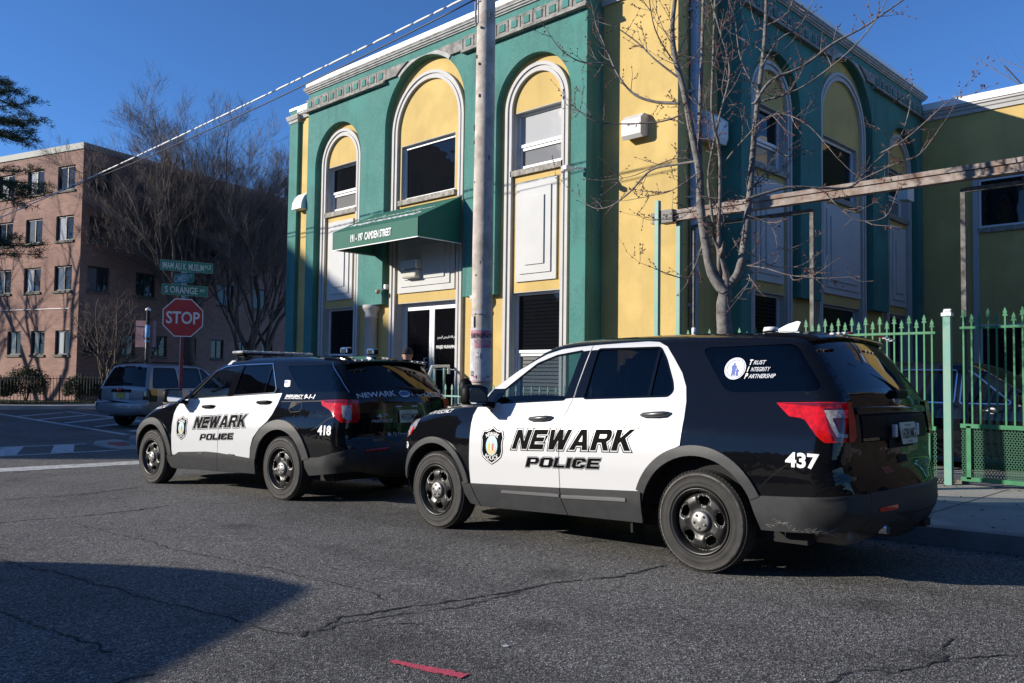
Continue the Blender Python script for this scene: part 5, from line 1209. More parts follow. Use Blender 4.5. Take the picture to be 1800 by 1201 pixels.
def police_car(name, label, c):
    e = empty(name, (0, 0, 0), label, 'police car', 'police cars parked along the kerb')
    B = Body(c['sil'], c['ZS'], c['WS'], c['taper']); both = (-1, 1)
    base = cut_arches(B.S, c['low'], None)
    body = side_panel(B, 'body', BLACK, e, base, 0, c['windows'], sides=(-1,), cell=.03, cuts=np.arange(sil_y(B, 1.0)-.06, sil_y(B, 1.0)+.30, .0107))[0]
    side_panel(B, 'flank', BLACK, body, base, 0, c['windows'], sides=(1,), cell=.05)
    r6 = lambda k: 6*k
    I = c['idx']
    strip(B, 'bumper', BLACK, body, 0, r6(I['nose'])); strip(B, 'hood', BLACK, body, r6(I['nose']), r6(I['cowl']))
    strip(B, 'windshield', GL_W, e, r6(I['cowl']), r6(I['wtop'])); strip(B, 'roof', BLACK, body, r6(I['wtop']), r6(I['rtop']))
    strip(B, 'rear_window', GL_R, e, r6(I['rtop']), r6(I['rbase'])); gate = strip(B, 'tailgate', BLACK, e, r6(I['rbase']), r6(I['bump'])); strip(B, 'bumper', BLACK, body, r6(I['bump']), len(B.S)-1)
    # arch liners
    for cy, cz, r in c['liners']:
        for s_ in both:
            mb = MB()
            for k in range(24):
                a0, a1 = PI*k/24, PI*(k+1)/24; x0, x1 = s_*.50, s_*(.935)
                mb.face([(x0, cy+r*math.cos(a0), cz+r*math.sin(a0)), (x1, cy+r*math.cos(a0), cz+r*math.sin(a0)), (x1, cy+r*math.cos(a1), cz+r*math.sin(a1)), (x0, cy+r*math.cos(a1), cz+r*math.sin(a1))])
            mb.face([(s_*.5, cy+r*math.cos(PI*k/24), cz+r*math.sin(PI*k/24)) for k in range(25)])
            mb.build('arch_liner', UNDER, body, recalc=False)
    shell_interior(B, e, 1.2, .55, c['sil'][-1][0]+.25, rear_seat=c['rear_seat'])
    # doors, glass, pillars
    for key, hole in (('door_front', 0), ('door_rear', 1)):
        for s_ in both:
            d = side_panel(B, 'door', WPAINT, e, c[key], .006, c['door_holes'][hole], sides=(s_,), cell=.035, skirt=.012)[0]
    for k, (w, g) in enumerate(zip(c['glass'], c['glass_mats'])):
        for s_ in both: side_panel(B, 'side_window', g, e, w, -.004, sides=(s_,), cell=.08)
    for p, off in c['black_trim']:
        for s_ in both: side_panel(B, 'window_pillar', BLACK, e, p, off, sides=(s_,), cell=.08, skirt=.004)
    for p in c['dark_glass']:
        for s_ in both: side_panel(B, 'side_window', GL_RO, e, p, .002, sides=(s_,), cell=.08)
    for p, off in c['clad']:
        if callable(p): p = p(B)
        for s_ in both: side_panel(B, 'cladding', CLAD, e, p, off, sides=(s_,), cell=.06, skirt=.02)
    for cy, cz, ro, ri, a0, a1 in c['flares']:
        for s_ in both: ring_panel(B, 'wheel_arch', CLAD, e, cy, cz, ro, ri, a0, a1, .020, (s_,))
    for p, off, m_ in c['strips']:
        for s_ in both: side_panel(B, 'door_moulding', m_, e, p, off, sides=(s_,), cell=.3, skirt=.008)
    for w, a, bz in c['wheels']:
        for s_ in both: wheel(e, s_*c['track'], w, c['wr'], s_, seed=a+(s_ > 0)*1.3)
    for h in c['handles']: door_handle(B, e, *h)
    return e, B, gate
GL_RO = glass_mat('car_dark_glass', (.02,)*3, .015, opaque=(.005, .006, .008))
def round_poly(pts, r=.03, n=4):
    out = []
    for i in range(len(pts)):
        p0, p1, p2 = Vector(pts[i-1]), Vector(pts[i]), Vector(pts[(i+1) % len(pts)]); a, b = (p0-p1), (p2-p1); k = min(r, a.length*.4, b.length*.4); a, b = p1+a.normalized()*k, p1+b.normalized()*k
        for j in range(n+1): t = j/n; out.append(tuple(a*(1-t)**2+p1*2*t*(1-t)+b*t*t))
    return out
ZS = [.1, .2, .3, .45, .7, .85, 1.0, 1.08, 1.2, 1.4, 1.55, 1.65, 1.72, 1.78, 1.9]
WS = [.90, .93, .955, .985, 1.0, .995, .97, .945, .90, .825, .765, .72, .67, .6, .4]
# ---- nearer car, unit 437
W1 = [round_poly([(-.79, 1.20), (-.80, 1.30), (-1.126, 1.533), (-1.325, 1.598), (-1.60, 1.631), (-1.565, 1.43), (-1.53, 1.234)], .02),
      round_poly([(-1.735, 1.245), (-1.765, 1.639), (-2.385, 1.631), (-2.46, 1.54), (-2.56, 1.36), (-2.577, 1.30), (-2.545, 1.268)], .03),
      round_poly([(-2.76, 1.625), (-3.50, 1.629), (-3.735, 1.30), (-3.03, 1.288)], .07)]
grow_ = lambda w, d: offset_ring(w, d)
c437 = dict(sil=[(.58, .27, .30, .30, .25), (.66, .40, .32, .32, .26), (.68, .60, .32, .32, .26), (.66, .85, .32, .32, .26), (.57, 1.00, .30, .25, .2), (.40, 1.072, .22, .14, .08), (.10, 1.135, .18, .10, .05),
    (-.25, 1.185, .16, .08, .05), (-.42, 1.215, .10, .06, .05), (-.60, 1.32, .06, .06, .06), (-.786, 1.44, .05, .06, .06), (-1.0, 1.57, .05, .06, .055), (-1.214, 1.688, .07, .07, .04), (-1.46, 1.738, .11, .08, .03),
    (-2.0, 1.752, .13, .09, .03), (-2.63, 1.745, .13, .09, .03), (-3.15, 1.722, .13, .09, .03), (-3.42, 1.702, .13, .09, .03), (-3.55, 1.665, .12, .10, .03), (-3.65, 1.56, .13, .13, .05), (-3.83, 1.29, .16, .16, .06),
    (-3.865, 1.18, .18, .18, .06), (-3.88, 1.0, .18, .18, .06), (-3.88, .80, .2, .2, .06), (-3.92, .70, .25, .25, .10), (-3.95, .60, .3, .3, .12), (-3.94, .47, .3, .3, .12), (-3.84, .37, .3, .3, .12)],
    ZS=ZS, WS=WS, taper=([-4.1, -3.3, -2.6, -.3, .5, .9], [.955, .985, 1, 1, .97, .93]),
    low=[(-3.33, .353), (-2.84, .36, .478, PI, 0), (-2.35, .30), (-.60, .262), (-.44, .275), (.03, .36, .455, PI, 0), (.49, .30)],
    windows=W1, idx=dict(nose=4, cowl=8, wtop=12, rtop=18, rbase=20, bump=24), liners=[(-2.84, .36, .49), (.03, .36, .467)], rear_seat=-2.6,
    door_front=[(-.487, .464), (-.476, .60), (-.48, .75), (-.477, .96), (-.481, 1.08), (-.51, 1.15), (-.565, 1.195), (-.60, 1.262), (-.645, 1.315), (-.913, 1.484), (-1.10, 1.575), (-1.203, 1.622), (-1.363, 1.661), (-1.52, 1.674), (-1.684, 1.682), (-1.682, 1.59), (-1.62, 1.242), (-1.59, 1.15), (-1.558, 1.08), (-1.550, .96), (-1.555, .504)],
    door_rear=[(-1.692, 1.682), (-2.0, 1.690), (-2.242, 1.694), (-2.354, 1.684), (-2.446, 1.645), (-2.534, 1.552), (-2.633, 1.436), (-2.69, 1.33), (-2.715, 1.22), (-2.722, 1.10), (-2.717, 1.0), (-2.711, .90), (-2.60, .85), (-2.45, .73), (-2.365, .541), (-1.563, .505), (-1.558, .96), (-1.566, 1.08), (-1.598, 1.15), (-1.628, 1.242), (-1.690, 1.59)],
    door_holes=[[grow_(W1[0], .008)], [grow_(W1[1], .008)]],
    glass=[grow_(w, .012) for w in W1], glass_mats=[GL_F, GL_R, GL_R],
    black_trim=[([(-1.594, 1.634), (-1.679, 1.640), (-1.617, 1.240), (-1.527, 1.232), (-1.565, 1.43)], .0085), ([(-1.694, 1.640), (-1.77, 1.642), (-1.737, 1.243), (-1.632, 1.240)], .0085), ([(-.575, 1.197), (-.66, 1.318), (-.81, 1.322), (-.797, 1.196)], .0085),
        ([(-2.372, 1.637), (-2.398, 1.630), (-2.388, 1.262), (-2.360, 1.262)], .0065)] + [(r_ , .0088) for r_ in ()],
    dark_glass=[],
    clad=[([(-.487, .462), (-1.553, .502), (-1.565, .40), (-1.612, .286), (-.60, .262), (-.545, .34)], .012), ([(-1.563, .503), (-2.363, .541), (-2.36, .30), (-1.622, .286), (-1.575, .40)], .012), ([(-.37, .469), (-.478, .464), (-.535, .34), (-.588, .266), (-.455, .28), (-.40, .36)], .014),
          (lambda B: [(-3.255, .583), (-3.55, .596), (-3.75, .607)]+[(sil_y(B, z), z) for z in np.linspace(.622, .372, 12)]+[(-3.335, .356), (-3.30, .45)], .014), ([(.50, .455), (.672, .455), (.655, .38), (.59, .28), (.50, .31), (.47, .38)], .014)],
    flares=[(-2.84, .36, .545, .472, .36, 2.72), (.03, .36, .505, .449, .20, 2.93)],
    strips=[([(-.883, .432), (-.880, .410), (-1.550, .430), (-1.550, .453)], .020, SILV), ([(-1.575, .424), (-2.226, .452), (-2.228, .480), (-1.575, .449)], .020, SILV)],
    wheels=[(0.0, .4, 0), (-2.865, 1.7, 0)], track=.985, wr=.3635, handles=[(-1.19, -1.452, 1.060, 1.080, GREYH), (-2.345, -2.603, 1.115, 1.133, GREYH)])
car1, B1, gate1 = police_car('police_suv', 'black and white police SUV numbered 437, nearest the camera', c437)
fm1 = strip_map(B1, 6*19, len(B1.S)-1)
mx = lambda p: [(-a, b) for a, b in p][::-1]
# rounded window edges: thin black surround
for w in W1[:2]:
    for s_ in (-1, 1): side_panel(B1, 'window_seal', BLACK, car1, grow_(w, .017), .0068, [grow_(w, .002)], sides=(s_,), cell=.12)
side_panel(B1, 'window_seal', BLACK, car1, grow_(W1[2], .014), .0015, [grow_(W1[2], .001)], cell=.12)
# lamps
TLp = round_poly([(-3.425, 1.215), (sil_y(B1, 1.222)+.002, 1.222), (sil_y(B1, .96)+.002, .962), (-3.776, .958), (-3.736, .993), (-3.645, 1.101), (-3.60, 1.118), (-3.53, 1.124)], .012)
for s_ in (-1, 1):
    t = side_panel(B1, 'tail_lamp', TLRED, car1, TLp, .014, sides=(s_,), cell=.03, skirt=.02)[0]
    side_panel(B1, 'lamp_border', TLDARK, t, [(-3.44, 1.211), (sil_y(B1, 1.217), 1.217), (sil_y(B1, 1.18), 1.185), (-3.70, 1.193)], .0165, sides=(s_,), cell=.05)
    side_panel(B1, 'lamp_border', TLDARK, t, [(-3.745, 1.185), (sil_y(B1, 1.18)+.003, 1.183), (sil_y(B1, .97)+.003, .968), (-3.815, .972)], .0160, sides=(s_,), cell=.04)
    side_panel(B1, 'reversing_lamp', TLCLEAR, t, [(-3.752, 1.165), (sil_y(B1, 1.17)+.006, 1.170), (sil_y(B1, 1.12)+.006, 1.12), (-3.80, 1.115), (-3.838, 1.02), (sil_y(B1, 1.01)+.01, 1.012), (sil_y(B1, .99)+.01, .992), (-3.83, .995)], .0180, sides=(s_,), cell=.04)
    xe = float(np.interp(1.1, [.9, 1.3], [.80, .74]))
    rear_panel(fm1, 'lamp_inner', TLRED, t, [(s_*q, z) for q, z in ((xe+.02, 1.222), (xe-.07, 1.222), (xe-.06, 1.0), (xe-.03, .962), (xe+.05, .962))][::s_], .014)
    side_panel(B1, 'headlight', TLCLEAR, car1, [(.30, 1.028), (.42, 1.018), (sil_y(B1, .98, True), .985), (sil_y(B1, .85, True), .86), (.45, .845), (.33, .944)], .006, sides=(s_,), cell=.05)
    side_panel(B1, 'reflector', TLRED, car1, [(.35, .945), (.375, .95), (.41, .875), (.39, .87)], .009, sides=(s_,), cell=.05)
# lettering, badge, numbers
block_word(B1, 'NEWARK', car1, 'NEWARK', [(-1.018, .800), (-1.075, .965), (-2.315, 1.006), (-2.275, .840)], gap=.17, widths=[1, .9, 1.35, 1.1, 1.05, 1.05], line=.0074)
block_word(B1, 'POLICE', car1, 'POLICE', [(-1.185, .655), (-1.213, .737), (-1.995, .768), (-1.97, .684)], gap=.16, widths=[1, 1.05, .85, .32, 1, .95], line=.0034)
shield(B1, car1, -.773, .82, .335, .0085)
side_text(B1, car1, '437', (-3.524, .792, -3.748, .893), .004, bold=.035, skew=-.006)
side_text(B1, car1, '4TH PRECINCT', (.232, 1.068, -.165, 1.102), .004, bold=.02, shear=.25, skew=.03)
sl_ = side_panel(B1, 'window_seal_emblem', DECW, car1, [(-3.067+.084*math.cos(t), 1.461+.080*math.sin(t)) for t in np.linspace(0, 2*PI, 41)[:-1]], .004)[0]
BLUED = mat('blue_decal', (.05, .10, .38), .5)
side_panel(B1, 'emblem_ring', BLUED, sl_, [(-3.067+.078*math.cos(t), 1.461+.074*math.sin(t)) for t in np.linspace(0, 2*PI, 41)[:-1]], .005, [[(-3.067+.062*math.cos(t), 1.461+.059*math.sin(t)) for t in np.linspace(0, 2*PI, 41)[:-1]]])
side_panel(B1, 'emblem_ring', DECW, sl_, [(-3.067+.0735*math.cos(t), 1.461+.0700*math.sin(t)) for t in np.linspace(0, 2*PI, 41)[:-1]], .0055, [[(-3.067+.0665*math.cos(t), 1.461+.0635*math.sin(t)) for t in np.linspace(0, 2*PI, 41)[:-1]]])
for cy, cz, h in ((-3.058, 1.455, .095), (-3.088, 1.435, .055)):
    w = h*.17
    side_panel(B1, 'emblem_figure', BLUED, sl_, [(cy+w, cz-h/2), (cy+w*.9, cz), (cy+w*1.3, cz+h*.12), (cy+w*1.1, cz+h*.3), (cy+w*.35, cz+h*.34), (cy+w*.45, cz+h*.45), (cy, cz+h*.52), (cy-w*.45, cz+h*.45), (cy-w*.35, cz+h*.34), (cy-w*1.1, cz+h*.28), (cy-w*1.4, cz+h*.05), (cy-w*.9, cz), (cy-w*.9, cz-h/2), (cy-w*.15, cz-h/2), (cy, cz-h*.1), (cy+w*.15, cz-h/2)], .0055)
for k, (t0, t1) in enumerate((('T', 'RUST'), ('I', 'NTEGRITY'), ('P', 'ARTNERSHIP'))):
    y0 = -3.178+.011*k; z = 1.502-.049*k
    side_text(B1, car1, t0, (y0+.004, z-.019, y0-.022 if t0 != 'I' else y0-.012, z+.021), .005, bold=.03, shear=.3)
    side_text(B1, car1, t1, (y0-.026, z-.016, y0-.026-(.097, .148, .205)[k], z+.014), .005, DECG, bold=.02, shear=.3)
side_text(B1, car1, 'SAFELITE' if False else 'GLASS', (-3.17, 1.318, -3.23, 1.330), .003, mat('etched_mark', (.12, .13, .14), .5), bold=.0) if False else None
# panel seams
def seam(B, par, pts, w=.006, off=.0012, m_=TRIMB, name='panel_gap'):
    P_ = [Vector(p) for p in pts]; l, r = [], []
    for i, p in enumerate(P_):
        d = (P_[min(i+1, len(P_)-1)]-P_[max(i-1, 0)]).normalized(); n = Vector((-d.y, d.x))*w/2; l.append(tuple(p+n)); r.append(tuple(p-n))
    return side_panel(B, name, m_, par, l+r[::-1], off, cell=.1)
seam(B1, car1, [(-3.29, .60), (-3.42, .72), (-3.55, .82), (-3.66, .885), (-3.78, .935), (-3.85, .955)]); seam(B1, car1, [(-3.60, 1.292), (-3.7, 1.262), (-3.78, 1.258), (sil_y(B1, 1.255), 1.256)], .007)
seam(B1, car1, [(-.472, .47), (-.470, .75), (-.468, .96), (-.472, 1.08), (-.50, 1.155), (-.55, 1.2)], .010, .0015)
seam(B1, car1, [(-.42, 1.185), (-.2, 1.158), (.1, 1.108), (.3, 1.06), (.42, 1.02)], .007)
seam(B1, car1, [(-2.80, 1.69), (-3.3, 1.675), (-3.5, 1.66)], .006)
# tailgate fittings
rear_panel(fm1, 'garnish', TRIMB, gate1, rect(-.62, .955, .62, 1.135), .006, skirt=.006); rear_panel(fm1, 'trim_bar', BLACK, gate1, rect(-.66, 1.137, .66, 1.185), .016, skirt=.016)
rear_panel(fm1, 'plate_recess', UNDER, gate1, rect(-.24, .90, .24, 1.12), .0075)
ey = float(fm1([(0, 1.235)])[0][0][1])
em = MB().lathe([(0, .010), (.075, .008), (.088, .006), (.09, 0)], n=32, mtx=Matrix.Translation((0, ey-.001, 1.235)) @ Matrix.Rotation(R_(86), 4, 'X') @ Matrix.Diagonal((1, .42, 1, 1))).build('emblem', CHROME, gate1)
MB().lathe([(0, .0125), (.070, .011), (.074, .008)], n=32, mtx=Matrix.Translation((0, ey-.001, 1.235)) @ Matrix.Rotation(R_(86), 4, 'X') @ Matrix.Diagonal((1, .40, 1, 1))).build('emblem_field', mat('emblem_blue', (.02, .05, .16), .2, coat=1), em)
plate(gate1, (.0, -3.985, 1.000), '16281MG', -8)
for s_ in (-1, 1): MB().box((s_*.215, -3.97, 1.02), (.045, .03, .09), bevel=.008).build('plate_strobe', mat('strobe_lens', (.55, .57, .62), .15), gate1)
rear_text(fm1, gate1, 'POLICE INTERCEPTOR', (-.615, .962, -.40, .980), .0085, CHROME, bold=.01)
rear_panel(fm1, 'rear_handle', UNDER, gate1, rect(-.09, .775, .09, .84), .004); rear_panel(fm1, 'reflector', mat('dull_red', (.16, .02, .02), .3), gate1, rect(-.42, .71, -.30, .76), .003)
rear_panel(fm1, 'bumper_cladding', CLAD, car1, edge_poly(B1, .376, .624), .014, skirt=.012); rear_panel(fm1, 'bumper_valance', UNDER, car1, [(-.46, .38), (.46, .38), (.40, .50), (-.40, .50)], .016)
for s_ in (-1, 1):
    rear_panel(fm1, 'reflector', TLRED, car1, [(s_*.58, .505), (s_*.40, .515), (s_*.40, .540), (s_*.58, .530)][::s_], .018)
    MB().tube([(s_*.42, -3.6, .36), (s_*.42, -3.98, .37)], .04, 14).build('exhaust', CHROME, car1)
MB().box((-.45, -3.55, .33), (.5, .55, .14), bevel=.05).build('muffler', mat('muffler_metal', (.16, .14, .12), .55, metal=.6), car1); MB().box((.12, -4.0, .36), (.12, .12, .05)).build('tow_tongue', UNDER, car1)
gy = lambda z: float(fm1([(0, z)])[0][0][1])
MB().tube([(0.05, gy(1.30)-.02, 1.295), (-.05, gy(1.36)-.018, 1.36), (-.42, float(fm1([(-.42, 1.50)])[0][0][1])-.015, 1.49)], [.018, .011, .007], 8).box((.02, gy(1.285)-.03, 1.275), (.24, .07, .06), bevel=.02).build('wiper', TRIMB, car1)
# spoiler with strobes, roof fin, aerial
sp = MB().prism([(-3.30, 1.725), (-3.30, 1.758), (-3.5, 1.752), (-3.70, 1.722), (-3.735, 1.700), (-3.70, 1.678), (-3.52, 1.685)], lambda u, w, n: Vector((n, u*(1-.03*abs(n/.62)**2)-.05*0+.0, w-.035*(n/.62)**2)), -.62, .62)
bmesh.ops.bisect_plane(sp.bm, geom=sp.bm.verts[:]+sp.bm.edges[:]+sp.bm.faces[:], plane_co=(0, 0, 0), plane_no=(1, 0, 0))
for q in (.15, .3, .45, .56):
    for s_ in (-1, 1): bmesh.ops.bisect_plane(sp.bm, geom=sp.bm.verts[:]+sp.bm.edges[:]+sp.bm.faces[:], plane_co=(s_*q, 0, 0), plane_no=(1, 0, 0))
for v in sp.bm.verts: v.co.z += .030*(1-(v.co.x/.62)**2)
spo = sp.build('spoiler', BLACK, car1); bv = spo.modifiers.new('b', 'BEVEL'); bv.width = .012; bv.segments = 2
STW = mat('strobe_white', (.60, .56, .56), .2)
for k in range(4):
    for s_ in (-1, 1): MB().box((s_*(.30+.085*k), -3.712+.006*k, 1.695+.006*(3-k)), (.06, .03, .016), bevel=.004).build('strobe', STW if k != 0 else TLDARK, spo)
MB().prism([(-3.02, 1.77), (-3.20, 1.765), (-3.228, 1.835), (-3.20, 1.843), (-3.12, 1.822), (-3.05, 1.79)], lambda u, w, n: Vector((-.05+n*(1.9-w)*4, u, w)), -.028, .028).build('roof_fin', COPING, car1)
MB().lathe([(0, 0), (.02, 0), (.018, .06), (0, .065)], (-.10, -2.30, 1.775), 12).build('aerial_base', COPING, car1); MB().lathe([(0, 0), (.06, 0), (.05, .03), (0, .035)], (-.2, -3.05, 1.765), 12).build('aerial_base', COPING, car1)
# mirror, spotlight, push bar, mud flap
def mirror(B, par, s_, y, z, sc=1.0):
    x = .96
    mb = MB().box((s_*(x+.16), y, z+.07), (.26, .13, .19), bevel=.05); h = mb.build('mirror', TRIMB, par)
    for p in h.data.polygons: p.use_smooth = True
    MB().bar((s_*(x-.05), y-.02, z-.02), (s_*(x+.10), y, z), .10, .05).build('mirror_arm', TRIMB, h)
    MB().prism(rrect(-.11, -.075, .11, .075, .03), lambda u, w, n: Vector((s_*(x+.16)+u, y-.066-n, z+.07+w)), 0, .003).build('mirror_glass', mat('mirror_glass', (.75, .78, .8), .01, metal=1.0), h)
    MB().prism([(-.10, 0), (.10, 0), (.11, .02), (-.11, .02)], lambda u, w, n: Vector((s_*(x+.16)+u, y+n, z-.035+w)), -.05, .05).build('mirror_lamp', TLCLEAR, h)
for s_ in (-1, 1): mirror(B1, car1, s_, -.66, 1.195)
def spotlight(par, p, d, r=.075):
    M_ = Matrix.Translation(p) @ Vector(d).to_track_quat('Z', 'Y').to_matrix().to_4x4()
    MB().lathe([(0, -.11), (.03, -.105), (.055, -.07), (r*.95, -.01), (r, .03), (r, .05)], n=24, mtx=M_).build('spotlight', TRIMB, par).data.shade_smooth()
    MB().lathe([(0, .052), (r*.96, .050), (r, .045)], n=24, mtx=M_).build('spotlight_lens', CHROME, par); MB().bar(Vector(p), Vector(p)+Vector((.12, -.06, -.13)), .02).build('spotlight_arm', TRIMB, par)
spotlight(car1, (-.93, -.36, 1.315), (.1, -.1, -1))
pb = MB()
for s_ in (-1, 1):
    pb.tube([(s_*.66, .74, .52), (s_*.74, .72, .62), (s_*.77, .68, .86), (s_*.75, .60, 1.02), (s_*.68, .64, 1.06), (s_*.60, .76, 1.0), (s_*.36, .96, .98), (0, .98, .98)], .016, 10).tube([(s_*.36, .96, .45), (s_*.36, 1.0, 1.05)], .035, 8)
pb.build('push_bar', TRIMB, car1)
MB().box((-.86, -2.24, .27), (.16, .02, .12)).build('mud_flap', UNDER, car1)
side_text(B1, car1, '437', (.44, .735, .52, .80), .004, bold=.03)
# scuffs on the bumper corner
rnd = random.Random(3); SC = mat('paint_scuff', (.15, .145, .135), .9)
mb = MB()
for k in range(100):
    t = rnd.random(); y = -3.37-.42*t; z0 = .372+.055*math.exp(-((t-.22)/.25)**2)+.012*(t > .6); z = z0-abs(rnd.gauss(0, .010))+rnd.gauss(0, .004); L = rnd.uniform(.004, .022) if rnd.random() < .85 else rnd.uniform(.03, .05); a = rnd.gauss(.15, .35); w_ = rnd.uniform(.0015, .004)
    q = np.array([(y, z), (y-L*math.cos(a), z+L*math.sin(a)), (y-L*math.cos(a), z+L*math.sin(a)+w_), (y, z+w_)]); X_ = B1.X(q); N_ = B1.side_normals(q)
    mb.face([Vector((-x, p[0], p[1]))+Vector((-n[0], n[1], n[2]))*.0155 for x, p, n in zip(X_, q, N_)])
mb.build('scuff', SC, car1, recalc=False)['kind'] = 'stuff'
place_car(car1, 6.2894, 6.1572, -.0082)

# ---- farther car, unit 418
W2 = [round_poly([(-.90, 1.207), (-1.022, 1.335), (-1.307, 1.561), (-1.482, 1.618), (-1.72, 1.637), (-1.729, 1.234)], .025),
      round_poly([(-1.866, 1.631), (-2.476, 1.645), (-2.60, 1.49), (-2.712, 1.345), (-2.694, 1.288), (-1.861, 1.253)], .03),
      round_poly([(-2.802, 1.617), (-3.72, 1.609), (-4.01, 1.30), (-3.281, 1.296), (-3.169, 1.346)], .06)]
c418 = dict(sil=[(.58, .27, .30, .30, .25), (.66, .40, .32, .32, .26), (.68, .60, .32, .32, .26), (.64, .82, .32, .32, .26), (.48, .95, .30, .25, .2), (.30, 1.02, .24, .16, .10), (.06, 1.105, .2, .12, .07),
    (-.35, 1.165, .16, .08, .06), (-.56, 1.195, .10, .06, .05), (-.70, 1.27, .06, .06, .06), (-.90, 1.41, .05, .06, .06), (-1.10, 1.555, .05, .06, .055), (-1.31, 1.675, .07, .07, .04), (-1.60, 1.739, .11, .08, .03),
    (-1.97, 1.759, .13, .09, .03), (-2.5, 1.75, .13, .09, .03), (-2.93, 1.735, .13, .09, .03), (-3.5, 1.70, .13, .09, .03), (-3.70, 1.672, .12, .10, .03), (-3.80, 1.60, .13, .13, .05), (-4.03, 1.29, .16, .16, .06),
    (-4.08, 1.18, .18, .18, .06), (-4.10, 1.0, .18, .18, .06), (-4.10, .80, .2, .2, .06), (-4.14, .68, .25, .25, .10), (-4.17, .58, .3, .3, .12), (-4.15, .46, .3, .3, .12), (-4.04, .38, .3, .3, .12)],
    ZS=ZS, WS=WS, taper=([-4.3, -3.5, -2.8, -.3, .5, .9], [.955, .985, 1, 1, .97, .93]),
    low=[(-3.52, .32), (-2.985, .375, .478, PI, 0), (-2.48, .28), (-.62, .248), (-.48, .26), (-.0, .375, .472, PI, 0), (.49, .30)],
    windows=W2, idx=dict(nose=4, cowl=8, wtop=12, rtop=18, rbase=20, bump=24), liners=[(-2.985, .375, .49), (0, .375, .485)], rear_seat=-2.75,
    door_front=[(-.555, .43), (-.560, .62), (-.566, .834), (-.572, 1.0), (-.60, 1.09), (-.659, 1.157), (-.76, 1.193), (-.88, 1.202), (-1.79, 1.237), (-1.73, 1.20), (-1.672, 1.13), (-1.668, 1.0), (-1.70, .80), (-1.688, .60), (-1.68, .512), (-1.30, .505), (-.80, .475), (-.65, .44)],
    door_rear=[(-1.80, 1.237), (-2.40, 1.262), (-2.883, 1.280), (-2.862, 1.15), (-2.81, 1.02), (-2.74, .94), (-2.60, .85), (-2.47, .73), (-2.41, .60), (-2.39, .476), (-1.688, .512), (-1.698, .60), (-1.710, .80), (-1.676, 1.0), (-1.68, 1.13), (-1.738, 1.20)],
    door_holes=[[], []], glass=[grow_(w, .012) for w in W2], glass_mats=[GL_F, GL_R, GL_R],
    black_trim=[([(-1.725, 1.645), (-1.872, 1.650), (-1.866, 1.243), (-1.732, 1.238)], .0085), ([(-2.472, 1.648), (-2.50, 1.62), (-2.53, 1.283), (-2.495, 1.283)], .0065), ([(-.70, 1.205), (-.80, 1.30), (-1.0, 1.33), (-.905, 1.207)], .006)], dark_glass=[],
    clad=[([(-.42, .42), (-.54, .435), (-.65, .443), (-.74, .48), (-1.41, .515), (-1.682, .512), (-1.665, .40), (-1.63, .274), (-.62, .248), (-.49, .262), (-.43, .34)], .012), ([(-1.69, .512), (-2.40, .476), (-2.50, .47), (-2.47, .285), (-1.638, .274), (-1.672, .40)], .012),
          (lambda B: [(-3.46, .525), (-3.69, .54), (-3.95, .60), (-4.08, .637)]+[(sil_y(B, z), z) for z in np.linspace(.648, .384, 12)]+[(-3.525, .325), (-3.47, .42)], .014), ([(.50, .455), (.672, .455), (.655, .38), (.59, .28), (.50, .31), (.47, .40)], .014)],
    flares=[(-2.985, .375, .585, .470, .20, 2.88), (0, .375, .56, .468, .10, 3.05)],
    strips=[([(-1.233, .478), (-1.236, .492), (-1.352, .496), (-1.352, .482)], .020, CHROME), ([(-1.95, .498), (-1.95, .512), (-2.07, .508), (-2.07, .494)], .020, CHROME)],
    wheels=[(0.0, .9, 0), (-3.025, 2.3, 0)], track=.99, wr=.38, handles=[(-1.255, -1.53, 1.100, 1.112, TRIMB), (-2.445, -2.735, 1.165, 1.176, TRIMB)])
car2, B2, gate2 = police_car('police_suv', 'black and white police SUV numbered 418 with roof light bar, farther of the two', c418)
fm2 = strip_map(B2, 6*19, len(B2.S)-1)
# chrome window surround
outl = [(-.80, 1.205), (-.977, 1.335), (-1.254, 1.578), (-1.464, 1.645), (-1.9, 1.658), (-2.48, 1.660), (-2.60, 1.52), (-2.745, 1.335), (-2.73, 1.278), (-2.3, 1.262), (-1.79, 1.240), (-.88, 1.200)]
inn_ = offset_ring(outl, -.013)
for s_ in (-1, 1): side_panel(B2, 'chrome_surround', CHROME, car2, outl, .0075, [inn_], sides=(s_,), cell=.12)
side_panel(B2, 'window_seal', BLACK, car2, grow_(W2[2], .014), .0015, [grow_(W2[2], .001)], cell=.12)
TLq = round_poly([(-3.653, 1.195), (sil_y(B2, 1.2)+.002, 1.204), (sil_y(B2, .95)+.002, .945), (-4.03, .945), (-3.96, 1.01), (-3.855, 1.085), (-3.70, 1.136)], .012)
for s_ in (-1, 1):
    t = side_panel(B2, 'tail_lamp', TLRED, car2, TLq, .014, sides=(s_,), cell=.03, skirt=.02)[0]
    side_panel(B2, 'lamp_border', TLDARK, t, [(-3.68, 1.190), (sil_y(B2, 1.19)+.002, 1.199), (sil_y(B2, 1.16)+.002, 1.165), (-3.75, 1.168)], .0165, sides=(s_,), cell=.05)
    side_panel(B2, 'reversing_lamp', TLCLEAR, t, [(-4.00, 1.135), (sil_y(B2, 1.13)+.004, 1.142), (sil_y(B2, .96)+.004, .962), (-4.04, 1.0)], .0180, sides=(s_,), cell=.04)
    rear_panel(fm2, 'lamp_inner', TLRED, t, [(s_*q, z) for q, z in ((.80, 1.20), (.70, 1.20), (.70, 1.0), (.74, .945), (.82, .945))][::s_], .014)
    side_panel(B2, 'headlight', TLCLEAR, car2, [(.18, .985), (.33, .97), (sil_y(B2, .93, True), .935), (sil_y(B2, .82, True), .83), (.45, .80), (.3, .92)], .006, sides=(s_,), cell=.05)
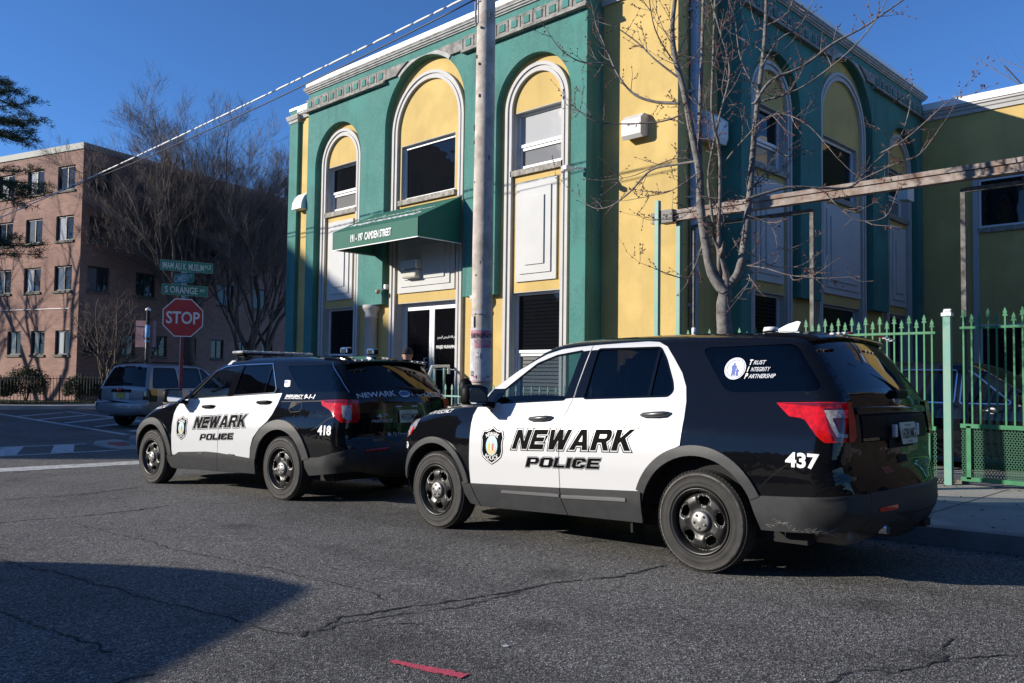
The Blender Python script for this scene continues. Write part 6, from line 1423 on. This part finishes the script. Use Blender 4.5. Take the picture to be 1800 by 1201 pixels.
block_word(B2, 'NEWARK', car2, 'NEWARK', [(-1.108, .808), (-1.165, .960), (-2.315, 1.018), (-2.29, .858)], gap=.17, widths=[1, .9, 1.35, 1.1, 1.05, 1.05], line=.0074)
block_word(B2, 'POLICE', car2, 'POLICE', [(-1.275, .662), (-1.312, .738), (-2.058, .775), (-2.045, .695)], gap=.16, widths=[1, 1.05, .85, .32, 1, .95], line=.0034)
shield(B2, car2, -.818, .81, .325, .0085)
side_text(B2, car2, '418', (-3.70, .800, -3.925, .912), .004, bold=.035); side_text(B2, car2, '4TH PRECINCT', (.12, 1.035, -.30, 1.085), .004, bold=.02, shear=.25, skew=.045)
side_text(B2, car2, 'EMERGENCY', (-2.965, 1.228, -3.30, 1.262), .004, bold=.02, shear=.25); side_text(B2, car2, 'POLICE-FIRE-MEDICAL', (-2.955, 1.210, -3.30, 1.223), .004, bold=.01, shear=.25); side_text(B2, car2, '9-1-1', (-3.325, 1.212, -3.52, 1.266), .004, bold=.025, shear=.25)
fl = side_panel(B2, 'flag_decal', DECW, car2, [(-2.846, 1.437), (-2.90, 1.442), (-2.962, 1.434), (-2.985, 1.365), (-2.93, 1.356), (-2.88, 1.362)], .003)[0]
side_panel(B2, 'flag_canton', mat('flag_blue', (.20, .24, .5), .5), fl, [(-2.850, 1.432), (-2.905, 1.437), (-2.925, 1.402), (-2.865, 1.400)], .004)
for k in range(3): side_panel(B2, 'flag_stripe', mat('flag_red', (.5, .2, .2), .5), fl, [(-2.915-.004*k, 1.425-.022*k), (-2.965-.004*k, 1.422-.022*k), (-2.967-.004*k, 1.412-.022*k), (-2.918-.004*k, 1.415-.022*k)], .004)
seam(B2, car2, [(-3.11, 1.173), (-3.30, 1.175), (-3.33, 1.10), (-3.31, 1.065), (-3.15, 1.055), (-3.10, 1.09), (-3.11, 1.173)], .006); seam(B2, car2, [(-3.58, .85), (-3.7, .90), (-3.84, .985), (-3.95, 1.02)], .006); seam(B2, car2, [(-3.55, 1.69), (-3.64, 1.62), (-3.83, 1.46), (-4.0, 1.29)], .006, m_=CHROME)
seam(B2, car2, [(-2.92, 1.178), (-3.3, 1.183), (-3.66, 1.19)], .012, .003); seam(B2, car2, [(-.545, .44), (-.556, .83), (-.562, 1.0), (-.59, 1.09), (-.65, 1.16)], .010, .0015)
# tailgate
rear_panel(fm2, 'garnish', mat('dark_blue_gloss', (.004, .005, .009), .15, coat=1.0), gate2, [(-.50, .93), (.50, .93), (.42, 1.15), (-.42, 1.15)], .003); plate(gate2, (.02, -4.172, 1.0), '45022MG', -7)
rear_text(fm2, gate2, 'NEWARK', (-.70, 1.222, -.14, 1.275), .004, DECG, bold=.025); rear_text(fm2, gate2, 'POLICE', (.12, 1.222, .66, 1.275), .004, DECG, bold=.025)
rear_text(fm2, gate2, '4', (-.46, .985, -.39, 1.035), .006, DECG, bold=.02); rear_text(fm2, gate2, 'TH', (-.375, 1.008, -.31, 1.035), .006, DECG, bold=.02); rear_text(fm2, gate2, 'PRECINCT', (-.535, .94, -.23, .970), .006, DECG, bold=.015)
em = rear_panel(fm2, 'emblem', CHROME, gate2, [(.09*math.cos(t), 1.243+.028*math.sin(t)) for t in np.linspace(0, 2*PI, 33)[:-1]], .006); rear_panel(fm2, 'emblem_field', MATS['emblem_blue'], em, [(.078*math.cos(t), 1.243+.021*math.sin(t)) for t in np.linspace(0, 2*PI, 33)[:-1]], .008)
for s_ in (-1, 1): rear_panel(fm2, 'plate_lamp', DECG, gate2, rect(s_*.13-.05, 1.105, s_*.13+.05, 1.118), .008)
for cx in (-.285, -.20):
    o = rear_panel(fm2, 'social_mark', DECG, gate2, [(cx+.026*math.cos(t), .785+.026*math.sin(t)) for t in np.linspace(0, 2*PI, 25)[:-1]], .004, [] if cx < -.25 else [[(cx+.019*math.cos(t), .785+.019*math.sin(t)) for t in np.linspace(0, 2*PI, 25)[:-1]]])
rear_text(fm2, gate2, 'f', (-.293, .768, -.276, .803), .006, DECB, bold=.02); rear_text(fm2, gate2, 'NewarkPD', (-.15, .768, .12, .802), .004, DECG, bold=.005); rear_text(fm2, gate2, 'POLICE INTERCEPTOR', (-.70, .79, -.50, .806), .004, CHROME, bold=.01)
rear_panel(fm2, 'bumper_cladding', CLAD, car2, edge_poly(B2, .386, .650), .014, skirt=.012); rear_panel(fm2, 'reflector', TLRED, car2, rect(-.66, .605, -.38, .625), .016); rear_panel(fm2, 'tow_cover', mat('brown_cover', (.10, .08, .03), .5), car2, rect(-.55, .70, -.40, .735), .004)
gy2 = lambda z, x=0: float(fm2([(x, z)])[0][0][1])
MB().tube([(.25, gy2(1.33)-.02, 1.32), (.0, gy2(1.34)-.018, 1.345), (-.28, gy2(1.38, -.28)-.015, 1.36)], [.02, .012, .007], 8).box((.24, gy2(1.31)-.03, 1.30), (.22, .07, .06), bevel=.02).build('wiper', TRIMB, car2)
sp = MB().prism([(-3.45, 1.715), (-3.45, 1.748), (-3.65, 1.740), (-3.90, 1.700), (-3.945, 1.672), (-3.90, 1.648), (-3.72, 1.66)], lambda u, w, n: Vector((n, u*(1-.02*(n/.64)**2), w-.035*(n/.64)**2)), -.64, .64)
for q in (0, .15, .3, .45, .56):
    for s_ in (-1, 1): bmesh.ops.bisect_plane(sp.bm, geom=sp.bm.verts[:]+sp.bm.edges[:]+sp.bm.faces[:], plane_co=(s_*q, 0, 0), plane_no=(1, 0, 0))
for v in sp.bm.verts: v.co.z += .030*(1-(v.co.x/.64)**2)
spo2 = sp.build('spoiler', BLACK, car2); bv = spo2.modifiers.new('b', 'BEVEL'); bv.width = .012; bv.segments = 2
for k in range(3):
    for s_ in (-1, 1): MB().box((s_*(.36+.10*k), -3.915+.006*k, 1.668+.004*(2-k)), (.075, .03, .014), bevel=.004).build('strobe', STW, spo2)
for x in (-.37, .06):
    l_ = MB().box((x, -3.47, 1.80), (.10, .12, .085), bevel=.02).build('roof_lamp', CHROME, car2); MB().box((x, -3.535, 1.80), (.07, .02, .06), bevel=.004).build('roof_lamp_lens', TRIMB, l_)
# light bar
LB = mat('light_bar_lens', (.70, .70, .72), .15, coat=1.0, var=.5, vscale=16, col2=(.22, .22, .26))
lb = MB().box((0, -1.48, 1.838), (1.18, .25, .036), bevel=.015).build('light_bar', LB, car2); MB().box((0, -1.48, 1.813), (1.14, .2, .014)).build('light_bar_base', TRIMB, lb)
for s_ in (-1, 1): MB().box((s_*.50, -1.48, 1.79), (.05, .12, .04)).build('light_bar_foot', TRIMB, lb)
for k in range(9): MB().box((-.52+.13*k, -1.48, 1.838), (.010, .254, .039)).build('lens_divider', GREYMET, lb)
for s_ in (-1, 1): side_panel(B2, 'roof_strap', COPING, car2, [(-1.42, 1.727), (-1.50, 1.735), (-1.53, 1.665), (-1.45, 1.655)], .004, sides=(s_,))
for s_ in (-1, 1): mirror(B2, car2, s_, -.77, 1.175)
spotlight(car2, (-.97, -.42, 1.215), (.1, -.1, -1), .07)
for o in (car1, car2): pass
place_car(car2, 6.0558, 12.1695, -.0957)
# ------------------------------------------------------------ other vehicles
def plain_suv(name, label, cat, c, paint, group=None):
    """an everyday estate or SUV: body, glass, lamps, bumpers, wheels"""
    e = empty(name, (0, 0, 0), label, cat, group); B = Body(c['sil'], ZS, [w*c.get('wide', .95) for w in c.get('WS', WS)], c.get('taper', ([-4.1, -3.3, -2.6, -.3, .5, .9], [.97, .99, 1, 1, .97, .93]))); I = c['idx']; r6 = lambda k: 6*k
    wb, r = c['wb'], c['wr']
    low = [(-wb-r-.13, .34), (-wb, r, r+.07, PI, 0), (-wb+r+.09, .27), (-r-.09, .27), (0, r, r+.07, PI, 0), (r+.10, .30)]
    base = cut_arches(B.S, low, None); W = c['windows']
    body = side_panel(B, 'body', paint, e, base, 0, W, sides=(-1,), cell=.045)[0]; side_panel(B, 'flank', paint, body, base, 0, W, sides=(1,), cell=.045)
    strip(B, 'bumper', paint, body, 0, r6(I['nose'])); strip(B, 'hood', paint, body, r6(I['nose']), r6(I['cowl'])); strip(B, 'windshield', GL_R, e, r6(I['cowl']), r6(I['wtop'])); strip(B, 'roof', paint, body, r6(I['wtop']), r6(I['rtop']))
    strip(B, 'rear_window', GL_RO, e, r6(I['rtop']), r6(I['rbase'])); tg = strip(B, 'tailgate', paint, e, r6(I['rbase']), len(B.S)-1)
    for w in W:
        for s_ in (-1, 1): side_panel(B, 'side_window', GL_RO, e, offset_ring(w, .012), -.006, sides=(s_,), cell=.1)
    for w in W:
        for s_ in (-1, 1): side_panel(B, 'window_trim', c.get('trim', TRIMB), e, offset_ring(w, .022), .004, [offset_ring(w, .002)], sides=(s_,), cell=.15)
    MB().box((0, -wb/2, .40), (1.5, wb+1.4, .2)).build('underbody', UNDER, e)
    MB().prism([(-.7, .5), (-wb-.7, .5), (-wb-.7, 1.0), (-.7, 1.0)], lambda u, w, n: Vector((n, u, w)), -.75, .75).build('cabin_lining', UNDER, e)
    for cy in (0, -wb):
        for s_ in (-1, 1):
            mb = MB()
            for k in range(18):
                a0, a1 = PI*k/18, PI*(k+1)/18; q = r+.08
                mb.face([(s_*.45, cy+q*math.cos(a0), r+q*math.sin(a0)), (s_*.88, cy+q*math.cos(a0), r+q*math.sin(a0)), (s_*.88, cy+q*math.cos(a1), r+q*math.sin(a1)), (s_*.45, cy+q*math.cos(a1), r+q*math.sin(a1))])
            mb.build('arch_liner', UNDER, body, recalc=False)
    for cy in (0, -wb):
        for s_ in (-1, 1): wheel(e, s_*.93*c.get('wide', .95)/.95, cy, r, s_, seed=cy+s_, scuff=False)
    for s_ in (-1, 1):
        side_panel(B, 'door_gap', TRIMB, e, [(-1.22, .4), (-1.225, 1.0), (-1.235, 1.0), (-1.23, .4)], .002, sides=(s_,)); side_panel(B, 'door_gap', TRIMB, e, [(-2.15, .75), (-2.15, 1.0), (-2.16, 1.0), (-2.16, .75)], .002, sides=(s_,))
        for y0 in (-1.0, -1.95): door_handle(B, e, y0, y0-.22, .98, .985, GREYH, sides=(s_,)) if c.get('handles', True) else None
        side_panel(B, 'headlight', TLCLEAR, e, [(.22, .93), (sil_y(B, .90, True), .90), (sil_y(B, .78, True), .78), (.30, .80)], .006, sides=(s_,)); mirror(B, e, s_, -.66, 1.10)
    return e, B, tg
SILVER = mat('silver_car_paint', (.27, .27, .28), .28, metal=.3, coat=.5); DKP = mat('dark_car_paint', (.006, .007, .009), .06, spec=.5)
csil = dict(sil=[(.55, .30, .30, .30, .2), (.62, .42, .32, .32, .22), (.64, .62, .32, .32, .22), (.60, .84, .3, .3, .2), (.48, .95, .25, .2, .15), (.30, 1.0, .2, .12, .08), (.0, 1.04, .16, .10, .05), (-.42, 1.08, .12, .08, .05), (-.55, 1.11, .10, .06, .05),
    (-.75, 1.25, .06, .06, .06), (-.95, 1.39, .05, .06, .06), (-1.15, 1.52, .05, .06, .055), (-1.35, 1.63, .07, .07, .04), (-1.6, 1.69, .11, .08, .03), (-2.2, 1.715, .12, .08, .03), (-2.8, 1.715, .12, .08, .03), (-3.3, 1.70, .12, .08, .03), (-3.46, 1.68, .12, .08, .03), (-3.55, 1.62, .10, .10, .04),
    (-3.70, 1.32, .10, .10, .05), (-3.79, 1.10, .10, .10, .05), (-3.83, 1.04, .08, .08, .05), (-3.84, .85, .08, .08, .05), (-3.84, .72, .08, .08, .05), (-3.93, .69, .16, .16, .08), (-3.96, .60, .2, .2, .08), (-3.95, .46, .2, .2, .08), (-3.85, .38, .2, .2, .06)],
    idx=dict(nose=4, cowl=8, wtop=12, rtop=18, rbase=20), wb=2.87, wr=.37, wide=.95, windows=[round_poly([(-.88, 1.10), (-1.40, 1.56), (-1.52, 1.60), (-1.52, 1.09)], .03), round_poly([(-1.62, 1.09), (-1.62, 1.605), (-2.35, 1.615), (-2.45, 1.55), (-2.50, 1.09)], .04), round_poly([(-2.62, 1.09), (-2.60, 1.60), (-3.42, 1.60), (-3.62, 1.09)], .06)])
suv, BS, tgs = plain_suv('silver_suv', 'silver SUV with yellow plate crossing in the shade beyond the stop sign', 'SUV', csil, SILVER)
fms = strip_map(BS, 6*18, len(BS.S)-1)
for s_ in (-1, 1):
    side_panel(BS, 'tail_lamp', mat('smoked_lamp', (.018, .012, .012), .1, coat=1), suv, [(-3.50, 1.045), (sil_y(BS, 1.04), 1.045), (sil_y(BS, .72), .72), (-3.52, .72)], .012, sides=(s_,), cell=.06, skirt=.012)
    rear_panel(fms, 'lamp_inner', MATS['smoked_lamp'], suv, [(s_*q, z) for q, z in ((.86, 1.04), (.74, 1.04), (.76, .74), (.86, .74))][::s_], .010)
    side_panel(BS, 'bumper_corner', SILVER, suv, [(-3.36, .69), (sil_y(BS, .685), .69), (sil_y(BS, .42), .42), (-3.40, .42)], .03, sides=(s_,), cell=.06, skirt=.03)
    MB().bar((s_*.55, -1.6, 1.765), (s_*.55, -3.3, 1.765), .035).build('roof_rail', TRIMB, suv)
    MB().box((s_*.36, -3.60, 1.60), (.04, .05, .10)).build('glass_hinge', TRIMB, suv)
rear_panel(fms, 'plate_recess', mat('recess_silver', (.5, .5, .5), .4), suv, rrect(-.29, .76, .29, .97, .05), .006); rear_panel(fms, 'handle_bar', TRIMB, suv, rect(-.34, .96, .34, 1.03), .025, skirt=.02)
PLY = plate(suv, (0, -3.915, .87), 'K42 DRT' if False else 'NJ', 0, .30, .15, (.55, .48, .10)) if False else MB().prism(rrect(-.15, .80, .15, .95, .01), lambda u, w, n: Vector((u, -3.905-n, w)), 0, .008).build('licence_plate', mat('yellow_plate', (.55, .47, .10), .5, var=.35, vscale=26, col2=(.30, .26, .08)), suv)
MB().lathe([(0, .03), (.06, .022), (.07, 0)], n=20, mtx=Matrix.Translation((-.02, -3.93, 1.02)) @ Matrix.Rotation(R_(90), 4, 'X')).build('badge', TLRED, suv)
rear_panel(fms, 'bumper_step', TRIMB, suv, rect(-.62, .655, .62, .70), .004); MB().box((0, -3.86, .36), (.35, .12, .10)).build('hitch', UNDER, suv)
MB().box((0, -3.585, 1.655), (.34, .04, .035), bevel=.01).build('stop_lamp', TLDARK, suv); rear_panel(fms, 'wiper', TRIMB, suv, [(-.45, 1.14), (.30, 1.14), (.32, 1.18), (-.3, 1.22), (-.46, 1.17)], .012)
side_panel(BS, 'fuel_cap', TRIMB, suv, [(-3.22+.075*math.cos(t), .92+.075*math.sin(t)) for t in np.linspace(0, 2*PI, 21)[:-1]], .003, sides=(1,))
hd = R_(66); f_ = Vector((math.sin(hd), math.cos(hd), 0)); r_v = Vector((math.cos(hd), -math.sin(hd), 0)); rrc = Vector((10.28, 24.72, 0)); fa_ = rrc+f_*3.86-r_v*.93
suv.location = (fa_.x, fa_.y, gz(15)); suv.rotation_euler = (0, 0, -hd); suv.scale = (1.05, 1.03, 1.10)
cd = dict(csil); cd['trim'] = CHROME; cd['windows'] = [round_poly([(-.88, 1.10), (-1.40, 1.54), (-1.52, 1.57), (-1.52, 1.09)], .03), round_poly([(-1.62, 1.09), (-1.62, 1.575), (-2.35, 1.58), (-2.45, 1.53), (-2.55, 1.11)], .04), round_poly([(-2.67, 1.11), (-2.62, 1.56), (-3.25, 1.55), (-3.5, 1.13)], .06)]
bk, BK, _ = plain_suv('dark_suv', 'black SUV parked behind the green fence at right', 'SUV', cd, DKP)
bk.location = (14.15, 2.35, gz(2)+.05); bk.rotation_euler = (0, 0, R_(180)); bk.scale = (1, 1, .95)
b2, B2k, _ = plain_suv('parked_suv', 'dark grey SUV behind the black one, only its roof edge showing', 'SUV', cd, mat('charcoal_car_paint', (.03, .032, .035), .12, metal=.3, coat=.5))
b2.location = (17.0, 4.6, gz(2)+.25); b2.rotation_euler = (0, 0, 0)
cv = dict(csil); cv['sil'] = [(.55, .30, .30, .30, .2), (.62, .42, .32, .32, .22), (.64, .62, .32, .32, .22), (.64, .84, .3, .3, .2), (.62, .95, .3, .25, .2), (.60, 1.0, .25, .2, .15), (.57, 1.04, .22, .18, .12), (.54, 1.08, .2, .16, .10), (.51, 1.11, .2, .16, .08), (.42, 1.25, .2, .16, .08), (.28, 1.39, .2, .16, .08), (.08, 1.52, .2, .16, .08), (-.16, 1.63, .2, .16, .06), (-.5, 1.69, .2, .12, .04)] + csil['sil'][14:]; cv['WS'] = [.9, .93, .96, .985, 1, 1, 1, 1, .99, .98, .965, .94, .91, .88, .85]
vn, BV, _ = plain_suv('parked_van', 'tall dark van parked left of the frame, throwing a rounded shadow on the road', 'van', cv, mat('navy_car_paint', (.008, .012, .03), .1, coat=.5))
vh = R_(60); vn.rotation_euler = (0, 0, -vh); vn.scale = (1.08, 1, 1.34); vn.location = (-1.95, 9.75, gz(10))
# ------------------------------------------------------------ houses far across the street, seen only in reflections
for k in range(9):
    y = -34+14.5*k; h = (6.5, 8.2, 7.4)[k % 3]; x = -47-(k % 2)*3; col = ((.30, .14, .10), (.40, .37, .32), (.26, .22, .20))[k % 3]
    hs = empty('row_house', (x, y, 0), ('brick', 'cream', 'grey')[k % 3]+' house far across the street behind the camera, facing the police cars', 'house', 'houses across the street')
    m_ = mat(('house_brick', 'house_cream', 'house_grey')[k % 3], col, .9, var=.2, vscale=2)
    MB().box((0, 0, h/2-.5), (9, 11, h+1)).build('wall', m_, hs)
    MB().prism([(-6, h), (6, h), (0, h+3.0)], lambda u, w, n: Vector((n, u, w)), -4.8, 4.8).build('roof', PAR, hs)
    for z in (1.0, 4.0):
        for yy in (-3.4, 0, 3.4): MB().box((4.53, yy, z+.8), (.06, 1.1, 1.5)).build('window', PANE_D, hs)
# ------------------------------------------------------------ the man at the door, seen from behind
SKIN = mat('skin', (.42, .24, .17), .6); COAT = mat('dark_jacket', (.010, .011, .014), .85, bump=.3, bscale=80); TROU = mat('dark_trousers', (.012, .013, .02), .9); CAPB = mat('knit_cap', (.018, .020, .028), .95, bump=.6, bscale=220)
mn = empty('person', (8.75, 10.95, gz(10.7)+.216), 'man in dark knit cap and jacket standing by the entrance, seen from behind', 'person')
def skin_mesh(name, verts, edges, radii, m_, par, root=0, lv=2):
    me = bpy.data.meshes.new(name); me.from_pydata(verts, edges, []); o = bpy.data.objects.new(name, me); COL.objects.link(o); o.parent = par
    sk = o.modifiers.new('skin', 'SKIN'); me.skin_vertices  # layer made by the modifier
    for i, r in enumerate(radii):
        r = r if isinstance(r, tuple) else (r, r); me.skin_vertices[0].data[i].radius = r
    me.skin_vertices[0].data[root].use_root = True; sk.use_smooth_shade = True
    o.modifiers.new('sub', 'SUBSURF').levels = lv; o.modifiers['sub'].render_levels = lv; me.materials.append(m_); return o
# local frame: person faces +y (towards the door is +x: rotated below)
V = [(0, 0, .95), (0, -.01, 1.10), (0, -.015, 1.28), (0, -.02, 1.42), (0, -.01, 1.50), (0, .01, 1.56), (0, .02, 1.63),
     (-.09, 0, .90), (-.10, .03, .50), (-.10, -.02, .09), (-.11, .13, .045), (.09, 0, .90), (.10, .04, .50), (.11, -.02, .09), (.12, .13, .045),
     (-.19, -.02, 1.41), (-.24, -.03, 1.14), (-.22, .10, .92), (-.21, .15, .86), (.19, -.02, 1.41), (.24, -.03, 1.14), (.22, .10, .92), (.21, .15, .86)]
E_ = [(0, 1), (1, 2), (2, 3), (3, 4), (4, 5), (5, 6), (0, 7), (7, 8), (8, 9), (9, 10), (0, 11), (11, 12), (12, 13), (13, 14), (3, 15), (15, 16), (16, 17), (17, 18), (3, 19), (19, 20), (20, 21), (21, 22)]
Rd = [(.15, .11), (.145, .11), (.165, .12), (.16, .105), (.065, .065), (.055, .058), (.058, .06), .085, .062, .045, .035, .085, .062, .045, .035, .065, .05, .038, .03, .065, .05, .038, .03]
skin_mesh('body', V, E_, Rd, SKIN, mn)
jk = [(0, 0, .90), (0, -.01, 1.10), (0, -.015, 1.28), (0, -.02, 1.40), (0, -.015, 1.485), (-.19, -.02, 1.41), (-.245, -.03, 1.14), (-.225, .09, .94), (.19, -.02, 1.41), (.245, -.03, 1.14), (.225, .09, .94)]
skin_mesh('jacket', jk, [(0, 1), (1, 2), (2, 3), (3, 4), (3, 5), (5, 6), (6, 7), (3, 8), (8, 9), (9, 10)], [(.185, .145), (.18, .14), (.195, .145), (.185, .13), (.085, .085), .088, .070, .058, .088, .070, .058], COAT, mn)
skin_mesh('trousers', [(0, 0, .93), (-.09, 0, .86), (-.10, .03, .50), (-.10, -.02, .10), (.09, 0, .86), (.10, .04, .50), (.11, -.02, .10)], [(0, 1), (1, 2), (2, 3), (0, 4), (4, 5), (5, 6)], [(.165, .125), .11, .085, .07, .11, .085, .07], TROU, mn)
for s_ in (-1, 1): MB().box((s_*.11, .06, .05), (.10, .29, .10), bevel=.035).build('shoe', TRIMB, mn)
# head: one turned form with nose, ears; cap as its own piece
hm = MB(); prof = [(.0, -.115), (.04, -.112), (.058, -.09), (.066, -.05), (.074, 0), (.077, .04), (.074, .08), (.058, .112), (.03, .126), (0, .13)]
hm.lathe(prof, n=28)
for v in hm.bm.verts:
    v.co.y *= 1.22
    if v.co.y > .06 and abs(v.co.x) < .02 and -.05 < v.co.z < .0: v.co.y += .016     # nose
    if v.co.y > .05 and -.02 < v.co.z < .05 and .02 < abs(v.co.x) < .05: v.co.y -= .006   # eye sockets
hd_ = hm.build('head', SKIN, mn, smooth=True); hd_.location = (0, .03, 1.66)
for s_ in (-1, 1):
    er = MB().lathe([(0, -.006), (.018, -.008), (.026, 0), (.022, .008), (.01, .004), (0, .003)], n=14, mtx=Matrix.Translation((s_*.082, -.005, 0)) @ Matrix.Rotation(R_(90*s_+12*s_), 4, 'Y') @ Matrix.Diagonal((1.25, .8, 1, 1))).build('ear', SKIN, hd_, smooth=True)
    MB().lathe([(0, .012), (.008, .009), (.012, 0)], (s_*.031, .082, .018), 10).build('eye', mat('eye_white', (.6, .6, .58), .3), hd_)
MB().box((0, .093, -.052), (.045, .008, .009), bevel=.003).build('mouth', mat('lips', (.35, .14, .12), .5), hd_)
cm_ = MB().lathe([(.080, .032), (.0865, .030), (.0870, .055), (.085, .058), (.0825, .085), (.066, .122), (.035, .142), (0, .148)], n=32)
for v in cm_.bm.verts: v.co.y *= 1.2
cp = cm_.build('knit_cap', CAPB, hd_, smooth=True)
for h_ in (-1, 1):   # hands with fingers
    for k in range(4): MB().tube([(h_*(.205+.0)+(k-1.5)*.017, .165, .835), (h_*.205+(k-1.5)*.018, .175, .795), (h_*.205+(k-1.5)*.017, .185, .760-.006*(k in (1, 2)))], [.0095, .0085, .007], 8).build('finger', SKIN, mn)
    MB().tube([(h_*.205-h_*.03, .16, .85), (h_*.205-h_*.048, .18, .82), (h_*.205-h_*.045, .19, .79)], [.011, .010, .008], 8).build('thumb', SKIN, mn)
mn.rotation_euler = (0, 0, R_(-62))

nb = empty('brick_shop', (22, -11.5, 0), 'dark brown building beyond the yard, right of the frame', 'building')
MB().box((0, 0, 2.3), (20, 20, 5.4)).build('wall', mat('dark_brick', (.06, .048, .042), .9, var=.3, vscale=3), nb); MB().box((0, 0, 5.1), (20.3, 20.3, .3)).build('roof', PAR, nb)
for k in range(4):
    for z in (1.2,): MB().box((-10.02, -7+4.4*k, z+.9), (.06, 1.6, 1.9)).build('window', PANE_D, nb)
for k in range(3):  # unseen houses added to block part of the sky light
    hs = empty('sky_block_house', (-15, -1.5-10.5*k, 0), ('grey', 'cream', 'brick')[k]+' terraced house added unseen behind the camera to cut sky light', 'house', 'houses across the street')
    MB().box((0, 0, 4.5), (11, 10.2, 10)).build('wall', mat(('house_grey', 'house_cream', 'house_brick')[k], (.3, .3, .3)), hs); MB().box((0, 0, 9.6), (11.4, 10.4, .4)).build('roof', PAR, hs)
    for z in (1.0, 4.2, 7.0):
        for yy in (-3.2, 0, 3.2): MB().box((5.52, yy, z+.8), (.06, 1.1, 1.6)).build('window', PANE_D, hs)
